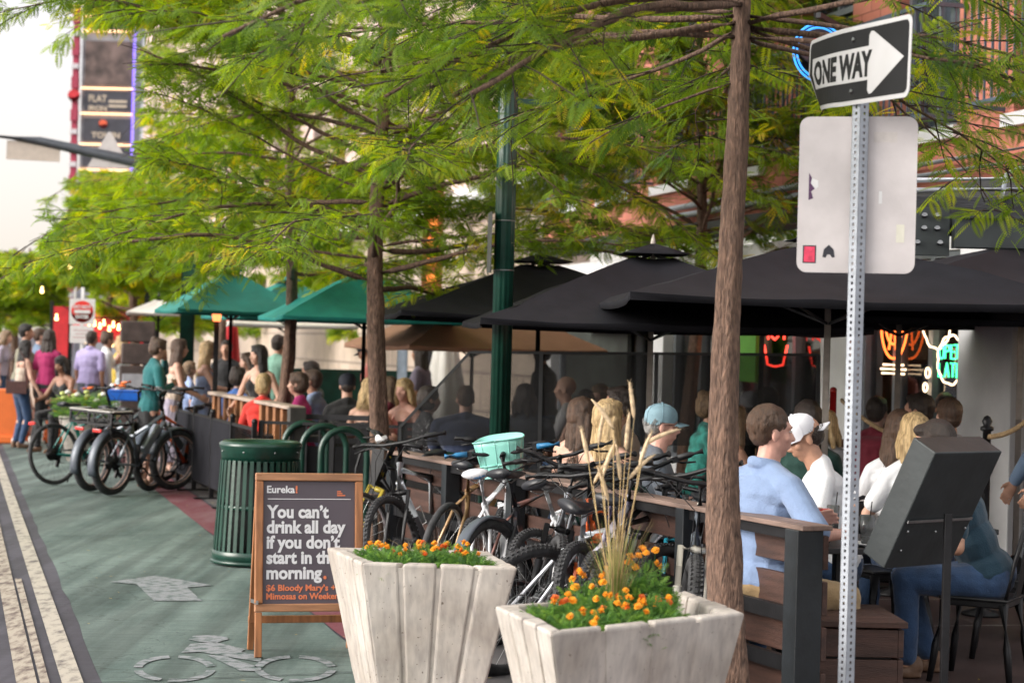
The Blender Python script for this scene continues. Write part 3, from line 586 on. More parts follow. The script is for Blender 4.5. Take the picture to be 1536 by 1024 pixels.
# ---------------------------------------------------------------- bicycles
RIMD=M('dark_rim',(.02,.02,.022),.35,.6); RIMS=M('silver_rim',(.55,.56,.57),.3,.8); SPK=M('spoke_steel',(.35,.36,.37),.3,.9); PINKW=M('tan_sidewall',(.50,.33,.28),.7)
GRIP=M('black_grip',(.014,.014,.016),.6); SADM=M('saddle_vinyl',(.020,.021,.026),.38,0,.2,20,.08,200); REFL=M('red_reflector',(.55,.02,.015),.2,emit=.12,coat=1)
def bike(base,head,label,lean=0,steer=0,fm=None,fork=None,rim=None,fat=.024,knob=0,rad=.345,grip=None,sad=None,flat=True,fender=None,rack=None,basket=None,bag=False,whitewall=None,susp=False,battery=None,group='bicycles crowded along the patio rail',cage=False,light=None,sadh=.89,size=1.07,hbw=.31,rise=0):
    """head: heading in degrees, 0 = away from the camera, 90 = to the left; origin midway between the wheels"""
    t=thing('bicycle',label,'bicycle',base,0,group,rot=(0,0,R(head+90))); t.rotation_euler=(Matrix.Rotation(R(head+90),3,'Z')@Matrix.Rotation(R(lean),3,'X')).to_euler()
    fm=fm or BLK; fork=fork or fm; rim=rim or RIMD; Rr=rad
    # local: +x forward, +y left, +z up
    rh=Vector((-.53,0,Rr)); fh=Vector((.53,0,Rr)); bb=Vector((-.10,0,.29)); sc_=Vector((-.25,0,.74)); st=Vector((-.285,0,sadh)); ht=Vector((.285,0,.86)); hb=Vector((.325,0,.74))
    ax=(ht-hb).normalized(); ST=Matrix.Translation(hb)@Matrix.Rotation(R(steer),4,ax)@Matrix.Translation(-hb); RX=Matrix.Rotation(R(90),3,'X')
    def wheel(c,T,nm='wheel'):
        w=MB(T); w.torus(c,Rr-fat*1.55,.011,RX,40,6,sq=1.5); 
        for k in range(28):
            a=2*PI*k/28; s_=.028*(1 if k%2 else -1); a2=a+.35*(1 if (k//2)%2 else -1); w.tube([c+Vector((.02*math.cos(a2),s_,.02*math.sin(a2))),c+Vector(((Rr-fat*1.6)*math.cos(a),0,(Rr-fat*1.6)*math.sin(a)))],.0013,3,False)
        o=w.build(nm,rim,t)
        y=MB(T); y.torus(c,Rr-fat,fat,RX,56,10)
        if knob:
            for k in range(72):
                a=2*PI*k/72
                for j,(o_,hh) in enumerate(((-.62,.9),(0,1.0),(.62,.9))):
                    aa=a+(.5*2*PI/72 if j==1 else 0); q=Rr-fat+fat*hh*(1 if j==1 else .86); p=c+Vector((q*math.cos(aa),fat*o_,q*math.sin(aa))); y.box(p,(.009,.013,.014),Matrix.Rotation(-aa,3,'Y')@Matrix.Rotation(R(o_*-38),3,'Z'))
        y.build('tyre',BLK2,o)
        if whitewall:
            z=MB(T)
            for sd in(-1,1): z.torus(c+Vector((0,sd*fat*.62,0)),Rr-fat*1.72,.0058,RX,44,5)
            z.build('sidewall_stripe',whitewall,o)
        h_=MB(T); h_.cyl(c-Vector((0,.05,0)),c+Vector((0,.05,0)),.016); h_.torus(c+Vector((0,.035,0)),.070,.004,RX,24,4,sq=.4)
        if nm=='wheel' and c.x<0:
            for k in range(7): h_.cyl(c-Vector((0,.022+k*.0035,0)),c-Vector((0,.024+k*.0035,0)),.050-.004*k,n=20)
        if battery and c.x<0: h_.cyl(c-Vector((0,.045,0)),c+Vector((0,.045,0)),.075,n=24)
        h_.build('hub',STEEL if not battery else BLK,o)
    wheel(rh,None); wheel(fh,ST)
    f=MB(); tt=.0205 if not battery else .023; f.tube([bb,hb+Vector((-.004,0,.02))],tt*1.25,12)
    if battery: f.tube([bb,sc_],tt,10); f.tube([sc_+Vector((.02,0,-.13)),ht-ax*.03],tt*1.1,12)
    else: f.tube([bb,sc_],tt,10); f.tube([sc_,ht-ax*.02],tt,10)
    f.tube([hb-ax*.03,ht+ax*.02],.025,12)
    for s_ in(-1,1):
        f.tube([bb+Vector((0,s_*.03,0)),bb+Vector((-.1,s_*.045,.02)),rh+Vector((0,s_*.065,0))],.0125,8); f.tube([sc_-Vector((0,0,.02)),sc_+Vector((-.07,s_*.04,-.09)),rh+Vector((0,s_*.065,0))],.0105,8)
    f.cyl(bb-Vector((0,.04,0)),bb+Vector((0,.04,0)),.024); f.tube([sc_,st-Vector((0,0,.03))],.014,10); f.build('frame',fm,t)
    k=MB(ST); crown=hb-ax*.05
    k.tube([ht+ax*.05,hb-ax*.03],.014,8); k.tube([crown-Vector((0,.068,0)),crown,crown+Vector((0,.068,0))],[.016,.02,.016],8)
    for s_ in(-1,1):
        a=crown+Vector((0,s_*.068,.01)); b=fh+Vector((0,s_*.060,0)); m_=a.lerp(b,.5)
        if susp: k.tube([a,m_],.0155,10); k.tube([m_,m_.lerp(b,.02),b],[.022,.022,.018],10)
        else: k.tube([a,a.lerp(b,.6),b],[.013,.011,.009],8)
    k.build('fork',fork,t)
    hw=hbw; tp=ht+ax*.135; sm=tp+Vector((.06,0,.015+rise))
    b=MB(ST); b.tube([ht+ax*.02,tp],.019,10); b.tube([tp,tp+ax*rise*.8,sm],.017,8); rs=.02 if flat else .07
    pts=[sm+Vector((-.05-.0*s,-hw,rs)) if False else sm+Vector((-.055,-hw,rs)),sm+Vector((-.025,-hw*.62,rs*.9)),sm+Vector((0,-.08,0)),sm,sm+Vector((0,.08,0)),sm+Vector((-.025,hw*.62,rs*.9)),sm+Vector((-.055,hw,rs))]
    b.tube(pts,.0115,10); hbo=b.build('handlebar',BLK,t)
    for s_ in(-1,1):
        g=MB(ST); e=sm+Vector((-.058,s_*(hw+.004),rs)); i_=sm+Vector((-.040,s_*(hw-.13),rs*.97)); g.tube([e,e.lerp(i_,.5),i_],[.017,.0165,.017],10); g.build('grip',grip or GRIP,hbo)
        l_=MB(ST); l_.box(i_+Vector((.01,-s_*.015,-.005)),(.035,.03,.03)); l_.tube([i_+Vector((.03,-s_*.01,-.01)),i_+Vector((.055,s_*.03,-.03)),i_+Vector((.045,s_*.10,-.045))],[.006,.0065,.005],6); l_.build('brake_lever',BLK,hbo)
        cb=MB(ST); q0=i_+Vector((.03,-s_*.02,-.01)); cb.tube([q0,q0+Vector((.10,-s_*.05,-.02)),sm+Vector((.10,s_*.03,-.12)),hb+Vector((.05,s_*.02,0)),fh.lerp(hb,.6)+Vector((.02,s_*.05,0))],.0025,5); cb.build('cable',BLK,hbo)
    if light:
        g=MB(ST); g.cyl(sm+Vector((.02,0,.02)),sm+Vector((.08,0,.02)),.024,.03); g.build('headlight',light,hbo)
    s2=MB(); prof=[(-.135,.070,.030),(-.10,.078,.034),(-.04,.060,.030),(.03,.030,.024),(.10,.020,.020),(.145,.014,.012)]; vs=[];nn=12
    for x,wd,th in prof:
        for j in range(nn): a=2*PI*j/nn; vs.append(st+Vector((x,wd*math.cos(a)*(1.05 if sad is not None else 1),th*math.sin(a)*.9+(.010 if x<-.05 else 0))))
    s2.add(vs,[(i*nn+j,i*nn+(j+1)%nn,(i+1)*nn+(j+1)%nn,(i+1)*nn+j) for i in range(5) for j in range(nn)]+[tuple(range(nn-1,-1,-1)),tuple(5*nn+j for j in range(nn))])
    so_=s2.build('saddle',sad or SADM,t); r2=MB()
    for s_ in(-1,1): r2.tube([st+Vector((-.10,s_*.035,-.02)),st+Vector((-.03,s_*.022,-.045)),st+Vector((.10,0,-.015))],.0035,6)
    r2.build('saddle_rail',STEEL,so_)
    c=MB(); c.torus(bb-Vector((0,.045,0)),.082,.006,RX,32,6,sq=.5); c.cyl(bb-Vector((0,.05,0)),bb-Vector((0,.042,0)),.03); 
    for kk in range(4): a=kk*PI/2+.4; c.bar(bb-Vector((0,.045,0)),bb+Vector((.08*math.cos(a),-.045,.08*math.sin(a))),.012,.006)
    co=c.build('crankset',BLK,t)
    for s_ in(-1,1):
        a=R(-35)+(PI if s_>0 else 0); e=bb+Vector((.165*math.cos(a),s_*.06,.165*math.sin(a))); p=MB(); p.bar(bb+Vector((0,s_*.055,0)),e,.022,.012); p.build('crank_arm',BLK,co); p=MB(); p.box(e+Vector((0,s_*.055,0)),(.085,.09,.02)); p.build('pedal',BLK,co,bevel=.004)
    ch=MB(); ch.tube([bb+Vector((0,-.045,.082)),rh+Vector((0,-.035,.042))],.004,5); ch.tube([bb+Vector((0,-.045,-.082)),rh+Vector((.05,-.035,-.10)),rh+Vector((-.01,-.035,-.045))],.004,5); ch.box(rh+Vector((.02,-.04,-.10)),(.04,.02,.10),(0,.35,0)); ch.build('chain',BLK,t)
    if battery: 
        q=MB(); d=(hb-bb).normalized(); c0=bb.lerp(hb,.52)+Vector((-.03,0,.06)); q.box(c0,(.36,.075,.10),Matrix.Rotation(-math.atan2(d.z,d.x),3,'Y')); q.build('battery',battery,t,bevel=.02)
    if fender:
        for c_,T,a0,a1 in((rh,None,20,200),(fh,ST,30,170)):
            q=MB(T); n_=18; 
            for i in range(n_+1):
                a=R(lerp(a0,a1,i/n_)); 
                for j in range(5): th=R(-70+35*j); rr_=Rr+.012+fat*.6*math.cos(th)-.01; q.v.append(tuple((T or Matrix())@(c_+Vector((rr_*math.cos(a),(fat+.014)*math.sin(th),rr_*math.sin(a))))))
            for i in range(n_):
                for j in range(4): q.f.append((i*5+j,i*5+j+1,i*5+j+6,i*5+j+5)); q.mi.append(0); q.sm.append(True)
            o=q.build('mudguard',fender,t); m_=o.modifiers.new('Solid','SOLIDIFY'); m_.thickness=.003
    if rack:
        q=MB(); z=.74
        for s_ in(-1,1): q.tube([(-.30,s_*.05,z),(-.78,s_*.06,z),(-.80,s_*.03,z)],.006,6); q.tube([(-.70,s_*.06,z),(-.53,s_*.07,Rr)],.005,6); q.tube([(-.45,s_*.055,z),(-.53,s_*.07,Rr)],.005,6)
        for x in(-.78,-.62,-.46,-.32): q.bar((x,-.06,z),(x,.06,z),.012,.008)
        o=q.build('rear_rack',BLK,t)
        g=MB(); g.box((-.815,0,z-.05),(.02,.11,.035)); g.build('rear_reflector',REFL,o,bevel=.006)
    if basket=='crate':
        q=MB(); z0,z1=.755,.875; X0,X1,Y=-.78,-.44,.15
        for z in(z0,z1): 
            for a,b_ in(((X0,-Y),(X1,-Y)),((X1,-Y),(X1,Y)),((X1,Y),(X0,Y)),((X0,Y),(X0,-Y))): q.bar((*a,z),(*b_,z),.022,.022)
        for x,y in((X0,-Y),(X1,-Y),(X1,Y),(X0,Y)): q.bar((x,y,z0),(x,y,z1),.02)
        q.box(((X0+X1)/2,0,z0-.004),(X1-X0,2*Y,.008)); 
        for y in(-Y,Y): q.bar((X0,y,z0),(X0+.2,y,z1),.010); q.bar((X0+.2,y,z1),(X1,y,z0),.010)
        q.bar((X0,-Y,z0),(X0,0,z1),.010); q.bar((X0,0,z1),(X0,Y,z0),.010); q.bar((X0,-Y,.815),(X0,Y,.815),.008); q.bar((X1,-Y,.815),(X1,Y,.815),.008); o=q.build('cargo_crate',BLK,t)
        g=MB(); 
        for y in(-Y,Y): g.box(((X0+X1)/2,y,z1+.018),(X1-X0,.045,.014))
        g.box((X0,0,z1+.018),(.045,2*Y,.014)); g.build('crate_rim',M('grey_rim_trim',(.55,.52,.50),.6),o,bevel=.004)
    if basket=='bucket':
        TL=M('turquoise_plastic',(.28,.66,.58),.35,0,.04,10,coat=.2); q=MB(ST); c0=sm+Vector((.15,0,-.01)); lv=[(-.13,.080,.105),(-.06,.093,.122),(.05,.106,.14),(.085,.11,.146)]
        def ring(z,rx,ry,n_=28): 
            return [c0+Vector((rx*math.copysign(abs(math.cos(2*PI*k/n_))**.65,math.cos(2*PI*k/n_)),ry*math.copysign(abs(math.sin(2*PI*k/n_))**.65,math.sin(2*PI*k/n_)),z+(.03*max(0,math.cos(2*PI*k/n_+PI)) if z>.05 else 0))) for k in range(n_)]
        vs=[p for l_ in lv for p in ring(*l_)]; n_=28; q.add(vs,[(i*n_+k,i*n_+(k+1)%n_,(i+1)*n_+(k+1)%n_,(i+1)*n_+k) for i in range(3) for k in range(n_)]+[tuple(range(n_))])
        for l_ in((.085,.113,.150),(-.06,.095,.124),(-.13,.081,.107)): r_=ring(*l_); q.tube(r_+[r_[0]],.005,6,False)
        for k in range(0,28,2): q.tube([ring(*lv[i])[k]*1.0 for i in range(4)],.0032,5)
        o=q.build('handlebar_basket',TL,t); m_=o.modifiers.new('Solid','SOLIDIFY'); m_.thickness=.003
    if bag:
        q=MB(); q.box(st+Vector((-.12,0,-.095)),(.12,.085,.11),(0,.3,0),.75); q.build('saddle_bag',M('bag_nylon',(.018,.018,.02),.8,0,.2,30,.2),t,bevel=.018)
    if cage:
        q=MB(); d=(hb-bb).normalized(); c0=bb.lerp(hb,.45); nrm=Vector((-d.z,0,d.x))
        for s_ in(-1,1): q.tube([c0+nrm*.02-d*.06,c0+nrm*.05+Vector((0,s_*.036,0))-d*.06,c0+nrm*.06+Vector((0,s_*.038,0))+d*.08,c0+nrm*.02+d*.08],.003,6)
        q.build('bottle_cage',WHITEP,t)
    k2=MB(); k2.tube([bb+Vector((-.06,.05,-.01)),bb+Vector((-.14,.16,-.27))],.008,6); k2.build('kickstand',BLK,t)
    if size!=1: t.scale=(size,)*3
    return t
SILV=M('silver_paint',(.60,.63,.68),.28,.5,.06,8,coat=.5); WHF=M('white_frame_paint',(.68,.69,.72),.25,0,.05,8,coat=.5); GREY=M('grey_frame_paint',(.20,.23,.27),.3,.4,.1,8,coat=.5); TEALF=M('teal_frame_paint',(.02,.25,.22),.3,0,.1,8,coat=.5)
YELF=M('yellow_fork_paint',(.34,.26,.03),.35,0,.1,8); ORG=M('orange_grip',(.80,.16,.03),.5); BLUG=M('blue_grip',(.02,.16,.34),.45); WBF=M('white_blue_fork',(.66,.68,.72),.25,0,0,9,col2=(.04,.22,.50),lo=.60,hi=.63); LILAC=M('lilac_frame_paint',(.52,.50,.60),.3,0,.1,5,col2=(.10,.08,.20),lo=.55,hi=.60); FEND=M('grey_mudguard',(.10,.115,.14),.35,.2,.1,8); FENDB=M('blue_grey_mudguard',(.16,.19,.25),.3,.2,.1,8); ORF=M('orange_black_frame',(.70,.13,.03),.35,0,0,6,col2=(.02,.02,.02),lo=.48,hi=.52); BLUF=M('blue_frame_paint',(.03,.30,.42),.3,0,.1,8)
EB='electric bicycles parked on the green lane'
def bat(x,y,head,dx=0,dy=0,**k):     # x, y: picture point of the rear wheel contact for head<90, of the front wheel for head>90
    g=G(x,y); a=R(head); fwd=Vector((-math.sin(a),math.cos(a),0)); g=g+fwd*.53*(1 if abs(head)<90 else -1); return bike((g.x,g.y,.010),head,size=1.03,rise=.09,**k)
bat(84,728,-40,label='leftmost electric bicycle with orange grips and a bare rear rack on the green lane',fm=TEALF,rim=RIMD,fat=.025,rack=True,grip=ORG,battery=BLK,group=EB,lean=-5,steer=12,hbw=.34,light=WHITEP)
bat(138,738,-24,label='electric bicycle with grey mudguard and black rear crate, middle of the three facing away',fm=GREY,whitewall=PINKW,fat=.042,rad=.33,rack=True,basket='crate',battery=BLK,fender=FEND,group=EB,lean=3,hbw=.33,grip=ORG)
bat(168,744,-27,label='electric bicycle with pale rimmed fat tyre and black rear crate nearest the camera',fm=GREY,whitewall=PINKW,fat=.042,rad=.34,rack=True,basket='crate',battery=M('silver_battery',(.35,.38,.43),.3,.5),fender=FEND,group=EB,lean=2,steer=-15,hbw=.35)
bat(226,738,152,label='electric bicycle facing the camera with blue grey front mudguard beside the patio fence',fm=ORF,fork=FENDB,whitewall=PINKW,fat=.038,rad=.34,battery=GREY,fender=FENDB,group=EB,lean=4,steer=10,hbw=.36,light=STEEL)
bat(243,724,150,label='electric bicycle pressed against the black fence, pale tyre stripe, mostly behind another',fm=BLK,whitewall=PINKW,fat=.040,rad=.34,battery=BLK,fender=None,group=EB,lean=-3,steer=0,hbw=.30)
# crowded rack on the right
bike(GX(650,13.7),162,'silver mountain bicycle with black saddle bag leaning on the green bike rack',fm=SILV,fork=BLK,fat=.024,lean=8,steer=-8,bag=True,cage=True,knob=1,light=None,sadh=.90,hbw=.33,rim=RIMD)
bike(GX(618,14.0),128,'black bicycle with yellow fork and white front rim behind the marigold planter',fm=BLK,fork=YELF,rim=RIMS,fat=.018,lean=-8,steer=5,hbw=.27,light=WHITEP)
bike(GX(800,13.1),172,'white and blue bicycle carrying a turquoise basket on its handlebar',fm=WHF,fork=WBF,susp=True,rim=RIMD,fat=.022,lean=7,steer=-6,basket='bucket',knob=1,hbw=.29)
bike(GX(768,12.2),-14,'white bicycle with blue grips and a red light under its white saddle',fm=WHF,fork=WHF,rim=RIMS,fat=.021,lean=-7,steer=4,grip=BLUG,sad=M('white_blue_saddle',(.62,.63,.66),.35,0,0,14,col2=(.03,.20,.48),lo=.55,hi=.6),sadh=.91,rack=False,hbw=.34,knob=1)
bike(GX(828,12.0),-33,'dark bicycle with wide grey mudguards and brown seat stays beside the lamp post',fm=M('brown_black_frame',(.16,.06,.045),.35,.2,0,5,col2=(.02,.02,.025),lo=.45,hi=.55),fork=BLK,rim=RIMS,fat=.028,lean=-6,steer=25,fender=FEND,sadh=.92,hbw=.32)
bike(GX(872,10.9,0,900),-48,'mountain bicycle with big knobbly tyre tilted across the rack',fm=SILV,fork=BLK,rim=RIMS,fat=.031,rad=.355,knob=1,lean=20,steer=20,sadh=.90,hbw=.36)
bike(GX(880,10.5,0,900),-12,'white and purple framed bicycle with wide black saddle behind the dry grass',fm=LILAC,fork=LILAC,rim=RIMS,fat=.026,knob=1,lean=10,steer=20,sadh=.92,hbw=.37,rack=False)
bike(GX(925,10.9,0,900),165,'orange and black bicycle behind the dry grass stems',fm=ORF,fork=ORF,rim=RIMD,fat=.028,knob=1,lean=6,steer=-10,hbw=.34)
bike(GX(975,10.6,0,900),-18,'black mountain bicycle with knobbly rear tyre left of the white forked bicycle',fm=BLK,fork=BLK,rim=RIMD,fat=.031,knob=1,lean=-8,steer=30,sadh=.90,hbw=.36)
bike(GX(1030,10.4,0,900),172,'dark fat tyred bicycle with cream fork legs facing the camera beside the trunk',fm=GREY,fork=M('cream_fork',(.55,.52,.46),.3,.1,.05),susp=True,rim=RIMD,fat=.038,knob=1,lean=-4,steer=6,hbw=.36)
bike(GX(1062,10.9,0,900),160,'blue framed bicycle half hidden behind the thick tree trunk',fm=BLUF,fork=BLUF,rim=RIMD,fat=.03,knob=1,lean=6,steer=-14,hbw=.36)

bike(GX(704,13.3),-20,'bronze and black bicycle between the silver bicycle and the turquoise basket',fm=M('bronze_paint',(.30,.18,.08),.3,.4,.1,8,coat=.4),fork=BLK,rim=RIMS,fat=.022,lean=7,steer=12,hbw=.30,sadh=.90)
bike(GX(808,11.5,0,850),172,'light silver bicycle with black fork in front of the lamp post base',fm=SILV,fork=BLK,susp=True,rim=RIMD,fat=.027,knob=1,lean=-12,steer=14,hbw=.33)
bike(GX(905,11.6,0,850),-30,'white bicycle with black saddle among the handlebars behind the dry grass',fm=WHF,fork=BLK,rim=RIMS,fat=.024,knob=1,lean=-14,steer=-12,hbw=.34,sadh=.91)
bike(GX(1000,11.3,0,850),150,'grey bicycle with silver rims between the two fat tyred bicycles',fm=GREY,fork=SILV,susp=True,rim=RIMS,fat=.027,knob=1,lean=9,steer=-18,hbw=.35,fender=FEND)
# ---------------------------------------------------------------- street furniture and foreground
LT=Matrix.Rotation
# one way sign and sign back on perforated post
pb=Vector((P(1268,1024,7.76).x,7.76,0)); pb.x=P(1277,700,7.76).x
t=thing('street_sign','ONE WAY arrow sign above a white sign back on a perforated steel post','sign',pb,0)
th=R(33)
HOL=M('dark_hole',(.03,.03,.035),.8); top=2.985
c=MB(); hw=.0225
prof=[(-hw,-hw),(hw,-hw),(hw,hw),(-hw,hw)]
RZ=Matrix.Rotation(th,3,'Z')
# square tube whose two visible faces are pierced every inch: built as ladder strips
for nx,ny in((0,-1),(-1,0),(1,0),(0,1)):
    N_=Vector((nx,ny,0)); A=Vector((-ny,nx,0)); r=.0058; w=hw-r
    for s_ in(-1,1):
        cc=RZ@(N_*(hw-.001)+A*s_*(r+w/2)); 
        c.box(cc+Vector((0,0,top/2)),(w if nx==0 else .002,w if nx!=0 else .002,top),RZ)
    k=0
    while k*.0254<top:
        z=k*.0254; cc=RZ@(N_*(hw-.001)); zz=z+.0127-.0127; 
        # octagonal web between holes
        h2=.0254-2*r; c.box(cc+Vector((0,0,z)),(2*r if nx==0 else .002,2*r if nx!=0 else .002,h2),RZ); k+=1
c.build('post',GALV,t)
def rrect(w,h,r,n=6):
    p=[]
    for cx,cy,a0 in((w/2-r,h/2-r,0),(-w/2+r,h/2-r,90),(-w/2+r,-h/2+r,180),(w/2-r,-h/2+r,270)):
        for i in range(n+1): a=R(a0+90*i/n); p.append((cx+r*math.cos(a),cy+r*math.sin(a)))
    return p
def plane(c,yaw,tilt=0,rollx=0):  # local x right, local y up, local z towards the viewer
    return Matrix.Translation(c)@Matrix.Rotation(yaw,4,'Z')@Matrix.Rotation(tilt,4,'Y')@Matrix.Rotation(R(90)+rollx,4,'X')
# sign back, 18 x 24 in, faces away; its right side nearer
SB=M('sign_back_aluminium',(.60,.56,.56),.42,.15,.10,5,.12,30)
cz=H-(XY(1281,291)[1])/385
T=plane((0.0,.035,cz),R(-14)); q=MB(); q.prism(rrect(.457,.612,.04),-.001,.001,T); sb=q.build('blank_panel',SB,t)
ST1=M('sticker_red',(.75,.05,.12),.5,0,.3,30); ST2=M('sticker_black',(.02,.02,.03),.5); ST3=M('sticker_cream',(.70,.68,.58),.5)
q=MB(); q.prism([(-.20,-.205),(-.158,-.205),(-.158,-.265),(-.20,-.265)],.0015,.0025,T); q.build('red_sticker',ST1,sb)
q=MB(); q.prism([(-.205,-.200),(-.153,-.200),(-.153,-.270),(-.205,-.270)],.001,.0016,T); q.build('sticker_border',ST2,sb)
q=MB(); q.prism([(-.128,-.245),(-.123,-.215),(-.104,-.197),(-.085,-.215),(-.080,-.245),(-.090,-.248),(-.099,-.235),(-.109,-.235),(-.116,-.248)],.001,.0022,T); q.build('black_sticker',ST2,sb)
q=MB(); q.prism([(-.188,.085),(-.176,.065),(-.180,.045),(-.162,.025),(-.178,.012),(-.170,-.015),(-.188,-.022)],.001,.0018,T); q.build('torn_sticker',M('sticker_purple',(.08,.03,.09),.5),sb)
q=MB(); q.prism([(-.176,.064),(-.152,.055),(-.150,.030),(-.162,.020),(-.180,.044)],.0012,.002,T); q.build('torn_sticker',WHITEP,sb)
q=MB(); q.prism([(.155,-.115),(.186,-.115),(.186,-.185),(.155,-.185)],.001,.002,T); q.build('cream_sticker',ST3,sb)
q=MB(); q.prism([(.085,.014),(.097,.014),(.097,-.034),(.085,-.034)],.001,.0018,T); q.build('tape_strip',WHITEP,sb)
q=MB(); q.prism([(.06,.245),(.15,.245),(.15,.205),(.06,.205)],.001,.0015,T); q.build('faded_patch',M('faded_sticker',(.56,.52,.50),.6,0,.1,30),sb)
for z in(-.2,.2): q=MB(); q.cyl(T@Vector((0,z,.001)),T@Vector((0,z,.004)),.009,n=12); q.build('bolt',STEEL,sb)
# ONE WAY: bent sheet, 36 x 12 in; left third bent back
cz=2.865; yaw=R(72.5); SWW=.914; SHH=.305
def bendT(x,y,z=0):
    # x from -.457 (left, far) to .457 (right, near)
    b=max(0,-x-.10); yy=y*(1-.22*b) ; off=-.25*b*b-(.5*b*b if y<0 else 0)*abs(y)/.15
    T=plane((-.034,-.010,cz),-yaw,R(2.3)); return T@Vector((x,yy,z+off))
OWK=M('sign_black',(.012,.012,.014),.6,0,.3,2.5,spec=.3); OWW=M('sign_white',(.56,.555,.57),.4,0,.04,6)
def bent(poly,z0,z1,nm,mat,par,grid=0):
    q=MB(); n=len(poly); x0=min(p[0] for p in poly); x1=max(p[0] for p in poly); xs=sorted(set([x0+1e-4,x1-1e-4]+[p[0]+e for p in poly for e in(-1e-4,1e-4) if x0<p[0]+e<x1]+[lerp(x0,x1,i/30) for i in range(1,30)]))
    def span(x):
        h=[]
        for i in range(n):
            (ax,ay),(bx,by)=poly[i],poly[(i+1)%n]
            if (ax-x)*(bx-x)<0: h.append(ay+(by-ay)*(x-ax)/(bx-ax))
        return (min(h),max(h)) if h else (0,0)
    rows_=[[(x,lerp(*span(x),j/6)) for j in range(7)] for x in xs]; m=7
    for z_ in(z0,z1):
        vs=[bendT(x,y,z_) for r_ in rows_ for x,y in r_]; q.add(vs,[(i*m+j,(i+1)*m+j,(i+1)*m+j+1,i*m+j+1) if z_==z1 else (i*m+j+1,(i+1)*m+j+1,(i+1)*m+j,i*m+j) for i in range(len(xs)-1) for j in range(6)],False)
    k=len(xs)*m; per=[i*m for i in range(len(xs))]+[(len(xs)-1)*m+j for j in range(1,m)]+[i*m+m-1 for i in range(len(xs)-2,-1,-1)]+[j for j in range(m-2,0,-1)]
    for i in range(len(per)): a=per[i];b=per[(i+1)%len(per)]; q.f.append((a,b,b+k,a+k)); q.mi.append(0); q.sm.append(False)
    return q.build(nm,mat,par)
# rotated 62 degrees: keep the right edge near the camera
bp=bent(rrect(.914,.305,.035),-.0015,.0015,'one_way_panel',OWW,t)
bent(rrect(.878,.270,.025),.002,.003,'black_field',OWK,bp)
arrow=[(-.40,-.065),(.13,-.065),(.13,-.105),(.145,-.120),(.165,-.118),(.41,0),(.165,.118),(.145,.120),(.13,.105),(.13,.065),(-.40,.065)]
bent(arrow,.0035,.0042,'arrow',OWW,bp)
q=MB(); q.T=None; textmesh(q,'ONE WAY',.130,Matrix.Translation((-.375,-.046,.0055)),bold=.006,depth=.001,xs=.86); q.v=[tuple(bendT(*p)) for p in q.v]; q.build('lettering',OWK,bp)
for z in(-.10,.10): q=MB(); T=plane((-.034,-.010,cz),-yaw,R(2.3)); q.cyl(T@Vector((0,z,.002)),T@Vector((0,z,.008)),.010,n=12); q.build('bolt',STEEL,bp)
# ---- green fluted lamp post
lb=GX(747,15.3,0,740); t=thing('lamp_post','tall dark green fluted lamp post with stepped base among the bicycles','lamp post',lb)
q2=MB(); rs_=.074
q2.lathe([(rs_,0),(rs_,2.1),(rs_*.98,3.6),(rs_*.96,4.6)],(0,0,.95),48,wob=lambda a:1+.06*math.sin(12*a)); po=q2.build('fluted_shaft',GREEN,t)
q2=MB(); q2.lathe([(.085,.93),(.11,.92),(.11,.90),(.098,.88),(.125,.86),(.135,.82),(.135,.80),(.115,.775),(.125,.75),(.150,.72),(.155,.68),(.145,.66),(.140,.60),(.145,.12),(.17,.10),(.18,.0)][::-1],(0,0,0),40); q2.build('stepped_base',GREEN,t)
q2=MB(); q2.bar((-.02,0,3.62),(.75,0,3.60),.045); q2.bar((-.02,0,3.62),(-.06,0,3.62),.05); q2.build('cross_arm',GREEN,t)
q2=MB(); q2.prism(rrect(.30,.46,.02),-.003,.003,plane((-.115,-.02,2.53),R(-84))); so_=q2.build('sign_plate',M('sign_edge',(.12,.12,.13),.4,.3),t)
for z_ in(2.32,2.70): q2=MB(); q2.torus((0,0,z_),.078,.004,None,24,5); q2.build('strap',STEEL,so_)
# ---- litter bin
tb=G(380,851); tb=tb+Vector((0,.27,0)); t=thing('litter_bin','round dark green slatted steel litter bin with domed rim','bin',(tb.x,tb.y,.012)); r0,r1=.345,.298; hh=.93
q=MB(); n=38
for k in range(n):
    a=2*PI*k/n; 
    def pp(z,ra): return Vector((ra*math.cos(a),ra*math.sin(a),z))
    up_=pp(0,1)
    q.bar(pp(.09,r0),pp(.80,lerp(r0,r1,.85)),.030,.006,up=(math.cos(a),math.sin(a),.2))
q.build('slat',GREEN,t)
q=MB(); q.torus((0,0,.44),lerp(r0,r1,.45)-.008,.010,None,40,6,sq=2); q.lathe([(r0+.006,.02),(r0+.010,.02),(r0+.012,.10),(r0+.006,.105),(r0-.012,.10),(r0-.012,.02)],(0,0,0),48); q.torus((0,0,.02),r0+.008,.016,None,48,8); q.build('base_ring',GREEN,t)
q=MB(); q.lathe([(r1-.018,.79),(r1+.002,.79),(r1+.010,.88),(r1+.022,.90),(r1+.022,.925),(r1-.01,.945),(r1-.06,.935),(r1-.065,.90)],(0,0,0),56); q.build('rim',GREEN,t)
q=MB(); q.lathe([(.27,.06),(.245,.78),(.235,.78),(.26,.07)],(0,0,0),40); q.build('liner',M('bin_liner',(.008,.010,.010),.7),t)
for k in range(8):
    a=2*PI*k/8-.3; q=MB(); q.ell(((r1+.012)*math.cos(a),(r1+.012)*math.sin(a),.865),.007,None,8,6); q.build('rivet',STEEL,t)
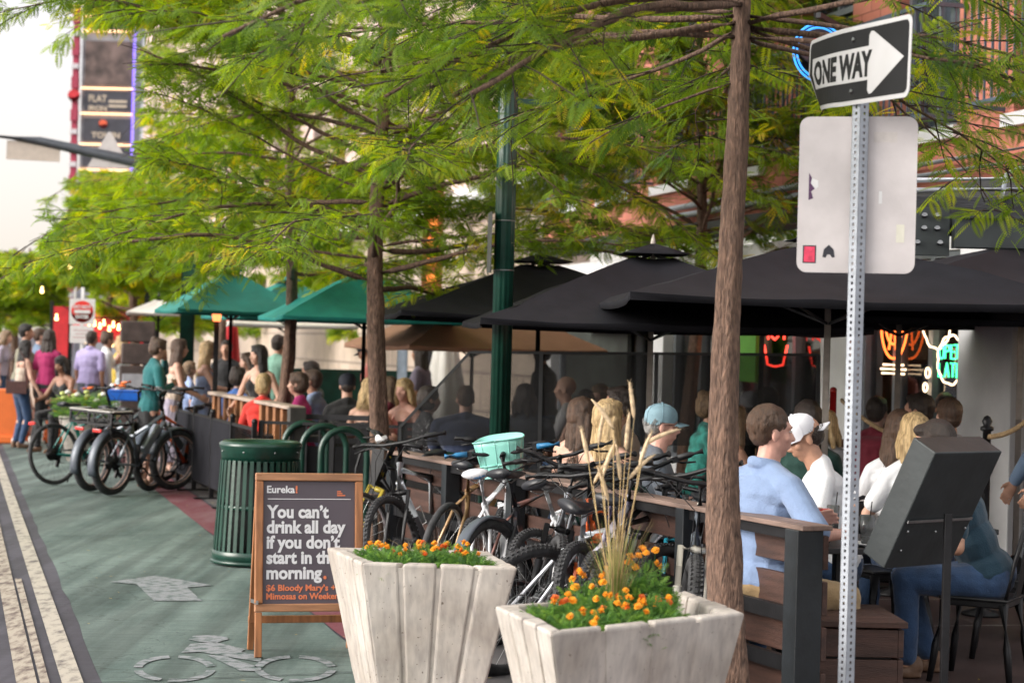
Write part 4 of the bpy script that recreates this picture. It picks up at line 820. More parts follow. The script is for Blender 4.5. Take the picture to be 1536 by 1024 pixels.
# ---- A-frame sign
ORW=M('orange_stained_wood',(.36,.145,.055),.45,0,.28,3,.25,40,stretch=(9,9,1.2),coat=.2); ORWH=M('orange_stained_wood_rail',(.42,.20,.10),.45,0,.25,3,.25,40,stretch=(1.2,9,9),coat=.2)
a0=G(387,988); ay=R(4); t=thing('a_frame_sign','wooden framed A board with white and orange lettering on grey','sandwich board',(a0.x+.278*math.cos(R(15)),a0.y+.278*math.sin(R(15)),.010),R(15))
tl=R(-7.5); PT=Matrix.Translation((0,0,0))@Matrix.Rotation(tl,4,'X')@Matrix.Rotation(R(90),4,'X')
def AP(x,y,z): return PT@Vector((x,y,z))   # x right, y up the board, z to the viewer
W2=.300; bt,tp=.245,1.005; rw=.044
RA=PT.to_3x3()
for x in(-W2+rw/2,W2-rw/2): q=MB(); q.box(AP(x,(bt+tp)/2,0),(rw,tp-bt-2*rw-.004,.035),RA); q.build('frame_stile',ORW,t,bevel=.006)
for y in(bt+rw/2,tp-rw/2): q=MB(); q.box(AP(0,y,0),(2*W2,rw,.0355),RA); q.build('frame_rail',ORWH,t,bevel=.006)
for x in(-W2+.022,W2-.022): q=MB(); q.box(AP(x,bt/2,0),(.038,bt-.002,.03),RA); q.build('leg',ORW,t,bevel=.004)
PGRY=M('board_grey',(.105,.085,.105),.5,0,.06,3)
q=MB(); q.box(AP(0,(bt+tp)/2,-.004),(2*W2-2*rw+.004,tp-bt-2*rw+.004,.006),RA); pn=q.build('poster',PGRY,t)
TW=M('poster_white',(.80,.79,.82),.5,0,.02); TO=M('poster_orange',(.80,.22,.10),.5,0,.02)
def tx(s,x,y,size,mat,bold=.004,W=0,nm='lettering',sp=1,**k): 
    q=MB(); textmesh(q,s,size,Matrix(),bold=bold,depth=.0012,space=sp); x0=min(p[0] for p in q.v); x1=max(p[0] for p in q.v); f=W/(x1-x0) if W else 1; q.v=[tuple(PT@Vector((x+(p[0]-x0)*f,y+p[1],.0015+p[2]))) for p in q.v]; return q.build(nm,mat,pn)
L0=-W2+rw+.020
tx('Eureka',L0,.896,.055,TW,.0016,.155); tx('!',L0+.159,.896,.055,TO,.0022,.011)
q=MB(); q.box(AP(.0,.862,.002),(.462,.004,.001),RA); q.build('rule',TW,pn)
for i,w_ in enumerate((.022,.030,.046)): q=MB(); q.box(AP(.155+w_/2,.905-i*.011,.002),(w_,.0065,.001),RA); q.build('small_print',TO,pn)
for i,(s_,w_) in enumerate((("You can\u2019t",.345),("drink all day",.440),("if you don\u2019t",.408),("start in the",.395),("morning",.308))): tx(s_,L0,.760-i*.0835,.095,TW,.0036,w_)
tx('.',L0+.316,.426,.098,TO,.004,.018)
tx('$6 Bloody Mary\u2019s +',L0,.360,.047,TO,.0014,.385); tx('Mimosas on Weekends',L0,.314,.047,TO,.0014,.445)
q=MB(); RB_=Matrix.Rotation(R(12),3,'X')
for x in(-W2+.02,W2-.02): q.bar((x,.30,.0),(x,.125,.99),.035,.03)
q.bar((-W2,.27,.17),(W2,.27,.17),.03,.04); q.build('rear_frame',ORW,t,bevel=.004); q=MB(); q.box((0,.205,.60),(2*W2-.06,.008,.74),(R(12),0,0)); q.build('rear_panel',BLK,t)
q=MB(); q.bar((-W2+.01,-.01,.30),(-W2+.01,.24,.28),.01,.02); q.build('spreader',STEEL,t)
# ---- concrete planters
def planter(cs,h,label,flare,seed):
    """cs: four rim corners (front left, front right, back right, back left)"""
    c0=sum(cs,Vector())/4; t=thing('planter',label,'planter',(c0.x,c0.y,.010),0,'ribbed concrete planters'); cs=[Vector((p.x-c0.x,p.y-c0.y,0)) for p in cs]; q=MB(); rr=random.Random(seed)
    tw=.068
    for e in range(4):
        A=cs[e];B_=cs[(e+1)%4]; n=4
        inn=lambda p: p*(1-tw/ (p.length*.72))
        for k in range(n):
            g=.011; f0=k/n+(g if k else 0); f1=(k+1)/n-(g if k<n-1 else 0)
            a=A.lerp(B_,f0); b=A.lerp(B_,f1); ai=inn(A).lerp(inn(B_),f0); bi=inn(A).lerp(inn(B_),f1); dz=rr.uniform(-.004,.004)
            out=(B_-A).cross(Vector((0,0,-1))).normalized()*-.0; 
            vs=[]; N=9
            for i in range(N):
                f=i/(N-1); z=h*f; s_=lerp(flare,1,f); ws=lambda: Vector((rr.uniform(-1,1),rr.uniform(-1,1),rr.uniform(-1,1)*(3 if i==N-1 else 0)))*.0012
                vs+=[a*s_+Vector((0,0,z))+ws(),b*s_+Vector((0,0,z))+ws(),bi*s_+Vector((0,0,z+dz)),ai*s_+Vector((0,0,z+dz))]
            fs=[(3,2,1,0),tuple((N-1)*4+i for i in range(4))]
            for i in range(N-1):
                for j in range(4): fs.append((i*4+j,i*4+(j+1)%4,(i+1)*4+(j+1)%4,(i+1)*4+j))
            q.add(vs,fs,False)
    o=q.build('ribbed_wall',CONCP,t,weld=True); o.modifiers.new('Bevel','BEVEL').width=.014; b=o.modifiers['Bevel']; b.segments=3; b.limit_method='ANGLE'; b.angle_limit=R(50)
    s_=lerp(flare,1,.80); q=MB(); q.poly([inn(p)*s_*1.0+Vector((0,0,h*.80+.04)) for p in cs]); q.build('soil',M('dark_soil',(.03,.02,.014),.95,0,.4,30,.6),t)
    # core that closes the gaps between ribs
    q=MB(); vs=[]
    for z,s2 in((.03,flare),(h-.02,1)):
        for p in cs: vs.append(p*s2*.975+Vector((0,0,z)))
        
    for z,s2 in((.03,flare),(h-.02,1)):
        for p in cs: vs.append(inn(p)*s2*1.03+Vector((0,0,z)))
    fs=[(i,(i+1)%4,4+(i+1)%4,4+i) for i in range(4)]+[(8+i,12+i,12+(i+1)%4,8+(i+1)%4) for i in range(4)]+[(4+i,4+(i+1)%4,12+(i+1)%4,12+i) for i in range(4)]
    q.add(vs,fs,False); q.build('wall_core',CONCP,t); return t,c0,cs
def conc_mat():
    m,n,l,b=nodes('weathered_concrete'); tc=n.new('ShaderNodeTexCoord'); mp=n.new('ShaderNodeMapping'); mp.inputs['Scale'].default_value=(17,17,4.5); l.new(tc.outputs['Object'],mp.inputs[0])
    a=n.new('ShaderNodeTexNoise'); a.inputs['Scale'].default_value=2; a.inputs['Detail'].default_value=8; l.new(mp.outputs[0],a.inputs[0])
    r=n.new('ShaderNodeValToRGB'); r.color_ramp.elements[0].position=.28; r.color_ramp.elements[0].color=(.42,.385,.36,1); r.color_ramp.elements[1].position=.62; r.color_ramp.elements[1].color=(.58,.53,.48,1); l.new(a.outputs[0],r.inputs[0])
    v=n.new('ShaderNodeTexNoise'); v.inputs['Scale'].default_value=70; v.inputs['Detail'].default_value=3; l.new(tc.outputs['Object'],v.inputs[0])
    r2=n.new('ShaderNodeValToRGB'); r2.color_ramp.elements[0].position=.27; r2.color_ramp.elements[0].color=(.40,.36,.33,1); r2.color_ramp.elements[1].position=.31; r2.color_ramp.elements[1].color=(1,1,1,1); l.new(v.outputs[0],r2.inputs[0])
    big=n.new('ShaderNodeTexNoise'); big.inputs['Scale'].default_value=3.2; big.inputs['Detail'].default_value=5; l.new(tc.outputs['Object'],big.inputs[0]); r3=n.new('ShaderNodeValToRGB'); r3.color_ramp.elements[0].position=.35; r3.color_ramp.elements[0].color=(.72,.69,.67,1); r3.color_ramp.elements[1].position=.6; r3.color_ramp.elements[1].color=(1,1,1,1); l.new(big.outputs[0],r3.inputs[0])
    m1=n.new('ShaderNodeMix'); m1.data_type='RGBA'; m1.blend_type='MULTIPLY'; m1.inputs[0].default_value=1; l.new(r.outputs[0],m1.inputs[6]); l.new(r2.outputs[0],m1.inputs[7])
    m2=n.new('ShaderNodeMix'); m2.data_type='RGBA'; m2.blend_type='MULTIPLY'; m2.inputs[0].default_value=1; l.new(m1.outputs[2],m2.inputs[6]); l.new(r3.outputs[0],m2.inputs[7]); l.new(m2.outputs[2],b.inputs['Base Color']); b.inputs['Roughness'].default_value=.85
    bp=n.new('ShaderNodeBump'); bp.inputs['Strength'].default_value=.45; bp.inputs['Distance'].default_value=.004; l.new(a.outputs[0],bp.inputs['Height']); bp2=n.new('ShaderNodeBump'); bp2.inputs['Strength'].default_value=.8; bp2.inputs['Distance'].default_value=.004; l.new(r2.outputs[0],bp2.inputs['Height']); l.new(bp.outputs[0],bp2.inputs['Normal']); l.new(bp2.outputs[0],b.inputs['Normal']); return m
CONCP=conc_mat()
hp=.74
pl1,pc1,pcs1=planter([G(541,846,hp),G(777,854,hp),G(732,829,hp),G(489,823,hp)],hp,'left concrete planter, square tapered and full of orange marigolds beside the A board',.60,1)
pl2,pc2,pcs2=planter([G(825,953,hp),G(1119,922,hp),G(1026,888,hp),G(741,911,hp)],hp,'right concrete planter with marigolds and tall dry grass in front of the tree trunk',.60,2)
# ---- marigolds
PET=M('marigold_petal',(.90,.34,.012),.6,0,.2,60,.2); PET2=M('marigold_petal_deep',(.70,.13,.01),.6,0,.3,60,.2); MGL=leaf_mat('marigold_leaf',((.05,.13,.035),(.12,.25,.06),(.20,.34,.08)),.0)
T7=leaf_template(6,.05,.020,.0065)
def marigold(base,label,nf,rad,seed,hgt=.13,group='marigold plants in the concrete planters',small=1):
    rr=random.Random(seed); t=thing('marigold_plant',label,'plant',base,0,group); pos=[];dr=[];up=[];ti=[];s2=[]; st=MB()
    for i in range(int(620*rad/.14)):
        a=rr.uniform(0,2*PI); q=rad*math.sqrt(rr.random()); z=rr.uniform(.01,hgt)*(1-.45*(q/rad)**2); pos.append((q*math.cos(a),q*math.sin(a),z)); dr.append((math.cos(a)*rr.uniform(0,1)+rr.uniform(-.5,.5),math.sin(a)*rr.uniform(0,1)+rr.uniform(-.5,.5),rr.uniform(-.1,1.0))); up.append((rr.uniform(-.5,.5),rr.uniform(-.5,.5),1)); ti.append(rr.uniform(.05,.95)); s2.append(rr.uniform(.7,1.35))
    leaves_mesh('foliage',MGL,t,np.array(pos),np.array(dr),np.array(up),np.array(s2),np.array(ti),T7)
    for i in range(int(nf*1.6)):
        a=rr.uniform(0,2*PI); q=rad*.8*math.sqrt(rr.random()); c=Vector((q*math.cos(a),q*math.sin(a),hgt*rr.uniform(.95,1.25))); st.tube([(c.x*.7,c.y*.7,.02),(c.x*.95,c.y*.95,c.z*.6),c],.0015,5)
        f=MB(); rf=rr.uniform(.011,.0185)*small; nrm=Vector((rr.uniform(-.5,.5),rr.uniform(-.9,.1),1)).normalized(); X,Y,_=frame(nrm)
        for ring in range(4):
            np_=11-ring*2; ra=rf*(1-.22*ring); 
            for k in range(np_):
                b=2*PI*k/np_+ring*.4+rr.uniform(-.1,.1); d=X*math.cos(b)+Y*math.sin(b); e=nrm.cross(d); w_=ra*.42; o0=c+nrm*(.004*ring); tip=o0+d*ra+nrm*rr.uniform(-.002,.004)
                f.add([o0,o0+d*ra*.6-e*w_,tip-e*w_*.5,tip+e*w_*.5,o0+d*ra*.6+e*w_],[(0,1,2,3,4)],False)
        f.ell(c+nrm*.006,(rf*.35,rf*.35,rf*.3),None,8,5); f.ell(c-nrm*.003,(.006,.006,.008),None,6,5)
        f.build('flower',PET if rr.random()<.8 else PET2,t)
    st.build('stem',MGL,t)
def pspot(pc,cs,u,v,z): # bilinear inside planter
    a=cs[0].lerp(cs[1],u); b=cs[3].lerp(cs[2],u); p=a.lerp(b,v)*.80; return (pc.x+p.x,pc.y+p.y,z)
lab1=['marigold plant in the front left corner of the left planter','marigold plant at the front middle of the left planter','marigold plant at the front right of the left planter','marigold plant at the back left of the left planter','marigold plant at the back middle of the left planter','marigold plant with a dense cluster of blooms, back right of the left planter']
for i,(u,v,nf) in enumerate(((.20,.20,3),(.5,.2,3),(.80,.22,3),(.2,.68,4),(.5,.72,5),(.78,.7,8))): marigold(pspot(pc1,pcs1,u,v,.645),lab1[i],nf,.105,20+i)
lab2=['marigold plant in the front left corner of the right planter','marigold plant left of centre at the front of the right planter','marigold plant right of centre at the front of the right planter','marigold plant at the left rim of the right planter','marigold plant at the back left of the right planter','marigold plant behind the dry grass of the right planter','tall marigold plant leaning over the back right rim of the right planter','marigold plant in the middle of the right planter']
for i,(u,v,nf,hg) in enumerate(((.17,.22,5,.12),(.42,.2,5,.13),(.63,.25,6,.14),(.14,.62,4,.15),(.36,.72,5,.20),(.60,.75,3,.20),(.68,.62,7,.26),(.42,.45,5,.16))): marigold(pspot(pc2,pcs2,u,v,.635),lab2[i],nf,.11,40+i,hg)
# ornamental grasses
STRAW=M('dry_grass',(.50,.36,.17),.7,0,.25,20); GRS=M('green_grass_blade',(.20,.26,.06),.6,0,.35,12); SEED=M('seed_head',(.62,.47,.30),.8,0,.25,60,.6)
def grass(base,label,nb,hgt,heads,seed,mat,spread=.25):
    rr=random.Random(seed); t=thing('ornamental_grass',label,'grass clump',base); q=MB(); q.m=0
    for i in range(nb):
        a=rr.uniform(0,2*PI); L=hgt*rr.uniform(.5,1.05); w=rr.uniform(.0016,.003); r0=rr.uniform(0,.035); s_=rr.uniform(.1,1)*spread*L*1.5; p0=Vector((r0*math.cos(a),r0*math.sin(a),0)); d=Vector((math.cos(a),math.sin(a),0)); e=Vector((-d.y,d.x,0)); pts=[]
        for k in range(6): f=k/5; pts.append(p0+d*s_*f*f+Vector((0,0,L*(f-.18*f*f*spread*3))))
        q.m=0 if rr.random()<.5 else 1; vs=[]
        for k,p in enumerate(pts): ww=w*(1-.85*k/5); vs+=[p-e*ww,p+e*ww]
        q.add(vs,[(2*k,2*k+1,2*k+3,2*k+2) for k in range(5)],False)
    q.build('blades',mat,t)
    for i,(dx,dy,hz,bend) in enumerate(heads):
        q=MB(); pts=[Vector((dx*.1,dy*.1,0)),Vector((dx*.35,dy*.4,hz*.45)),Vector((dx*.8,dy*.9,hz*.80)),Vector((dx,dy,hz))]; q.tube(pts,[.0024,.002,.0017,.0014],5); so_=q.build('stalk',mat[0],t)
        q=MB(); e=pts[-1]; d=Vector((bend,rr.uniform(-.2,.2),1-abs(bend))).normalized(); path=[e+d*(.15*k/8)+Vector((bend*.05*(k/8)**2,0,-.05*abs(bend)*(k/8)**2)) for k in range(9)]; q.tube(path,[.003,.0065,.008,.0085,.0085,.008,.007,.005,.002],7)
        for k in range(110):
            f=rr.random(); p=path[int(f*8)]+ (path[min(8,int(f*8)+1)]-path[int(f*8)])*rr.random(); a=rr.uniform(0,2*PI); x,y,_=frame(d); dd=(x*math.cos(a)+y*math.sin(a)+d*1.3).normalized(); q.add([p,p+dd*.012+x*.001,p+dd*.019],[(0,1,2)],False)
        q.build('seed_head',SEED,so_)
gx=pspot(pc2,pcs2,.50,.66,.63)
grass(gx,'tall dry ornamental grass with straw seed heads in the right planter',260,.50,[(-.09,.05,.58,.3),(.08,-.04,.66,.2),(-.03,.05,.52,-.2),(.045,.05,.60,.4),(-.11,.02,.66,-.15),(-.075,.03,.74,.1),(-.02,-.02,.80,-.35),(.03,.0,.72,.05),(.06,.02,.84,-.1),(.10,.0,.74,.55),(-.055,0,.62,.2),(.015,.04,.60,-.1)],5,[STRAW,GRS],.22)
grass(pspot(pc1,pcs1,.50,.82,.64),'low pale dry grass tuft in the left planter',90,.26,[],6,[M('pale_dry_grass',(.62,.52,.34),.7,0,.2,20),STRAW],.75)
# ---- bike racks
def rack(px,d,w,h,head,label,y=700,z0=0):
    b=GX(px,d,0,y); t=thing('bike_rack',label,'bike rack',(b.x,b.y,0),R(head),'green hooped bike racks'); r=w/2; pts=[Vector((-r,0,0)),Vector((-r,0,(h-r)*.5)),Vector((-r,0,h-r))]+[Vector((-r*math.cos(PI*k/14),0,h-r+r*math.sin(PI*k/14))) for k in range(1,14)]+[Vector((r,0,h-r)),Vector((r,0,(h-r)*.5)),Vector((r,0,0))]
    q=MB(); q.tube(pts,.030,14); q.build('hoop',GREEN,t); 
    for s_ in(-1,1): q=MB(); q.cyl((s_*r,0,0),(s_*r,0,.012),.075,n=20); q.build('foot_plate',GREEN,t)
rack(662,14.6,.62,.93,12,'green hooped bike rack behind the silver bicycle')
rack(846,12.6,.62,.92,20,'green hooped bike rack behind the dark bicycle with mudguards')
rack(932,12.0,.62,.92,20,'green hooped bike rack behind the dry grass')
for i,x in enumerate((458,486,516)): rack(x,19.2-i*.6,.42,.95,14,['left','middle','right'][i]+'most of the three empty green bike racks by the litter bin')
# ---- menu box on stand at right
DKM=M('dark_slate_metal',(.035,.042,.045),.45,.2,.15,6,.1,30)
mbp=GX(1400,9.0,0,1000); t=thing('menu_stand','large black tilted menu box on a slim post, seen from behind','menu stand',(mbp.x,mbp.y,.016),0)
TM=Matrix.Translation((-.065,.06,1.105))@Matrix.Rotation(R(40),4,'Z')@Matrix.Rotation(R(27),4,'X')
q=MB(TM); q.box((0,-.075,0),(.48,.14,.60)); q.build('box',DKM,t,bevel=.006)
q=MB(TM); q.box((0,-.1535,-.05),(.46,.004,.012)); q.build('seam',STEEL,t)
q=MB(TM)
for x,z in((-.2,-.10),(.0,-.11),(.21,-.10),(-.19,-.2)): q.ell((x,-.1535,z),.006,None,8,5)
q.build('rivet',STEEL,t)
q=MB(); q.bar((.02,-.125,.0),(.02,-.125,1.03),.034,.034); q.build('post',BLK,t,bevel=.003)
q=MB(); q.box((.02,-.125,-.004),(.36,.36,.014)); q.build('base_plate',BLK,t)
# ---- do not enter sign
b=GX(120,34,0,600); t=thing('do_not_enter_sign','red disc DO NOT ENTER sign over a white plate on a white post','sign',(b.x,b.y,0),R(6))
q=MB(); q.cyl((0,.02,0),(0,.02,2.55),.03,n=10); q.build('post',WHITEP,t); SR_=M('sign_red',(.75,.03,.02),.4,0,.05)
zc=H-XY(115,467)[1]/88; q=MB(); q.prism(rrect(.43,.44,.02),-.003,.003,plane((0,0,zc),0)); pn2=q.build('square_plate',WHITEP,t)
q=MB(); q.cyl((0,-.004,zc),(0,-.007,zc),.185,n=40); q.build('red_disc',SR_,pn2); q=MB(); q.box((0,-.009,zc),(.27,.002,.058)); q.build('white_bar',WHITEP,pn2)
for s_,dz in(('DO NOT',.055),('ENTER',-.115)): q=MB(); textmesh(q,s_,.082,plane((0,-.0095,zc+dz),0),bold=.003,align='CENTER',xs=.9); q.build('lettering',WHITEP,pn2)
q=MB(); q.prism(rrect(.40,.30,.02),-.003,.003,plane((0,0,zc-.385),0)); p2=q.build('lower_plate',WHITEP,t)
for k,w_ in enumerate((.28,.22,.30)): q=MB(); q.box((0,-.005,zc-.32-k*.06),(w_,.002,.018)); q.build('text_line',M('faded_pink_text',(.60,.45,.45),.6),p2)
# ---- traffic mast arm
d=38; a=P(-60,198,d); b=P(60,212,d); c_=P(205,243,d); t=thing('signal_mast','dark steel signal mast arm crossing the sky with the back of a street name plate','signal mast',(c_.x+.25,d,0))
o0=Vector((c_.x+.25,d,0)); MAST=M('dark_mast_steel',(.075,.085,.10),.5,.3)
q=MB(); q.tube([a-o0,b-o0,c_-o0,P(232,262,d)-o0],[.07,.085,.11,.12],12); q.build('arm',MAST,t); q=MB(); q.cyl((P(232,262,d)-o0).xy.to_3d(),P(232,262,d)-o0+Vector((0,0,.3)),.14,.12); q.build('mast_pole',MAST,t)
e=P(50,227,d)-o0; q=MB(); q.box(e,(1.02,.02,.36),(0,R(1.5),0)); q.build('name_plate',M('plate_back',(.50,.44,.38),.6,.1,.06),t)
e=P(163,228,d)-o0; q=MB(); q.prism([(-.40,-.30),(-.02,.38),(.03,.38),(.44,-.30)],-.01,.01,plane(e,0)); q.build('triangular_plate',M('plate_back2',(.55,.53,.53),.6,.1,.06),t)
# ---------------------------------------------------------------- umbrellas
BCAN=M('black_canvas',(.013,.013,.017),.8,0,.15,6,.12,60,spec=.2); TCAN=M('teal_canvas',(.020,.30,.27),.75,0,.1,6,.12,60); DTC=M('deep_teal_canvas',(.010,.17,.145),.75,0,.1,6,.1,60); WCAN=M('white_canvas',(.72,.70,.66),.8,0,.05,6); TANC=M('tan_canvas',(.34,.185,.12),.8,0,.08,4,.1,40)
POLE=M('greige_pole',(.52,.46,.41),.45,.2,.1,20); 
SAG=bpy.data.textures.new('sag','CLOUDS'); SAG.noise_scale=.45; SAG.noise_depth=2
def umbrella(x,d,half,ez,az,label,can,rz,pole=POLE,sides=4,group='patio umbrellas',vent=True,z0=.016,drop=.0,ptop=None):
    b=GX(x,d,0,540); t=thing('patio_umbrella',label,'umbrella',(b.x,b.y,z0),R(rz),group); ez-=z0; az-=z0
    R0=half*(math.sqrt(2) if sides==4 else 1); off=PI/4 if sides==4 else 0
    rim=[Vector((R0*math.cos(2*PI*k/sides+off),R0*math.sin(2*PI*k/sides+off),ez)) for k in range(sides)]
    q=MB(); A=Vector((0,0,az-.03)); N=10
    for k in range(sides):
        a,b_=rim[k],rim[(k+1)%sides]; vs=[]
        for i in range(N+1):
            f=.10+.90*i/N; 
            for j in range(N+1):
                g=j/N; e=a.lerp(b_,g); e=e+(Vector((0,0,0))-Vector((e.x,e.y,0)))*.035*math.sin(PI*g)   # scalloped inward edge
                p=A.lerp(e,f); p.z-= (.07*math.sin(PI*g)*math.sin(PI*min(1,f)*.9))*half/1.35 ; p.z+=.0; vs.append(p)
        q.add(vs,[(i*(N+1)+j,(i+1)*(N+1)+j,(i+1)*(N+1)+j+1,i*(N+1)+j+1) for i in range(N) for j in range(N)])
        # short valance
        vs=[]
        for j in range(N+1):
            g=j/N; e=a.lerp(b_,g); e=e+(Vector((0,0,0))-Vector((e.x,e.y,0)))*.035*math.sin(PI*g); e.z-=.07*math.sin(PI*g)*math.sin(PI*.9)*half/1.35; vs+=[e,e-Vector((0,0,.045))]
        q.add(vs,[(2*j,2*j+1,2*j+3,2*j+2) for j in range(N)])
    o=q.build('canopy',can,t,weld=True); dp=o.modifiers.new('Sag','DISPLACE'); dp.texture=SAG; dp.strength=.055; dp.mid_level=.5; dp.texture_coords='OBJECT' if False else 'LOCAL'; o.data.set_sharp_from_angle(angle=R(14)); so_=o.modifiers.new('Solid','SOLIDIFY'); so_.thickness=.004
    if vent:
        q=MB(); vs=[]
        for i in range(3):
            f=i/2*.18
            for k in range(sides*4):
                kk=k/4; a,b_=rim[int(kk)%sides],rim[(int(kk)+1)%sides]; g=kk-int(kk); e=a.lerp(b_,g); p=Vector((e.x*f,e.y*f,az+.02-(az-ez)*f*.80-.02*math.sin(PI*g)*f)); vs.append(p)
        m=sides*4; q.add(vs,[(i*m+k,i*m+(k+1)%m,(i+1)*m+(k+1)%m,(i+1)*m+k) for i in range(2) for k in range(m)]); o=q.build('vent_cap',can,t); o.modifiers.new('Solid','SOLIDIFY').thickness=.004
    q=MB(); q.cyl((0,0,0),(0,0,az-.03),.022,n=12); q.build('pole',pole,t)
    q=MB(); q.lathe([(.012,az),(.020,az+.02),(.016,az+.05),(.003,az+.09)],(0,0,0),10); q.build('finial',pole,t)
    for k in range(sides):
        q=MB(); e=rim[k]; q.bar((0,0,az-.06),(e.x*.95,e.y*.95,lerp(az-.06,ez-.02,.95)),.014,.018); h_=Vector((e.x*.5,e.y*.5,lerp(az-.06,ez-.015,.5))); q.bar((0,0,lerp(ez,az,.1)-.18),h_,.014,.016); q.build('rib',BLK,t)
    q=MB(); q.lathe([(.0,0),(.26,.0),(.26,.04),(.08,.08),(.05,.28),(.022,.30)],(0,0,0),24); q.build('base',BLK,t)
    return t
umbrella(1240,12.9,1.42,2.07,2.52,'largest black square umbrella, nearest, behind the white sign back',BCAN,2)
umbrella(975,15.0,1.36,1.93,2.52,'middle black umbrella with pale finial between the lamp post and the thick trunk',BCAN,4)
umbrella(806,18.4,1.45,2.02,2.58,'black umbrella behind the green lamp post, leftmost of the black ones',BCAN,10,pole=BLK)
umbrella(1142,16.6,1.30,2.02,2.45,'black umbrella seen low behind the thick trunk with a greige pole',BCAN,6)
umbrella(1347,15.4,1.35,2.03,2.5,'black umbrella seen edge on below the nearest one, pole by the rope',BCAN,0)
umbrella(1530,14.5,1.3,2.26,2.62,'black umbrella cut off by the right edge of the picture',BCAN,8)
umbrella(545,21.4,1.02,2.00,2.55,'bright teal umbrella directly behind the slim tree trunk',TCAN,14,pole=BLK)
umbrella(345,24.3,.80,2.08,2.62,'deep teal umbrella at the left end of the fenced patio',DTC,20,pole=BLK)
umbrella(430,27.0,.95,2.05,2.6,'teal umbrella between the deep teal one and the bright one',DTC,24,pole=BLK)
umbrella(236,33.0,.52,2.14,2.40,'small white umbrella left of the deep teal one',WCAN,10,pole=BLK,vent=False)
umbrella(430,30.0,.95,1.98,2.35,'white umbrella seen low under the teal umbrellas',WCAN,12,pole=BLK,vent=False)
umbrella(708,22.5,1.15,1.72,2.35,'tan umbrella hanging low behind the mesh screen',TANC,22,vent=False,sides=4)
umbrella(985,26.0,.9,2.0,2.2,'pale umbrella deep in the patio under the black ones',WCAN,10,vent=False)
# ---------------------------------------------------------------- fences
def pt(x,y,d): return P(x,y,d)
# near patio rail of deck boards, black posts
A0=Vector((1.365,9.15,0)); B0=Vector((-.83,14.5,0)); dirf=(B0-A0).normalized(); Lf=(B0-A0).length; az_=math.atan2(dirf.y,dirf.x)
t=thing('patio_rail','low stained board rail with black steel posts behind the bicycles','railing',A0,az_)
n=5
for i in range(n+1):
    x=i*Lf/n; q=MB(); q.box((x,.0,.47),(.09 if i else .12,.10 if i else .135,.93)); q.build('post',M('black_post',(.014,.018,.022),.45,0,.2,10,.1,50),t,bevel=.004)
for i in range(n):
    for j,z in enumerate((.20,.41,.62,.83)): 
        q=MB(); q.box(((i+.5)*Lf/n-(.03 if i==0 else 0),-.085,z),(Lf/n-.01+(.06 if i==0 else 0),.03,.155)); q.build('board',DKWOOD,t,bevel=.004)
q=MB(); 
for z in(.10,.30,.53,.915): q.bar((.05,.0,z),(Lf,.0,z),.035,.07)
q.build('steel_rail',BLK,t)
q=MB(); q.box((Lf/2-.02,-.03,.945),(Lf+.10,.16,.024)); q.build('top_board',M('weathered_top_board',(.20,.135,.11),.6,0,.3,3,.2,30,stretch=(1,9,9)),t,bevel=.004)
# wooden bench box
bb=GX(1250,9.75,0,900); t=thing('deck_bench','dark stained slatted bench box behind the sign post','bench',(bb.x,bb.y,.016),R(2)); 
for k in range(3): q=MB(); q.box((0,-.30,.075+k*.143),(.50,.028,.132)); q.build('front_board',DKWOOD,t,bevel=.004)
for k in range(3): q=MB(); q.box((.265,.0,.075+k*.143),(.028,.62,.132)); q.build('side_board',DKWOOD,t,bevel=.004)
for k in range(4): q=MB(); q.box((.0,-.255+k*.165,.452),(.585,.158,.030)); q.build('seat_board',DKWOOD,t,bevel=.004)
q=MB(); q.box((0,0,.21),(.46,.54,.41)); q.build('core',BLK,t)
# fenced patio on the left : black panels with wooden rail on top
A1=Vector((-2.46,19.2,0)); B1=Vector((-3.95,23.8,0)); dv=(B1-A1); L1=dv.length; az1=math.atan2(dv.y,dv.x)
PANEL=M('charcoal_banner',(.020,.020,.025),.9,0,.15,4,.15,40,spec=.1)
t=thing('street_fence','black steel fence panels with charcoal banners along the red kerb','fence',(A1.x,A1.y,.012),az1); n=4
for i in range(n+1): q=MB(); x=i*L1/n; q.box((x,0,.46),(.05,.05,.92)); q.ell((x,0,.935),.032,None,10,6); q.box((x,-.02,.006),(.10,.42,.012)); q.build('post',BLK,t,bevel=.003)
for i in range(n):
    x0=i*L1/n+.03;x1=(i+1)*L1/n-.03; q=MB()
    for z in(.13,.86): q.bar((x0,0,z),(x1,0,z),.03,.03)
    for k in range(13): xx=lerp(x0,x1,(k+.5)/13); q.bar((xx,0,.13),(xx,0,.86),.012)
    o=q.build('rail_panel',BLK,t)
    if i: q=MB(); q.box(((x0+x1)/2,.020,.49),(x1-x0,.006,.72)); q.build('banner',PANEL,o)
WR=M('orange_brown_wood',(.30,.13,.055),.6,0,.3,5,.2,30); WT=M('grey_rail_top',(.42,.33,.27),.6,0,.2,4,.2,30,stretch=(1,8,8))
t=thing('wooden_patio_rail','wooden patio rail with pale top and orange brown blocks behind the black fence','railing',(A1.x+.30,A1.y+.05,.012),az1)
q=MB(); q.box((L1/2,-.1,1.075),(L1,.16,.035)); q.build('top_rail',WT,t,bevel=.004)
for k in range(13): q=MB(); q.box((L1*(k+.5)/13,-.1,.52),(.12,.08,1.06)); q.build('post',WR,t,bevel=.004)
q=MB(); q.box((0,-.1,.54),(.14,.16,1.08)); q.build('end_post',M('dark_end_post',(.06,.055,.05),.7,0,.2,10),t,bevel=.004)
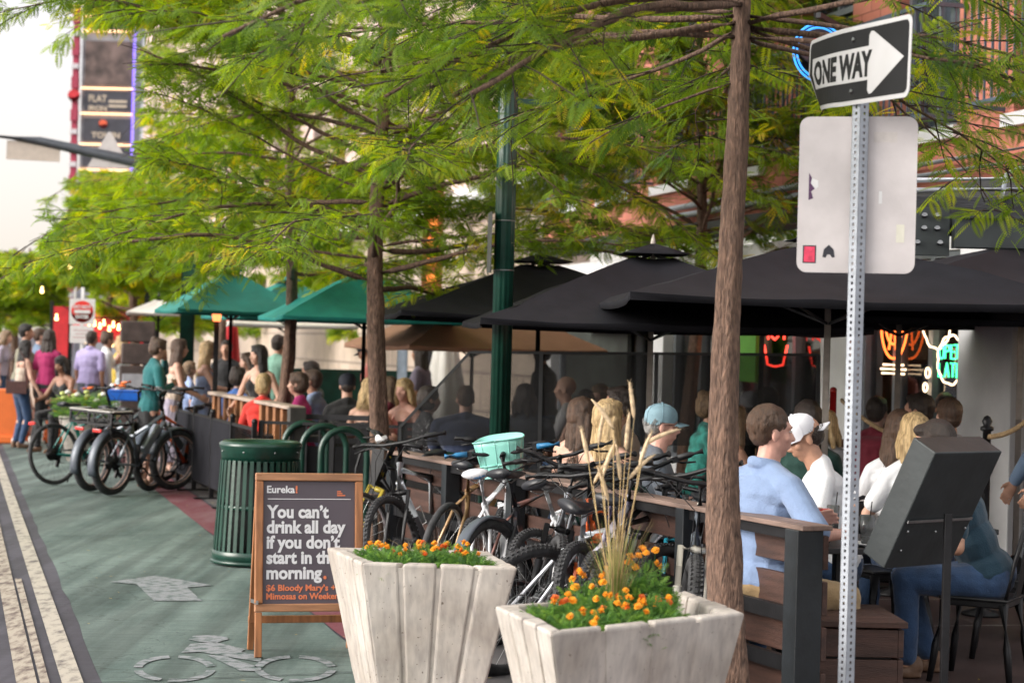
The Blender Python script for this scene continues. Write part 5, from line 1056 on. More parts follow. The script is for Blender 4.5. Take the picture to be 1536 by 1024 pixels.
def railing(p0,p1,h,label,n,dz=.012,bars=.12,nm='railing',tops=1):
    d=p1-p0; L=d.length; t=thing('steel_railing',label,'railing',(p0.x,p0.y,dz),math.atan2(d.y,d.x)); 
    for i in range(n+1): q=MB(); q.box((i*L/n,0,h/2),(.045,.045,h)); q.build('post',BLK,t)
    q=MB(); q.bar((0,0,h-.02),(L,0,h-.02),.03); q.bar((0,0,.12),(L,0,.12),.03); k=0
    for k in range(tops-1): q.bar((0,0,h-.09-.07*k),(L,0,h-.09-.07*k),.03,.02)
    k=int(L/bars)
    for i in range(k): q.bar(((i+.5)*L/k,0,.12),((i+.5)*L/k,0,h-.02),.014)
    q.build('rail_bars',BLK,t)
railing(Vector((-2.40,19.25,0)),Vector((-1.0,19.0,0)),.95,'black steel railing between the litter bin and the board rail',2)
# slatted bench backs behind
def bench_back(x0,x1,d,h,label,mat=None):
    a=GX(x0,d,0,650);b=GX(x1,d,0,650); L=(b-a).length; t=thing('booth_bench',label,'bench',(a.x,a.y,.016),0,'dark slatted benches inside the patio'); mat=mat or M('charcoal_slat',(.035,.034,.040),.6,0,.2,8)
    for k in range(4): q=MB(); q.box((L/2,0,h-.035-.075*k),(L,.03,.05)); q.build('slat',mat,t)
    q=MB(); q.box((L/2,.02,(h-.32)/2),(L,.03,h-.32)); q.build('back_panel',mat,t)
    q=MB(); q.box((L/2,.30,.44),(L,.5,.05)); q.build('seat',mat,t)
    for xx in(0.02,L-.02): q=MB(); q.box((xx,0,h/2),(.06,.06,h)); q.build('post',BLK,t)
bench_back(445,560,19.4,1.02,'dark slatted bench back behind the three empty bike racks'); bench_back(598,700,19.0,.98,'dark slatted bench back behind the silver bicycle')
# chairs with curved tubular backs (draped) near x 530-560
# ---------------------------------------------------------------- mesh wind screen
def mesh_mat():
    m,n,l,b=nodes('perforated_black_mesh'); tr=n.new('ShaderNodeBsdfTransparent'); mx=n.new('ShaderNodeMixShader'); tc=n.new('ShaderNodeTexCoord'); mp=n.new('ShaderNodeMapping'); mp.inputs['Scale'].default_value=(1,1,1); l.new(tc.outputs['Object'],mp.inputs[0])
    sp=n.new('ShaderNodeSeparateXYZ'); l.new(mp.outputs[0],sp.inputs[0]); outs=[]
    for k in(0,2):
        a=n.new('ShaderNodeMath'); a.operation='MULTIPLY'; a.inputs[1].default_value=2*PI/.0085; l.new(sp.outputs[k],a.inputs[0]); s_=n.new('ShaderNodeMath'); s_.operation='SINE'; l.new(a.outputs[0],s_.inputs[0]); g=n.new('ShaderNodeMath'); g.operation='GREATER_THAN'; g.inputs[1].default_value=.12; l.new(s_.outputs[0],g.inputs[0]); outs.append(g)
    mxm=n.new('ShaderNodeMath'); mxm.operation='MAXIMUM'; l.new(outs[0].outputs[0],mxm.inputs[0]); l.new(outs[1].outputs[0],mxm.inputs[1]); mn=n.new('ShaderNodeMapRange'); mn.inputs[3].default_value=.25; mn.inputs[4].default_value=.66; l.new(mxm.outputs[0],mn.inputs[0])
    b.inputs['Base Color'].default_value=(.012,.012,.013,1); b.inputs['Roughness'].default_value=.5; l.new(mn.outputs[0],mx.inputs[0]); l.new(tr.outputs[0],mx.inputs[1]); l.new(b.outputs[0],mx.inputs[2]); l.new(mx.outputs[0],n['Material Output'].inputs[0]); return m
MESH=mesh_mat(); ds=16.2
o0=GX(655,ds,0,600); t=thing('mesh_screen','long black mesh wind screen with a slanted left end behind the lamp post','wind screen',(o0.x,o0.y,.016))
def L_(x,y): p=P(x,y,ds); return (p.x-o0.x,p.z-.016)
pts=[L_(600,668),L_(600,640),L_(705,528),L_(1228,532),L_(1228,668)]
q=MB(); vs=[Vector((x,0,z)) for x,z in pts]; q.add([v+Vector((0,-.002,0)) for v in vs]+[v+Vector((0,.002,0)) for v in vs],[tuple(range(5)),tuple(range(9,4,-1))],False); q.build('mesh_panel',MESH,t)
q=MB(); 
for a,b_ in((pts[1],pts[2]),(pts[2],pts[3]),(pts[3],pts[4]),(pts[0],pts[1])): q.bar((a[0],0,a[1]),(b_[0],0,b_[1]),.022,.022)
for x in(812,985): a=L_(x,530);b_=L_(x-2,668); q.bar((a[0],0,a[1]),(b_[0],0,0),.03,.03)
q.bar((pts[3][0],0,pts[3][1]),(pts[3][0],0,0),.03); q.bar((pts[0][0],0,pts[0][1]),(pts[0][0],0,0),.03)
q.build('screen_frame',M('screen_frame_grey',(.05,.052,.055),.45,.3),t); q=MB(); q.box(((pts[0][0]+pts[3][0])/2,0,.45),(pts[3][0]-pts[0][0],.02,.55)); q.build('lower_panel',M('dark_panel',(.020,.018,.018),.7,0,.2,6),t)

# ---------------------------------------------------------------- tables with things on them
TT=M('dark_table_top',(.022,.022,.025),.4,0,.2,8); GLS=M('clear_glass',(.85,.87,.88),.05,0,.0,trans=.92); BEER=M('amber_drink',(.75,.30,.04),.1,0,.1,trans=.3); LIME=M('pale_lime_drink',(.60,.58,.30),.1,0,.1,trans=.2); NAP=M('napkin_paper',(.74,.76,.80),.9,0,.03,30,.3,50)
def table(x,d,w,l,label,rz=15,h=.76,group='dark patio tables'):
    b=GX(x,d,0,780); t=thing('patio_table',label,'table',(b.x,b.y,.016),R(rz),group); q=MB(); q.box((0,0,h-.016),(w,l,.032)); q.build('table_top',TT,t,bevel=.005)
    q=MB(); q.box((0,0,h/2),(.07,.07,h-.04)); q.build('pedestal',BLK,t,bevel=.004)
    for a in(0,1): q=MB(); q.box((0,0,.018+.0*a),((.56,.07,.03) if a else (.07,.56,.028))); q.build('foot',BLK,t,bevel=.006)
    return t,b
def glass(p,h,r,drink,label,straw=False,fill=.7,group='glasses on the patio tables'):
    t=thing('drinking_glass',label,'glass',p,0,group); q=MB(); q.lathe([(r*.8,0),(r,h),(r-.0025,h),(r*.8-.002,.006)],(0,0,0),20); q.build('glass_wall',GLS,t)
    q=MB(); q.cyl((0,0,.007),(0,0,h*fill),r*.77,r*.86,20); q.build('drink',drink,t)
    if straw: q=MB(); q.tube([(0,0,.01),(.02,0,h+.07)],.003,6); q.build('straw',BLK,t)
tb1,p1=table(1262,10.35,.72,.78,'nearest dark table between the blue shirt and the white cap',8); zt=.777
glass((p1.x-.24,p1.y-.22,zt),.11,.038,BEER,'small glass of amber drink beside the menu card on the nearest table',fill=.5)
glass((p1.x+.10,p1.y-.20,zt),.15,.040,NAP,'tall clear glass of ice on the nearest table, just right of the sign post',fill=.3,straw=True)
glass((p1.x+.20,p1.y-.12,zt),.14,.036,NAP,'second tall clear glass by the menu box on the nearest table',fill=.2)
glass((p1.x-.02,p1.y+.15,zt),.17,.034,BEER,'tall glass hidden behind the sign post on the nearest table',straw=True)
q=MB(); q.box((-.0,0,.085),(.10,.05,.17),(0,0,.2)); q.box((0,0,.176),(.104,.054,.008),(0,0,.2)); t=thing('menu_card','standing black and red drinks menu card on the nearest table','menu',(p1.x-.13,p1.y-.12,zt)); q=MB(); q.box((0,0,.08),(.10,.045,.16)); o=q.build('card',M('menu_black',(.02,.02,.022),.5),t); q=MB(); q.box((0,0,.166),(.104,.049,.010)); q.build('red_top',M('menu_red',(.60,.05,.04),.5),t)
for k in range(6): q=MB(); q.box((-.01,-.0235,.140-k*.020),(.055+.02*(k%2),.002,.005)); q.build('text_line',WHITEP,o)
q=MB(); q.box((0,0,.02),(.18,.14,.035),(.1,.12,.4)); q.box((.05,.02,.03),(.12,.10,.03),(-.2,.2,.9)); t=tag(q.build('crumpled_napkin',NAP,bevel=.012),'crumpled white napkins on the table edge beside the blue sleeve','napkin'); t.location=(p1.x-.23,p1.y-.30,zt)
q=MB(); q.lathe([(0,0),(.08,.002),(.11,.015),(.108,.018),(.08,.006),(0,.005)],(0,0,0),28); t=tag(q.build('side_plate',WHITEP),'white plate at the right of the nearest table','plate'); t.location=(p1.x+.12,p1.y-.28,zt)
tb2,p2=table(1035,12.0,.75,1.5,'long dark table behind the bicycles in front of the man in the cap',15)
glass((P(1024,712,11.7).x,11.7,zt),.12,.040,LIME,'glass of pale lime drink beside the man in the blue cap',fill=.85,straw=True); glass((P(1003,705,12.0).x,12.0,zt),.13,.036,BEER,'amber drink behind the pale lime glass'); glass((P(1046,715,11.6).x,11.6,zt),.10,.036,NAP,'short clear glass by the thick tree trunk',fill=.2)
tb3,p3=table(920,15.6,.75,1.4,'dark table behind the blonde woman',15); tb4,p4=table(1365,11.6,.75,.8,'dark table in front of the women in white',10); tb5,p5=table(690,17.6,.8,1.0,'dark table beyond the mesh screen',10)
tb6,p6=table(425,20.6,.8,.9,'table inside the fenced patio beside the slim tree',12); tb7,p7=table(505,22.0,.8,1.4,'long table of the group in pink and black tops',12); tb8,p8=table(338,23.6,.8,.9,'table by the woman in blue with a bun',12); tb9,p9=table(1300,14.6,.8,.9,'table near the rope barrier',12)
# cafe chairs
def cafe_chair(x,d,face,label,y=900):
    b=GX(x,d,0,y); t=thing('cafe_chair',label,'chair',(b.x,b.y,.016),R(face),'black metal cafe chairs'); sh=.45
    q=MB(); q.box((0,0,sh),(.37,.37,.018)); q.box((0,0,sh-.022),(.35,.35,.04)); q.build('seat',BLK,t,bevel=.008)
    for sx in(-1,1):
        for sy in(-1,1):
            q=MB(); q.tube([(sx*.155,sy*.155,sh-.02),(sx*.19,sy*.19,sh*.45),(sx*.215,sy*.215,0)],[.030,.022,.016],8); q.build('leg',BLK,t)
    q=MB(); q.tube([(-.165,-.17,sh),(-.18,-.22,sh+.22),(-.15,-.25,sh+.36),(0,-.27,sh+.41),(.15,-.25,sh+.36),(.18,-.22,sh+.22),(.165,-.17,sh)],.013,8); q.build('back_frame',BLK,t)
    q=MB(); q.box((0,-.225,sh+.20),(.11,.008,.38),(R(10),0,0)); q.build('back_slat',BLK,t)
    return t
c1=cafe_chair(1472,10.7,62,'black metal cafe chair at the right edge under the person in jeans')
cafe_chair(1518,11.6,75,'black metal cafe chair behind the first one at the right edge'); cafe_chair(1325,11.9,200,'black metal cafe chair of the woman in white'); cafe_chair(548,16.4,160,'black chair draped with dark fabric behind the slim tree trunk',700)
# ---------------------------------------------------------------- rope barrier
ROPE=M('manila_rope',(.42,.29,.16),.9,0,.3,60,.9,200)
ra=P(1290,628,15.2); rb=P(1345,655,14.4); rc=P(1480,655,13.4); rd=P(1560,612,12.8)
def rope(a,b,sag,label):
    q=MB(); n=26; ps=[a.lerp(b,i/n)-Vector((0,0,sag*math.sin(PI*i/n))) for i in range(n+1)]; o=Vector(a); 
    for k in range(3):
        pth=[]
        for i in range(n*6+1):
            f=i/(n*6); p=a.lerp(b,f)-Vector((0,0,sag*math.sin(PI*f)))-o; an=f*(b-a).length*95+k*2*PI/3; pth.append(p+Vector((0,math.cos(an),math.sin(an)))*.009)
        q.tube(pth,.0105,6)
    t=tag(q.build('rope',ROPE),label,'rope',None); t.location=o
def rpost(p,label):
    t=thing('rope_post',label,'post',(p.x,p.y,.016),0); q=MB(); z=p.z+.02; q.lathe([(.14,0),(.14,.02),(.03,.05),(.028,z),(.045,z+.01),(.045,z+.03),(.025,z+.04),(.036,z+.07),(.02,z+.10),(.0,.11+z)],(0,0,0),16); q.build('pole',BLK,t)
rpost(rb,'black rope post with pointed cap right of the sign post'); rpost(rc,'black rope post in front of the white column'); rope(P(1262,600,15.8),rb,.03,'twisted rope between the red pole and the left rope post'); rope(rb,rc,.16,'twisted rope sagging behind the brown haired woman'); rope(rc,rd,.05,'twisted rope running out past the right edge')
# ---------------------------------------------------------------- heater, closed red umbrella, carved wooden sign stack, banners, bulbs
b=GX(323,24.0,0,560); t=thing('patio_heater','slim black patio heater with a glowing orange head','heater',(b.x,b.y,.016)); q=MB(); q.cyl((0,0,0),(0,0,1.95),.03,n=10); q.build('pole',BLK,t); q=MB(); q.cyl((0,0,1.93),(0,0,2.05),.045,.06,12); q.build('burner',M('heater_glow',(1,.22,.07),.5,0,.3,20,emit=1.0),t); q=MB(); q.lathe([(.30,2.06),(.10,2.12),(0,2.14)],(0,0,0),20); q.build('reflector_hood',STEEL,t); q=MB(); q.cyl((0,0,0),(0,0,.5),.14,n=16); q.build('base',BLK,t)
REDC2=M('red_canvas',(.62,.025,.035),.7,0,.12,6)
b=GX(344,31,0,560); t=thing('closed_umbrella','closed red umbrella standing behind the tree in the fenced patio','umbrella',(b.x,b.y,0)); q=MB(); q.lathe([(.05,1.05),(.15,1.10),(.16,1.35),(.11,1.9),(.04,2.1),(0,2.13)],(0,0,0),16,wob=lambda a:1+.15*math.sin(6*a)); q.build('folded_canopy',REDC2,t); q=MB(); q.cyl((0,0,0),(0,0,1.1),.025,n=8); q.build('pole',BLK,t)
b=GX(90,40,0,560); t=thing('red_banner','tall red banner panel behind the do not enter sign','banner',(b.x,b.y,0)); q=MB(); q.box((0,0,1.35),(.30,.06,1.9)); q.build('panel',REDC2,t); 
for s_ in(-1,1): q=MB(); q.cyl((s_*.19,0,0),(s_*.19,0,2.4),.04,n=8); q.build('pole',BLK,t)
for x,d,w,lb in((150,42,1.9,'red awning above the people by the white sign plate'),(190,40,1.3,'red orange awning left of the carved wooden sign')):
    b=P(x,520,d); t=thing('red_awning',lb,'awning',(b.x,b.y,0),0,'red awnings down the street'); q=MB(); q.add([(-w/2,-.6,1.72),(w/2,-.6,1.72),(w*.4,.5,2.25),(-w*.4,.5,2.25),(-w/2,-.6,1.60),(w/2,-.6,1.60)],[(0,1,2,3),(4,5,1,0)],False); o=q.build('canopy',REDC2,t); o.modifiers.new('Solid','SOLIDIFY').thickness=.02
    for sx in(-w/2,w/2): q=MB(); q.cyl((sx,-.6,0),(sx,-.6,1.65),.03,n=8); q.build('pole',BLK,t)
DKB=M('carved_dark_wood',(.085,.060,.055),.6,0,.3,6,.3,20)
b=GX(204,29.5,0,600); t=thing('wooden_sign_stack','stack of dark carved wooden blocks forming a street sign beside the teal top','sign',(b.x,b.y,0),R(12))
for k in range(6): q=MB(); q.box((0,0,.16+k*.33),(.46+.04*(k%2),.30,.31)); q.build('block',DKB,t,bevel=.02)
q=MB(); q.box((0,-.20,1.02),(.42,.06,.34),(R(-18),0,0)); q.build('slanted_plate',M('plate_grey',(.30,.30,.33),.5,.2),t,bevel=.01)
BULB=M('warm_bulb',(1,.62,.22),.5,0,.0,emit=2.6)
rr=random.Random(3); bl=[(134,489),(142,487),(150,491),(156,486),(164,495),(170,489),(178,493),(186,490),(63,437),(85,478),(98,470),(168,517),(110,388),(100,380),(105,400),(128,512)]
for i,(x,y) in enumerate(bl):
    d=37+rr.random()*4; p=P(x,y,d); q=MB(); q.ell((0,0,0),.036 if i>6 else .032,None,10,8); q.cyl((0,0,.04),(0,0,.09),.02,n=8); o=q.build('light_bulb',BULB); o.location=p; tag(o,'warm glowing string light bulb hanging among the far trees','light bulb','string light bulbs')
q=MB(); q.tube([P(60,430,39)+Vector((0,0,.08)),P(100,470,39)+Vector((0,0,.1)),P(134,484,39)+Vector((0,0,.1)),P(190,484,39)+Vector((0,0,.1)),P(240,440,39)],.012,5); tag(q.build('light_cable',BLK),'dark cable carrying the warm string lights','cable')
# orange street barrier, far planter with plants, blue crate of flowers
ORB=M('orange_barrier',(.78,.17,.03),.5,0,.06,5)
for x,d,w in((-4,31.4,1.0),(112,31.8,1.0)):
    b=GX(x,d,0,660); t=thing('traffic_barrier',('left hand' if x<50 else 'right hand')+' orange plastic barrier behind the '+('couple hugging' if x<50 else 'woman in magenta'),'barrier',(b.x,b.y,0),R(5),'orange barriers across the street'); q=MB(); q.box((0,0,.43),(w,.30,.86),None,.72); q.build('shell',ORB,t,bevel=.03); q=MB(); q.box((0,-.14,.07),(w*.9,.08,.12)); q.build('foot_slot',ORB,t,bevel=.02)
b=GX(128,27.5,0,640); t=thing('flower_barrel','pale round planter with pale green blooms and spiky grass behind the electric bicycles','planter',(b.x,b.y,0)); q=MB(); q.lathe([(.24,0),(.36,.60),(.38,.62),(.34,.62),(.30,.55)],(0,0,0),24); q.build('pot',CONCP,t)
rr=random.Random(9); n=900; ps=[];ds_=[];us=[]
for i in range(n): a=rr.uniform(0,2*PI);q_=.42*math.sqrt(rr.random());ps.append((q_*math.cos(a),q_*math.sin(a),.6+rr.random()*.28)); ds_.append((math.cos(a),math.sin(a),rr.uniform(-.2,1)));us.append((rr.uniform(-.4,.4),rr.uniform(-.4,.4),1))
leaves_mesh('foliage',MGL,t,np.array(ps),np.array(ds_),np.array(us),np.full(n,1.6),np.random.RandomState(1).rand(n),T7)
q=MB()
for i in range(120):
    a=rr.uniform(0,2*PI);L=rr.uniform(.3,.62); d=Vector((math.cos(a),math.sin(a),0)); e=Vector((-d.y,d.x,0))*.006; s_=L*rr.uniform(.2,.9); pts=[Vector((0,0,.6))+d*s_*f*f+Vector((0,0,L*(f-.35*f*f))) for f in(0,.25,.5,.75,1)]; vs=[]
    for k,p in enumerate(pts): vs+=[p-e*(1-.2*k),p+e*(1-.2*k)]
    q.add(vs,[(2*k,2*k+1,2*k+3,2*k+2) for k in range(4)],False)
q.build('spiky_grass',M('spiky_leaf',(.14,.26,.07),.5,0,.3,6),t)
for i in range(12): q=MB(); a=rr.uniform(0,2*PI);r_=.38*math.sqrt(rr.random()); q.ell((r_*math.cos(a)-.02,r_*math.sin(a)-.1,.84+rr.random()*.12),(.042,.042,.03),None,10,6); q.build('bloom',M('pale_lime_bloom',(.50,.56,.18),.7,0,.3,30,.5) if i%3 else M('white_bloom',(.72,.72,.66),.7,0,.1,30,.5),t)
b=GX(188,25.0,0,640); t=thing('blue_crate','bright blue tote box on the rear electric bicycle','box',(b.x,b.y,.93)); q=MB(); q.box((0,0,.06),(.42,.28,.12),None,1.08); q.build('body',M('blue_plastic',(.01,.12,.55),.4),t,bevel=.02); q=MB(); q.box((0,0,.125),(.47,.32,.015)); q.build('lid',M('blue_plastic'),t,bevel=.006)
# dark pole in far patio
b=GX(278,30,0,600); t=thing('far_lamp_post','thick dark green post behind the woman with long blonde hair','lamp post',(b.x,b.y,0)); q=MB(); q.cyl((0,0,0),(0,0,4.5),.12,.10,16); q.build('shaft',GREEN,t); q=MB(); q.lathe([(.2,0),(.2,.1),(.14,.3),(.13,.8)],(0,0,0),16); q.build('base',GREEN,t)
# ---------------------------------------------------------------- buildings
def brick_mat(name,c1,c2,mor,sx=1):
    m,n,l,b=nodes(name); tc=n.new('ShaderNodeTexCoord'); mp=n.new('ShaderNodeMapping'); mp.inputs['Rotation'].default_value=(R(90),0,R(90)); l.new(tc.outputs['Object'],mp.inputs[0])
    sp=n.new('ShaderNodeSeparateXYZ'); l.new(tc.outputs['Object'],sp.inputs[0]); cb=n.new('ShaderNodeCombineXYZ'); ad=n.new('ShaderNodeMath'); l.new(sp.outputs[0],ad.inputs[0]); l.new(sp.outputs[1],ad.inputs[1]); l.new(ad.outputs[0],cb.inputs[0]); l.new(sp.outputs[2],cb.inputs[1])
    k=n.new('ShaderNodeTexBrick'); k.inputs['Scale'].default_value=1; k.inputs['Brick Width'].default_value=.40*sx; k.inputs['Row Height'].default_value=.20*sx; k.inputs['Mortar Size'].default_value=.008*sx; k.inputs['Color1'].default_value=(*c1,1); k.inputs['Color2'].default_value=(*c2,1); k.inputs['Mortar'].default_value=(*mor,1); l.new(cb.outputs[0],k.inputs[0])
    nz=n.new('ShaderNodeTexNoise'); nz.inputs['Scale'].default_value=3; nz.inputs['Detail'].default_value=6; l.new(tc.outputs['Object'],nz.inputs[0]); mr=n.new('ShaderNodeMapRange'); mr.inputs[3].default_value=.72; mr.inputs[4].default_value=1.25; l.new(nz.outputs[0],mr.inputs[0]); mx=n.new('ShaderNodeMix'); mx.data_type='RGBA'; mx.blend_type='MULTIPLY'; mx.inputs[0].default_value=1; l.new(k.outputs[0],mx.inputs[6]); l.new(mr.outputs[0],mx.inputs[7]); l.new(mx.outputs[2],b.inputs['Base Color']); b.inputs['Roughness'].default_value=.85
    bp=n.new('ShaderNodeBump'); bp.inputs['Strength'].default_value=.5; bp.inputs['Distance'].default_value=.01; bp.invert=True; l.new(k.outputs['Fac'],bp.inputs['Height']); l.new(bp.outputs[0],b.inputs['Normal']); return m
BRICK=brick_mat('salmon_brick',(.50,.17,.12),(.56,.21,.15),(.34,.12,.09)); STONE=brick_mat('beige_stone_blocks',(.50,.40,.32),(.54,.44,.36),(.30,.24,.20),3.2); PINK=brick_mat('pinkish_masonry',(.56,.40,.36),(.60,.45,.41),(.44,.33,.30),2)
WCOL=M('white_cladding',(.84,.84,.86),.6,0,.06,3); FRM=M('grey_window_frame',(.22,.24,.27),.4,.4,.1,8); DGL=M('dark_window_glass',(.035,.045,.055),.06,0,.3,1.2,spec=.8); LGL=M('shop_glass',(.9,.95,.95),.02,0,0,trans=1,spec=.5)
def shopglass():
    m,n,l,b=nodes('shop_window_glass'); tr=n.new('ShaderNodeBsdfTransparent'); gl=n.new('ShaderNodeBsdfGlossy'); gl.inputs['Roughness'].default_value=.03; mx=n.new('ShaderNodeMixShader'); fr=n.new('ShaderNodeFresnel'); fr.inputs[0].default_value=1.9; l.new(fr.outputs[0],mx.inputs[0]); l.new(tr.outputs[0],mx.inputs[1]); l.new(gl.outputs[0],mx.inputs[2]); l.new(mx.outputs[0],n['Material Output'].inputs[0]); return m
SGL=shopglass()
def bld(name,label,u,v0): 
    p=S(u,v0); return thing(name,label,'building',(p.x,p.y,0),SR)
# local: x = away from street, y = along the street
b1=bld('brick_building','salmon brick corner building with white shop front on the right',8.3,10.5)
L=17.5; zb=3.18
q=MB(); 
# wall strips around window openings (upper floors)
rows=[(3.75,6.0),(7.4,9.6),(11,13.2)]; cols=[(k*2.15+.75,k*2.15+1.95) for k in range(8)]
def wallgrid(q,x,y0,y1,z0,z1,cols,rows,th=.35):
    zs=[z0]+[z for r in rows for z in r]+[z1]
    for i in range(0,len(zs),2): q.box((x+th/2,(y0+y1)/2,(zs[i]+zs[i+1])/2),(th,y1-y0,zs[i+1]-zs[i]))
    for r in rows:
        ys=[y0]+[c for cc in cols for c in cc]+[y1]
        for i in range(0,len(ys),2):
            if ys[i+1]-ys[i]>.01: q.box((x+th/2,(ys[i]+ys[i+1])/2,(r[0]+r[1])/2),(th,ys[i+1]-ys[i],r[1]-r[0]))
wallgrid(q,0,0,L,zb,14.5,cols,rows); q.build('wall',BRICK,b1)
for r in rows:
    for c in cols:
        q=MB(); yc=(c[0]+c[1])/2; w=c[1]-c[0]; 
        for s_ in(-1,1): q.box((.16,yc+s_*(w/2-.03),(r[0]+r[1])/2),(.08,.06,r[1]-r[0]))
        for z in(r[0]+.03,r[1]-.03,lerp(*r,.62)): q.box((.16,yc,z),(.08,w-.12,.06))
        q.box((.16,yc,(r[0]+r[1])/2),(.07,.05,r[1]-r[0]-.12)); o=q.build('window',FRM,b1)
        q=MB(); q.box((.18,yc,(r[0]+r[1])/2),(.02,w-.1,r[1]-r[0]-.1)); q.build('pane',DGL,o); q=MB(); q.box((.02,yc,r[0]-.06),(.2,w+.16,.11)); q.build('sill',WCOL,o)
q=MB(); q.box((-.03,L/2,zb-.06),(.4,L,.16)); q.build('cornice_band',M('charcoal_band',(.05,.05,.055),.6),b1)
# balcony rails in front of first floor windows
for c in cols:
    yc=(c[0]+c[1])/2; q=MB(); W_=1.5
    for z in(3.80,4.75): q.bar((-.38,yc-W_/2,z),(-.38,yc+W_/2,z),.035); q.bar((-.38,yc-W_/2,z),(0,yc-W_/2,z),.035); q.bar((-.38,yc+W_/2,z),(0,yc+W_/2,z),.035)
    for k in range(14): y=yc-W_/2+W_*k/13; q.bar((-.38,y,3.80),(-.38,y,4.75),.016)
    for k in range(3):
        for s_ in(-1,1): q.bar((-.38+.13*k,yc+s_*W_/2,3.8),(-.38+.13*k,yc+s_*W_/2,4.75),.016)
    q.build('balcony_railing',M('balcony_blue_grey',(.10,.13,.17),.45,.3),b1)
q=MB()
for z,y0 in((3.42,0),(3.32,0)): q.tube([(-.12,y0,z),(-.12,7,z+.02),(-.12,12,z)],.035,8)
q.build('conduit',GALV,b1)
# ground floor: piers and shop windows (y positions from the picture)
piers=[(0,2.6,'door'),(4.25,5.15),(8.35,8.95),(17.0,17.5)]
for y0,y1,*_ in ((3.95,4.85),(7.0,7.65),(12.2,12.7),(16.9,17.5)): q=MB(); q.box((.2,(y0+y1)/2,zb/2-.13),(.5,y1-y0,zb-.26)); q.build('pier',WCOL,b1,bevel=.01)
q=MB(); q.box((.2,L/2,2.80),(.3,L,.24)); q.build('lintel',WCOL,b1)
def shop(y0,y1,n,z0=.45,z1=2.68,door=False):
    q=MB(); 
    for k in range(n+1): y=lerp(y0,y1,k/n); q.box((.12,min(max(y,y0+.04),y1-.04),(z0+z1)/2),(.09,.08,z1-z0))
    for z in(z0+.03,z1-.03): q.box((.12,(y0+y1)/2,z),(.088,y1-y0-.1,.06))
    o=q.build('shop_window',FRM,b1); q=MB(); q.box((.14,(y0+y1)/2,(z0+z1)/2),(.012,y1-y0-.1,z1-z0-.08)); q.build('pane',SGL,o)
    if z0>.2: q=MB(); q.box((.2,(y0+y1)/2,z0/2),(.25,y1-y0,z0)); q.build('stall_riser',WCOL,b1)
    q=MB(); q.box((2.6,(y0+y1)/2,1.3),(.1,y1-y0,2.6)); q.build('interior_wall',M('warm_interior',(.34,.20,.11),.8,0,.7,1.6),b1)
shop(4.88,6.97,3); shop(.3,3.92,4,.06); shop(7.68,12.17,5); shop(12.73,16.87,5)
q=MB(); q.box((1.4,L/2,.04),(2.5,L,.06)); q.build('interior_floor',M('shop_floor',(.18,.12,.09),.6),b1); q=MB(); q.box((1.4,L/2,2.72),(2.5,L,.06)); q.build('interior_ceiling',M('shop_ceiling',(.3,.27,.24),.8),b1)
rr=random.Random(4)
for i in range(22): q=MB(); q.ell((rr.uniform(.5,2.2),rr.uniform(.6,16.5),rr.uniform(1.9,2.45)),.055,None,10,8); q.build('pendant_lamp',M('pendant_glow',(1,.66,.34),.5,0,0,emit=30.0),b1)
q=MB(); q.box((-.03,14.8,1.7),(.05,2.6,1.6)); q.build('dark_panel',M('menu_panel',(.02,.025,.022),.5,0,.5,3),b1)
q=MB(); q.box((-.03,9.85,2.05),(.04,1.1,1.25)); q.build('green_panel',M('lime_green_panel',(.10,.33,.03),.5,0,.1,3),b1)
# neon signs in the windows: tubes that glow
def neon(name,x,y,label,segs,col,st=7,r=.012,glow=None):
    p=b1.matrix_basis@Vector((x,y,0)); t=thing(name,label,'neon sign',p,SR); 
    for nm,sg,c in segs:
        q=MB(); 
        for s_ in sg: q.tube([(0,a,z) for a,z in s_],r,6)
        q.build(nm,M('neon_'+c[0],c[1],.4,0,0,emit=st),t)
    return t
def blob(cy,cz,ry,rz,n=34,k=9,a=.10): return [(cy+ry*(1+a*abs(math.sin(k*PI*i/n)))*math.cos(2*PI*i/n),cz+rz*(1+a*abs(math.sin(k*PI*i/n)))*math.sin(2*PI*i/n)) for i in range(n+1)]
NW=('cream',(1,.72,.45));NY=('yellow',(1,.62,.04));NG=('green',(.06,.9,.32));NO=('orange',(1,.16,.03));NR=('red',(1,.05,.03));NB=('blue',(.05,.35,1))
def word(s,yc,zc,size):
    cu={'S':[[(1,1),(.2,1),(0,.75),(.9,.35),(.8,0),(0,0)]],'L':[[(0,1),(0,0),(.8,0)]],'I':[[(.4,1),(.4,0)]],'C':[[(1,.9),(.4,1),(0,.5),(.4,0),(1,.1)]],'E':[[(.9,1),(0,1),(0,0),(.9,0)],[(0,.5),(.7,.5)]],'O':[[(.5,1),(0,.6),(.1,.1),(.5,0),(.9,.1),(1,.6),(.5,1)]],'P':[[(0,0),(0,1),(.8,.95),(.9,.6),(0,.5)]],'N':[[(0,0),(0,1),(.9,0),(.9,1)]],'A':[[(0,0),(.45,1),(.9,0)],[(.2,.4),(.7,.4)]],'T':[[(0,1),(.9,1)],[(.45,1),(.45,0)]],'H':[[(0,1),(0,0)],[(.9,1),(.9,0)],[(0,.5),(.9,.5)]],'B':[[(0,0),(0,1),(.8,.9),(.7,.55),(0,.5),(.9,.4),(.8,0),(0,0)]],'R':[[(0,0),(0,1),(.85,.9),(.8,.55),(0,.5),(.9,0)]]}
    out=[]; w=size*.72; n=len(s)
    for i,ch in enumerate(s):
        # reading direction towards the camera right = decreasing y
        y0=yc+(n/2-i)*w*1.25
        for sg in cu.get(ch,[]): out.append([(y0-a*w,zc+(b_-.5)*size) for a,b_ in sg])
    return out
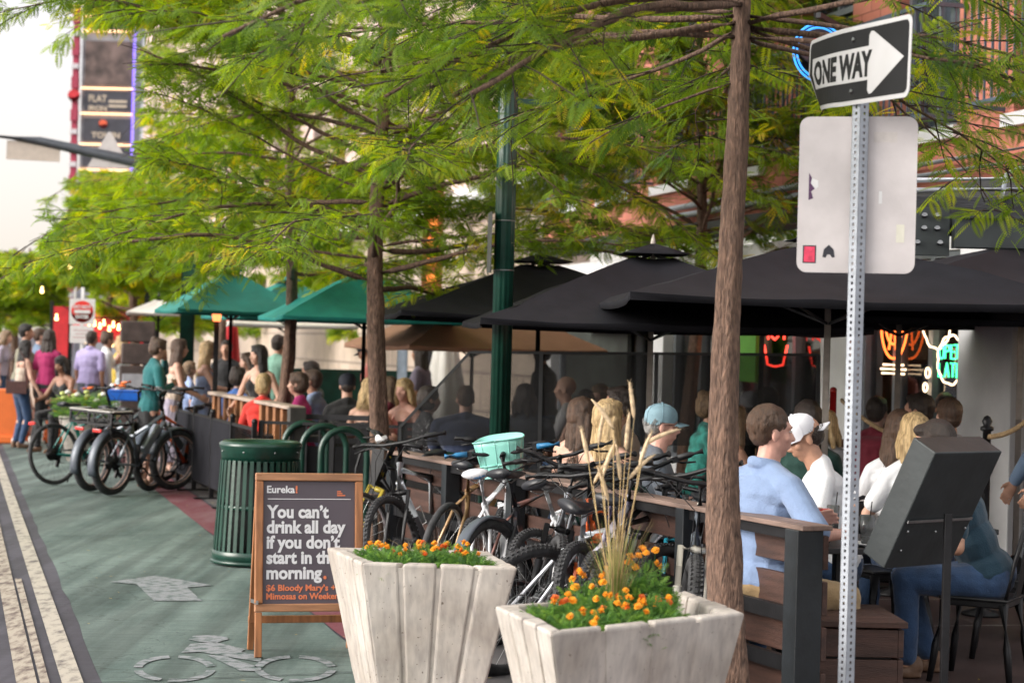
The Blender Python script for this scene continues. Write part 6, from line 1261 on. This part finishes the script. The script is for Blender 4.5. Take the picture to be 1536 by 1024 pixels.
neon('neon_sign',.05,5.27,'cloud shaped neon sign reading SLICES in yellow and OPEN LATE in green',[('cream_outline',[blob(5.42-5.27,2.06,.25,.23),blob(-.12,1.72,.23,.20),blob(.30,1.60,.04,.04,12,3),blob(.34,1.47,.035,.035,12,3),blob(.36,1.38,.03,.03,12,3)],NW),('yellow_word',word('SLICES',.15,2.08,.13),NY),('green_word',word('OPEN',-.12,1.79,.12)+word('LATE',-.12,1.63,.12),NG)],0,.9,.010)
neon('neon_sign',.05,6.25,'orange and red round neon sign in the shop window left of the cloud sign',[('orange_tubes',[blob(0,2.08,.27,.36,30,4,.02),blob(0,2.15,.20,.30,30,4,.02),[(-.1,2.5),(.1,1.8)],[(.1,2.5),(-.05,1.8)]],NO),('cream_glow',[[(-.25,1.62),(.25,1.62)],[(-.22,1.58),(.22,1.58)],[(-.2,1.66),(.2,1.66)]],NW)],0,1.1,.012)
neon('neon_sign',-.12,8.6,'red neon letters HOT above the mesh screen on the white pier',[('red_letters',word('HOT',0,2.02,.28)+word('HOT',0,2.30,.2)+[[(.3,1.82),(.2,1.62),(0,1.6),(-.2,1.62),(-.3,1.82)]],NR)],0,1.3,.012)
# facade of the second building, pink masonry over beige stone
b2=bld('stone_building','tall pinkish masonry building on a beige stone block base further along',8.6,28.3); L2=70; q=MB()
c2=[(k*3.2+1.1,k*3.2+2.3) for k in range(21)]; r2=[(5.2,7.6),(9.4,11.8),(13.4,15.8)]; wallgrid(q,0,0,L2,4.2,18,c2,r2,.5); q.build('wall',PINK,b2); q=MB(); q.box((.2,L2/2,2.05),(.6,L2,4.1)); q.build('stone_base',STONE,b2); q=MB(); q.box((-.1,L2/2,4.2),(.8,L2,.25)); q.build('string_course',WCOL,b2)
for r in r2:
    for c in c2:
        q=MB(); yc=(c[0]+c[1])/2; q.box((.25,yc,(r[0]+r[1])/2),(.06,c[1]-c[0],.08)); q.box((.25,yc,(r[0]+r[1])/2),(.06,.08,r[1]-r[0])); o=q.build('window',WCOL,b2); q=MB(); q.box((.3,yc,(r[0]+r[1])/2),(.03,c[1]-c[0],r[1]-r[0])); q.build('pane',DGL,o)
q=MB(); q.box((-.2,L2/2,18.2),(.9,L2+.3,.5)); q.build('cornice',WCOL,b2)
# orange vertical marquee on second building
p=P(650,330,34); t=thing('vertical_marquee','tall glowing orange marquee seen through the leaves of the middle tree','marquee sign',(p.x,p.y,0)); q=MB(); q.box((0,0,3.9),(.35,.25,2.6)); q.build('case',M('marquee_case',(.35,.10,.05),.5),t)
q=MB(); q.cyl((0,0,0),(0,0,2.7),.06,n=8); q.build('support',BLK,t)
for k in range(8): q=MB(); q.box((0,-.14,2.85+k*.31),(.16,.03,.16)); q.build('lit_letter_panel',M('marquee_glow',(1,.25,.05),.5,0,.2,8,emit=.4),t)
# billboard tower and grey tower on the left
d=105; a=P(160,130,d); t=thing('billboard_tower','tall tower stacked with dark billboards and a red and white striped edge','building',(a.x,d,0)); s_=F/d
q=MB(); q.box((-.0,1.3,15),(2.75,2.2,34)); q.build('tower_body',M('tower_grey',(.30,.31,.34),.7,0,.1,2),t)
zz=lambda y: H-XY(160,y)[1]/s_
BB=M('billboard_dark',(.055,.055,.07),.5,0,.2,1.5); WG=M('marquee_strip',(1,.55,.30),.5,0,0,emit=.8)
for i,(y0,y1) in enumerate(((28,44),(60,130),(135,168),(176,214),(220,252),(-40,22))):
    q=MB(); z0,z1=zz(y1),zz(y0); q.box((.05,.12,(z0+z1)/2),(2.5,.12,z1-z0-.1)); o=q.build('billboard_panel',BB if i!=1 else M('billboard_brown',(.13,.09,.08),.5,0,.6,1.2),t)
    q=MB(); q.box((0,.06,z0-.10),(2.7,.12,.08)); q.build('lit_strip',WG,o)
def bt_(s,x,y,size,mat,W=0):
    q=MB(); textmesh(q,s,size,Matrix(),bold=.01,depth=.02); x0=min(p[0] for p in q.v);x1=max(p[0] for p in q.v);f=W/(x1-x0) if W else 1; q.v=[((p[0]-x0)*f+x,.04-p[2],zz(y)+p[1]) for p in q.v]; q.build('billboard_text',mat,t)
CT=M('billboard_cream',(.62,.52,.40),.5,0,.1)
bt_('FLAT',-.93,153,.50,CT,.95); bt_('IRON',-.93,166,.36,CT,.95); q=MB(); 
for k in range(2): q.box((.60,.04,zz(152+7*k)),(.95,.03,.12)); 
q.build('billboard_text',CT,t); bt_('THEORY',-.9,125,.34,CT,1.9) if 0 else None
q=MB(); q.cyl((-.15,.05,zz(186)),(-.15,.0,zz(186)),.22,n=20); q.build('billboard_disc',M('disc_orange',(.75,.12,.05),.5),t); bt_('TOWN',-.75,207,.42,CT,1.5)
REDS=M('stripe_red',(.36,.04,.08),.6); WHS=M('stripe_white',(.60,.58,.60),.6); q=MB(); q1=MB()
for k in range(26): (q if k%2 else q1).box((-1.68,.1,k*.86+.4),(.36,.4,.60 if k%2 else .26 if False else .60) if k%2 else (.36,.4,.26)) 
q.build('red_band',REDS,t)['kind']='stuff'; q1.build('white_band',WHS,t)['kind']='stuff'; q=MB(); q.box((-1.68,.2,11),(.30,.3,22)); q.build('edge_column',REDS,t)
q=MB(); q.cyl((-1.68,-.12,zz(145)),(-1.68,-.2,zz(145)),.32,n=24); q.build('round_badge',M('badge_red',(.55,.03,.04),.5),t)
q=MB(); q.box((1.42,.0,13),(.10,.1,26)); q.build('violet_edge_light',M('violet_light',(.22,.14,.75),.5,emit=.7),t)
q=MB(); q.box((.1,.0,zz(272)),(2.4,.4,.35)); q.build('marquee_base_lights',M('violet_light'),t); q=MB(); q.box((.1,-.02,zz(282)),(2.4,.4,.25)); q.build('marquee_base_strip',WG,t)
d=125; a=P(232,150,d); t=thing('grey_tower','pale grey office tower just right of the billboard tower','building',(a.x,d,0)); q=MB(); q.box((0,2,11),(2.7,4,30)); q.build('tower_body',M('pale_tower',(.50,.52,.56),.7,0,.08,1),t)
for k in range(14): q=MB(); q.box((0,-.02,2+k*1.9),(2.3,.1,.9)); q.build('window_band',M('tower_glass',(.16,.19,.23),.15),t)
d=118; a=P(330,150,d); t=thing('white_office_block','pale office block mostly hidden by leaves','building',(a.x,d+3,0)); q=MB(); q.box((0,2,12),(6.0,4,26)); q.build('block_body',M('pale_block',(.56,.55,.56),.7,0,.08,1),t)
for k in range(12): q=MB(); q.box((0,-.02,2+k*1.9),(5.4,.1,.8)); q.build('window_band',M('tower_glass'),t)
# dark green hoarding below the stone wall and white posts
p=GX(560,31,0,560); t=thing('green_hoarding','low dark green hoarding before the stone wall','hoarding',(p.x,p.y,0),SR*.4); q=MB(); q.box((-.3,0,.66),(2.6,.06,1.3)); q.build('panel',GREEN,t,bevel=.01)
for s2 in(-1.55,.95): q=MB(); q.box((s2,0,.7),(.06,.08,1.4)); q.build('post',BLK,t)
p=GX(603,30,0,560); t=thing('pale_blue_post','pale blue grey post left of the standing dark haired woman','post',(p.x,p.y,0)); q=MB(); q.cyl((0,0,0),(0,0,2.2),.08,n=12); q.build('shaft',M('pale_blue_metal',(.34,.42,.52),.5),t); q=MB(); q.cyl((0,0,0),(0,0,.1),.13,n=12); q.build('foot',M('pale_blue_metal'),t)
p=GX(668,27,0,560); t=thing('folded_white_canopy','white folded canopy hanging behind the slanted end of the screen','canopy',(p.x,p.y,0)); q=MB(); q.lathe([(.30,.4),(.24,1.2),(.10,2.0),(.02,2.15)],(0,0,0),20,wob=lambda a:1+.18*math.sin(7*a)); q.build('folds',WCAN,t); q=MB(); q.cyl((0,0,0),(0,0,2.2),.03,n=8); q.build('pole',BLK,t)
# timber and steel canopy beam at top right
d=12.6; a=P(1345,318,d); t=thing('canopy_beam','black timber beam with bolted steel bracket and channel box above the umbrellas','canopy',(a.x,a.y,0),R(-4)); TIM=M('blackened_timber',(.028,.029,.034),.8,0,.3,4,.9,20,stretch=(1,8,8)); z=a.z
q=MB(); q.box((.95,0,z-.02),(1.95,.22,.24)); q.build('timber_beam',TIM,t,bevel=.01)
q=MB(); q.box((.20,-.16,z-.13),(.22,.02,.30)); q.build('bracket_plate',DKM,t,bevel=.004)
for dx,dz in((.15,-.03),(.23,-.03),(.15,-.11),(.23,-.11),(.11,-.20),(.25,-.20)): q=MB(); q.cyl((dx,-.17,z+dz),(dx,-.195,z+dz),.018,n=12); q.build('bolt',STEEL,t)
q=MB(); q.box((.75,-.30,z-.04),(.85,.04,.018)); q.box((.75,-.30,z-.22),(.85,.04,.018)); q.box((.75,-.285,z-.13),(.85,.012,.17)); q.box((1.18,-.18,z-.13),(.016,.26,.20)); q.box((.75,-.15,z-.13),(.85,.03,.20)); q.build('channel_box',DKM,t)
q=MB(); q.tube([(.02,.05,z+.14),(1.9,.05,z+.20)],.02,8); q.tube([(.02,.0,z+.20),(1.9,.0,z+.27)],.018,8); q.build('conduit',GALV,t); q=MB(); q.tube([(.62,-.12,z+.06),(.66,-.12,z+.24),(.75,-.12,z+.29),(.84,-.10,z+.22)],.016,8); q.build('cable',GALV,t)
q=MB(); 
for x in(1.75,): q.box((x,0,(z-.15)/2),(.16,.16,z-.15))
q.build('column',TIM,t,bevel=.01)
# blue neon ring upper right, red pole
p=P(1226,80,15.6); t=thing('ring_sign','round blue lit ring sign projecting from the brick wall beside the one way sign','sign',p,R(20)); q=MB(); RX_=Matrix.Rotation(R(90),3,'X'); q.cyl((0,.04,0),(0,-.04,0),.185,n=32); q.build('disc',M('ring_disc',(.03,.03,.04),.4),t)
for r_ in(.195,.225): q=MB(); q.torus((0,-.03,0),r_,.009,RX_,40,6); q.build('blue_tube',M('neon_blue2',(.04,.30,.9),.4,emit=.5),t)
q=MB(); q.box((.0,-.05,.05),(.12,.02,.10)); q.build('red_mark',SR_,t); q=MB(); q.bar((0,0,.3),(1.2,1.2,.3),.04); q.build('bracket',BLK,t)
p=GX(1249,15.2,0,620); t=thing('red_pole','short dark red pole in front of the slatted bench','pole',(p.x,p.y,.016)); q=MB(); q.cyl((0,0,0),(0,0,1.45),.026,n=12); q.ell((0,0,1.45),.028,None,10,6); q.build('shaft',M('dark_red_paint',(.30,.01,.012),.35),t); q=MB(); q.cyl((0,0,0),(0,0,.02),.12,n=16); q.build('foot',BLK,t)
WS=M('pale_wood_slat',(.30,.17,.10),.6,0,.2,6)
for x,w in((1262,1.5),(1372,1.3)):
    p=GX(x,16.8,0,620); t=thing('slatted_bench','wooden slatted bench back '+('behind the red pole' if x<1300 else 'behind the person in maroon'),'bench',(p.x,p.y,.016),R(12),'wooden slatted benches by the shop front')
    for k in range(5): q=MB(); q.box((0,0,.62+.09*k),(w,.03,.065)); q.build('slat',WS,t)
    q=MB(); q.box((0,.25,.45),(w,.45,.04)); q.build('seat',WS,t)
    for s2 in(-1,1): q=MB(); q.box((s2*w*.45,0,.5),(.06,.06,1.0)); q.build('post',BLK,t)
# ---------------------------------------------------------------- the people in the photograph
def hexc(n,c,**k): return cloth(n,c,**k)
def hx(x,d,z=.016,y=640): v=GX(x,d,z,y); return (v.x,v.y,z)
T_GREY=hexc('slate_grey',(.085,.10,.125)); T_BLUE=hexc('chambray',(.205,.285,.46),v=.05); T_TEAL=hexc('teal_print',(.03,.24,.20),v=.45); T_NAVY=hexc('navy',(.018,.030,.075)); T_MAR=hexc('maroon',(.19,.012,.03)); T_PINK=hexc('hot_pink',(.75,.03,.30)); T_LAV=hexc('lavender',(.42,.36,.62)); T_MAG=hexc('magenta',(.36,.015,.11)); T_OLV=hexc('olive_grey',(.22,.21,.15)); T_BEI=hexc('beige',(.52,.42,.34)); T_RED=hexc('red',(.62,.03,.02)); T_DTEAL=hexc('deep_teal',(.008,.13,.14)); T_MIDB=hexc('mid_blue',(.06,.16,.48)); T_LTB=hexc('light_blue',(.32,.42,.66)); T_DG=hexc('dark_green',(.01,.05,.04)); T_GRN=hexc('sage_green',(.18,.36,.28)); T_PUR=hexc('grey_purple',(.14,.12,.17)); T_BG=hexc('blue_grey',(.13,.19,.29)); T_DTEE=hexc('deep_navy_teal',(.012,.045,.075)); T_SAL=hexc('salmon',(.62,.20,.18)); T_DOT=M('cloth_black_white_dots',(.02,.02,.025),.85,0,0,70,col2=(.5,.5,.5),lo=.60,hi=.64); T_LG=hexc('light_grey',(.40,.40,.42)); SKIRT=hexc('pale_lilac_grey',(.36,.32,.40))
BCAP=M('blue_grey_cap',(.20,.32,.38),.8,0,.08,30,.2,200); WCAP=M('white_cap',(.74,.74,.80),.7,0,.03,30,.1,150); KCAP=M('black_cap',(.015,.018,.03),.8)
p=person
p(hx(975,12.2),-88,'man in a blue grey baseball cap and glasses with a slate grey t-shirt',pose='sit',h=1.74,sk=3,hair='crop',hm=HG,top='tee',topm=T_GREY,cap=BCAP,glasses=True,eyes=True,vox=.007,lean=4,pitch=4,hands={-1:(-.2,.34,.80),1:(.2,.34,.80)})
p(hx(1145,9.85,.03),-62,'broad man in a light blue button shirt and khaki trousers seated on the deck bench',pose='sit',h=1.84,sk=3,hair='receding',hm=HM,top='shirt',topm=T_BLUE,bot='trousers',botm=KHAKI,eyes=True,vox=.0065,lean=2,w=1.16,yaw=-18,pitch=2,seat=.47,sleeve=.66,hands={-1:(-.10,.36,.86),1:(.33,.24,.84),'pole1':(.8,-.2,-.6)})
p(hx(1262,11.1),84,'man in a white cap and white t-shirt looking down at the table',pose='sit',h=1.80,sk=1,hair='short',hm=HD,top='tee',topm=WHITEC,cap=WCAP,eyes=True,vox=.007,lean=12,pitch=26,yaw=10,brim=180,hands={-1:(-.18,.36,.82),1:(.16,.36,.82)})
p(hx(903,13.1),-38,'woman with long straight blonde hair and thin black straps seen from behind',pose='sit',h=1.74,fem=True,sk=0,hair='long',hm=HY,top='tank',topm=BLKC,vox=.008,lean=6,yaw=-25,strand=11,eyes=True)
p(hx(862,13.8),-35,'woman with long brown hair seen from behind left of the blonde woman',pose='sit',h=1.73,fem=True,sk=0,hair='long',hm=HM,top='tank',topm=BLKC,vox=.008,lean=8,yaw=-25,strand=12)
p(hx(940,14.4),70,'man with short dark hair facing left behind the blonde woman',pose='sit',h=1.86,sk=1,hair='short',hm=HD,top='tee',topm=T_BEI,vox=.009,lean=4,eyes=True)
p(hx(1046,16.2),-80,'woman in a teal patterned top with her light brown hair tied up',pose='sit',h=1.76,fem=True,sk=1,hair='bun',hm=HL,top='long',topm=T_TEAL,vox=.009,lean=8,eyes=True)
p(hx(1076,14.6),-60,'woman with light brown long hair half hidden by the thick trunk',pose='sit',h=1.66,fem=True,sk=1,hair='long',hm=HL,top='tank',topm=BLKC,vox=.009,lean=14)
p(hx(1212,13.0),-5,'dark haired person in dark green directly behind the white cap',pose='sit',h=1.80,fem=True,sk=1,hair='shoulder',hm=HD,top='tee',topm=T_DG,vox=.009)
p(hx(1243,14.4),15,'blonde woman in a grey top behind the white t-shirt, left of the sign post',pose='sit',h=1.62,fem=True,sk=0,hair='shoulder',hm=HY,top='tee',topm=T_LG,vox=.010)
p(hx(1302,16.2),-35,'person in a maroon t-shirt right of the sign post',pose='sit',h=1.78,sk=0,hair='short',hm=HD,top='tee',topm=T_MAR,vox=.010,lean=15)
p(hx(1350,12.3),-8,'woman with long brown hair in a white t-shirt behind the menu box',pose='sit',h=1.74,fem=True,sk=0,hair='long',hm=HM,top='tee',topm=WHITEC,vox=.008,strand=13,lean=4)
p(hx(1378,11.9),10,'person with pale blonde hair just above the menu box',pose='sit',h=1.74,fem=True,sk=0,hair='shoulder',hm=HY,top='tee',topm=WHITEC,vox=.009)
p(hx(1488,10.75),80,'person in a deep navy t-shirt and blue jeans seated on the cafe chair',pose='sit',h=1.84,sk=1,hair='short',hm=HD,top='tee',topm=T_DTEE,vox=.0075,lean=24,pitch=14,feet={-1:(-.12,.42),1:(.13,.30)},hands={-1:(-.2,.40,.80),1:(.2,.30,.80)},w=1.05)
p(hx(1428,14.0),8,'brown haired man in a pale shirt seen from behind in front of the white column',pose='sit',h=1.84,sk=0,hair='short',hm=HM,top='shirt',topm=T_LG,vox=.009)
p(hx(1391,14.9),60,'tanned man with dark hair left of the brown haired man',pose='sit',h=1.86,sk=1,hair='short',hm=HD,top='tee',topm=T_DG,vox=.010)
p(hx(1416,17.2),170,'person inside the shop window below the cloud neon sign',pose='sit',h=1.80,sk=1,hair='short',hm=HD,top='tee',topm=T_BG,vox=.011)
p(hx(1590,12.3),88,'person in a blue grey sleeve cut off by the right edge of the picture',pose='stand',h=1.80,sk=1,hair='short',hm=HM,top='long',topm=T_BG,vox=.009,hands={-1:(-.24,.20,.95),1:(.24,.22,.95)})
# behind the mesh screen
p(hx(632,18.0),-70,'woman in a black and white dotted top behind the slanted end of the screen',pose='sit',h=1.66,fem=True,sk=1,hair='bob',hm=HD,top='tee',topm=T_DOT,vox=.010)
p(hx(697,17.7),0,'broad man in a navy t-shirt seen from behind through the mesh screen',pose='sit',h=1.70,sk=0,hair='crop',hm=HM,top='tee',topm=T_NAVY,vox=.010,w=1.3)
p(hx(787,17.9),5,'person with big dark hair in charcoal right of the green lamp post',pose='sit',h=1.74,sk=1,hair='shoulder',hm=HD,top='tee',topm=T_GREY,vox=.010,w=1.1)
p(hx(858,20.2),80,'bald man in a pale grey t-shirt behind the mesh screen',pose='sit',h=1.84,sk=0,hair='none',top='tee',topm=T_LG,vox=.011)
p(hx(878,18.7),0,'dark haired woman seen from behind through the mesh screen beside the bald man',pose='sit',h=1.64,fem=True,sk=0,hair='long',hm=HD,top='tank',topm=BLKC,vox=.011)
p(hx(903,19.5),150,'light haired woman facing the camera behind the mesh screen',pose='sit',h=1.72,fem=True,sk=0,hair='long',hm=HL,top='tee',topm=T_PUR,vox=.011)
p(hx(818,22.5),60,'dark haired waiter standing far back behind the mesh screen',pose='stand',h=1.72,sk=1,hair='short',hm=HD,top='tee',topm=BLKC,vox=.012)
p(hx(1158,17.0),50,'dark haired man behind the right end of the mesh screen',pose='sit',h=1.82,sk=0,hair='short',hm=HD,top='tee',topm=T_PUR,vox=.011)
p(hx(1132,16.8),30,'person in a grey cap just right of the thick trunk behind the screen',pose='sit',h=1.74,sk=1,hair='short',hm=HD,top='tee',topm=BLKC,cap=M('grey_cap',(.35,.35,.38),.8),vox=.011)
# fenced patio
p(hx(392,21.0),-5,'blonde person in a red top seen from behind inside the wooden rail',pose='sit',h=1.70,fem=True,sk=0,hair='bob',hm=HY,top='tee',topm=T_RED,vox=.010)
p(hx(455,21.3),80,'woman in a hot pink top with short brown hair',pose='sit',h=1.74,fem=True,sk=0,hair='bob',hm=HM,top='long',topm=T_PINK,vox=.011)
p(hx(482,22.2),75,'man in a light blue shirt beside the woman in hot pink',pose='sit',h=1.78,sk=1,hair='short',hm=HM,top='shirt',topm=T_LTB,vox=.011,lean=10)
p(hx(471,25.0),70,'dark haired man farther back above the man in light blue',pose='sit',h=1.9,sk=1,hair='short',hm=HD,top='tee',topm=T_DG,vox=.012)
p(hx(520,20.9),8,'person in a black cap and black t-shirt seen from behind',pose='sit',h=1.74,sk=0,hair='short',hm=HD,top='tee',topm=BLKC,cap=KCAP,vox=.011)
p(hx(552,20.3),-5,'blonde woman in a sleeveless black top seen from behind left of the slim trunk',pose='sit',h=1.70,fem=True,sk=0,hair='shoulder',hm=HY,top='tank',topm=BLKC,vox=.010,strand=15)
p(hx(610,20.5),150,'woman with pale curly blonde hair right of the slim trunk',pose='sit',h=1.70,fem=True,sk=3,hair='shoulder',hm=HY,top='tank',topm=T_SAL,vox=.011)
p(hx(590,22.5),80,'woman with reddish hair in dark red behind the slim trunk',pose='sit',h=1.66,fem=True,sk=3,hair='long',hm=HL,top='tee',topm=T_MAR,vox=.012)
p(hx(634,25.0),70,'standing woman with long dark hair in a grey purple top before the stone wall',pose='stand',h=1.68,fem=True,sk=1,hair='long',hm=HD,top='tee',topm=T_PUR,vox=.012)
p(hx(560,24.2),75,'standing man in pink with a dark cap looking down',pose='stand',h=1.70,sk=1,hair='short',hm=HD,top='tee',topm=T_SAL,cap=KCAP,pitch=25,vox=.012)
p(hx(390,22.3),155,'standing woman with black hair in a black lace top between the tree trunks',pose='stand',h=1.62,fem=True,sk=0,hair='long',hm=HB,top='tank',topm=BLKC,vox=.010,yaw=-30,hands={-1:(-.24,.22,.95),1:(.26,.20,.95)})
p(hx(410,25.6),-30,'man in a sage green t-shirt standing behind the woman in black lace',pose='stand',h=1.74,sk=1,hair='short',hm=HD,top='tee',topm=T_GRN,vox=.012)
p(hx(376,24.0),120,'light brown haired woman left of the woman in black lace',pose='stand',h=1.52,fem=True,sk=0,hair='shoulder',hm=HM,top='tee',topm=T_BEI,vox=.012)
p(hx(350,23.0),-35,'woman with a dark hair bun and mid blue top in the fenced patio',pose='sit',h=1.76,fem=True,sk=0,hair='bun',hm=HD,top='tee',topm=T_MIDB,vox=.010)
t,W_,_=p(hx(301,24.9),-80,'woman with very long blonde hair looking right and holding a phone',pose='stand',h=1.64,fem=True,sk=0,hair='long',hm=HY,top='tank',topm=T_LTB,bot='jeans',botm=T_LTB,vox=.009,strand=16,hands={-1:(-.14,.38,1.08),1:(.14,.38,1.08)},eyes=True)
w_=t.matrix_basis@W_[-1]; o=MB(); o.box((0,0,0),(.072,.15,.009)); ph=tag(o.build('mobile_phone',M('phone_black',(.03,.03,.04),.2),bevel=.002),'dark mobile phone in the hand of the woman with long blonde hair','phone'); ph.location=(w_.x+.10,w_.y,w_.z+.045); ph.rotation_euler=(R(25),R(-20),R(-80))
p(hx(258,24.6),-75,'brunette woman in a pale top and long lilac grey skirt',pose='stand',h=1.66,fem=True,sk=0,hair='long',hm=HM,top='tank',topm=T_BEI,bot='dress',botm=SKIRT,vox=.010,hands={-1:(-.1,.35,1.0),1:(.2,.30,1.0)})
p(hx(224,22.8),-60,'woman in a deep teal long sleeved top and black skirt touching her face',pose='stand',h=1.66,fem=True,sk=0,hair='bun',hm=HM,top='long',topm=T_DTEAL,bot='skirt',botm=BLKC,vox=.010,hands={-1:(-.10,.20,1.46),1:(.12,.22,1.18)},pitch=8)
p(hx(276,25.6),-60,'small fair haired child in blue beside the brunette woman',pose='stand',h=1.38,fem=True,sk=0,hair='bob',hm=HL,top='tee',topm=T_LTB,vox=.011)
p(hx(339,27.5),170,'person in black standing under the deep teal umbrella far back',pose='stand',h=1.66,sk=1,hair='short',hm=HD,top='tee',topm=BLKC,vox=.013)
# street on the left
p(hx(131,31.2),-25,'man in a lavender short sleeved shirt with grey trousers',pose='stand',h=1.74,sk=2,hair='short',hm=HG if False else HD,top='shirt',topm=T_LAV,bot='trousers',botm=T_GREY,vox=.012,w=1.12)
p(hx(152,31.6),-60,'woman in a white long sleeved top beside the man in lavender',pose='stand',h=1.74,fem=True,sk=1,hair='bun',hm=HM,top='long',topm=WHITEC,vox=.012)
p(hx(184,32.4),70,'blonde woman in a pale striped dress reaching to the left',pose='stand',h=1.68,fem=True,sk=0,hair='long',hm=HY,top='tank',topm=hexc('pale_blue_stripe',(.50,.58,.62)),bot='skirt',botm=hexc('pale_blue_stripe',(.5,.58,.62)),vox=.012,hands={1:(.2,.5,1.2),-1:(-.2,.45,1.1)})
p(hx(97,29.3),150,'woman with black hair and bare shoulders sitting behind the pale flower barrel',pose='sit',h=1.72,fem=True,sk=2,hair='shoulder',hm=HB,top='tank',topm=BLKC,bot='trousers',botm=BLKC,vox=.012,seat=.50,pitch=18)
p(hx(68,30.0),-15,'woman in a magenta t-shirt and black leggings walking away',pose='stand',h=1.74,fem=True,sk=1,hair='long',hm=HD,top='tee',topm=T_MAG,bot='jeans',botm=BLKC,vox=.012,step=.16,shoe=BLKC)
p(hx(50,31.4),-60,'man in a pale grey t-shirt and beige shorts behind the woman in magenta',pose='stand',h=1.76,sk=0,hair='short',hm=HM,top='tee',topm=T_BG,bot='shorts',botm=T_BEI,vox=.012,shoe=SHOEW)
p(hx(29,30.7),-70,'tall man in an olive grey t-shirt hugging the woman in beige',pose='stand',h=1.82,sk=1,hair='short',hm=HB,top='tee',topm=T_OLV,bot='shorts',botm=T_NAVY,vox=.012,shoe=SHOEW,hands={-1:(-.05,.42,1.22),1:(.02,.46,1.18)})
t,W_,_=p(hx(30,30.05),-50,'woman in a beige sleeveless top and blue jeans with a brown shoulder bag',pose='stand',h=1.58,fem=True,sk=0,hair='long',hm=HB,top='tank',topm=T_BEI,vox=.011,hands={-1:(-.05,.28,1.15),1:(.34,.12,.86)})
o=MB(); o.box((0,0,0),(.30,.10,.19)); o.tube([(-.14,0,.08),(-.10,.02,.45),(.0,.05,.60),(.10,.04,.44),(.14,0,.08)],.012,6); bg=tag(o.build('shoulder_bag',M('brown_leather',(.10,.045,.04),.5,0,.2,20,.2),bevel=.02),'brown leather shoulder bag on the back of the woman in beige','bag'); v=GX(25,29.84,.93,580); bg.location=(v.x,v.y,.93); bg.rotation_euler=(0,0,R(8))
p(hx(1,37.0),-100,'person in pale lilac at the far left edge of the picture',pose='stand',h=1.72,fem=True,sk=0,hair='shoulder',hm=HL,top='tee',topm=SKIRT,vox=.014)
p(hx(171,36.0),-60,'person in orange and purple far behind the wooden sign stack',pose='stand',h=1.60,sk=0,hair='short',hm=HY,top='tee',topm=hexc('mustard',(.5,.36,.05)),bot='skirt',botm=T_LAV,vox=.014)
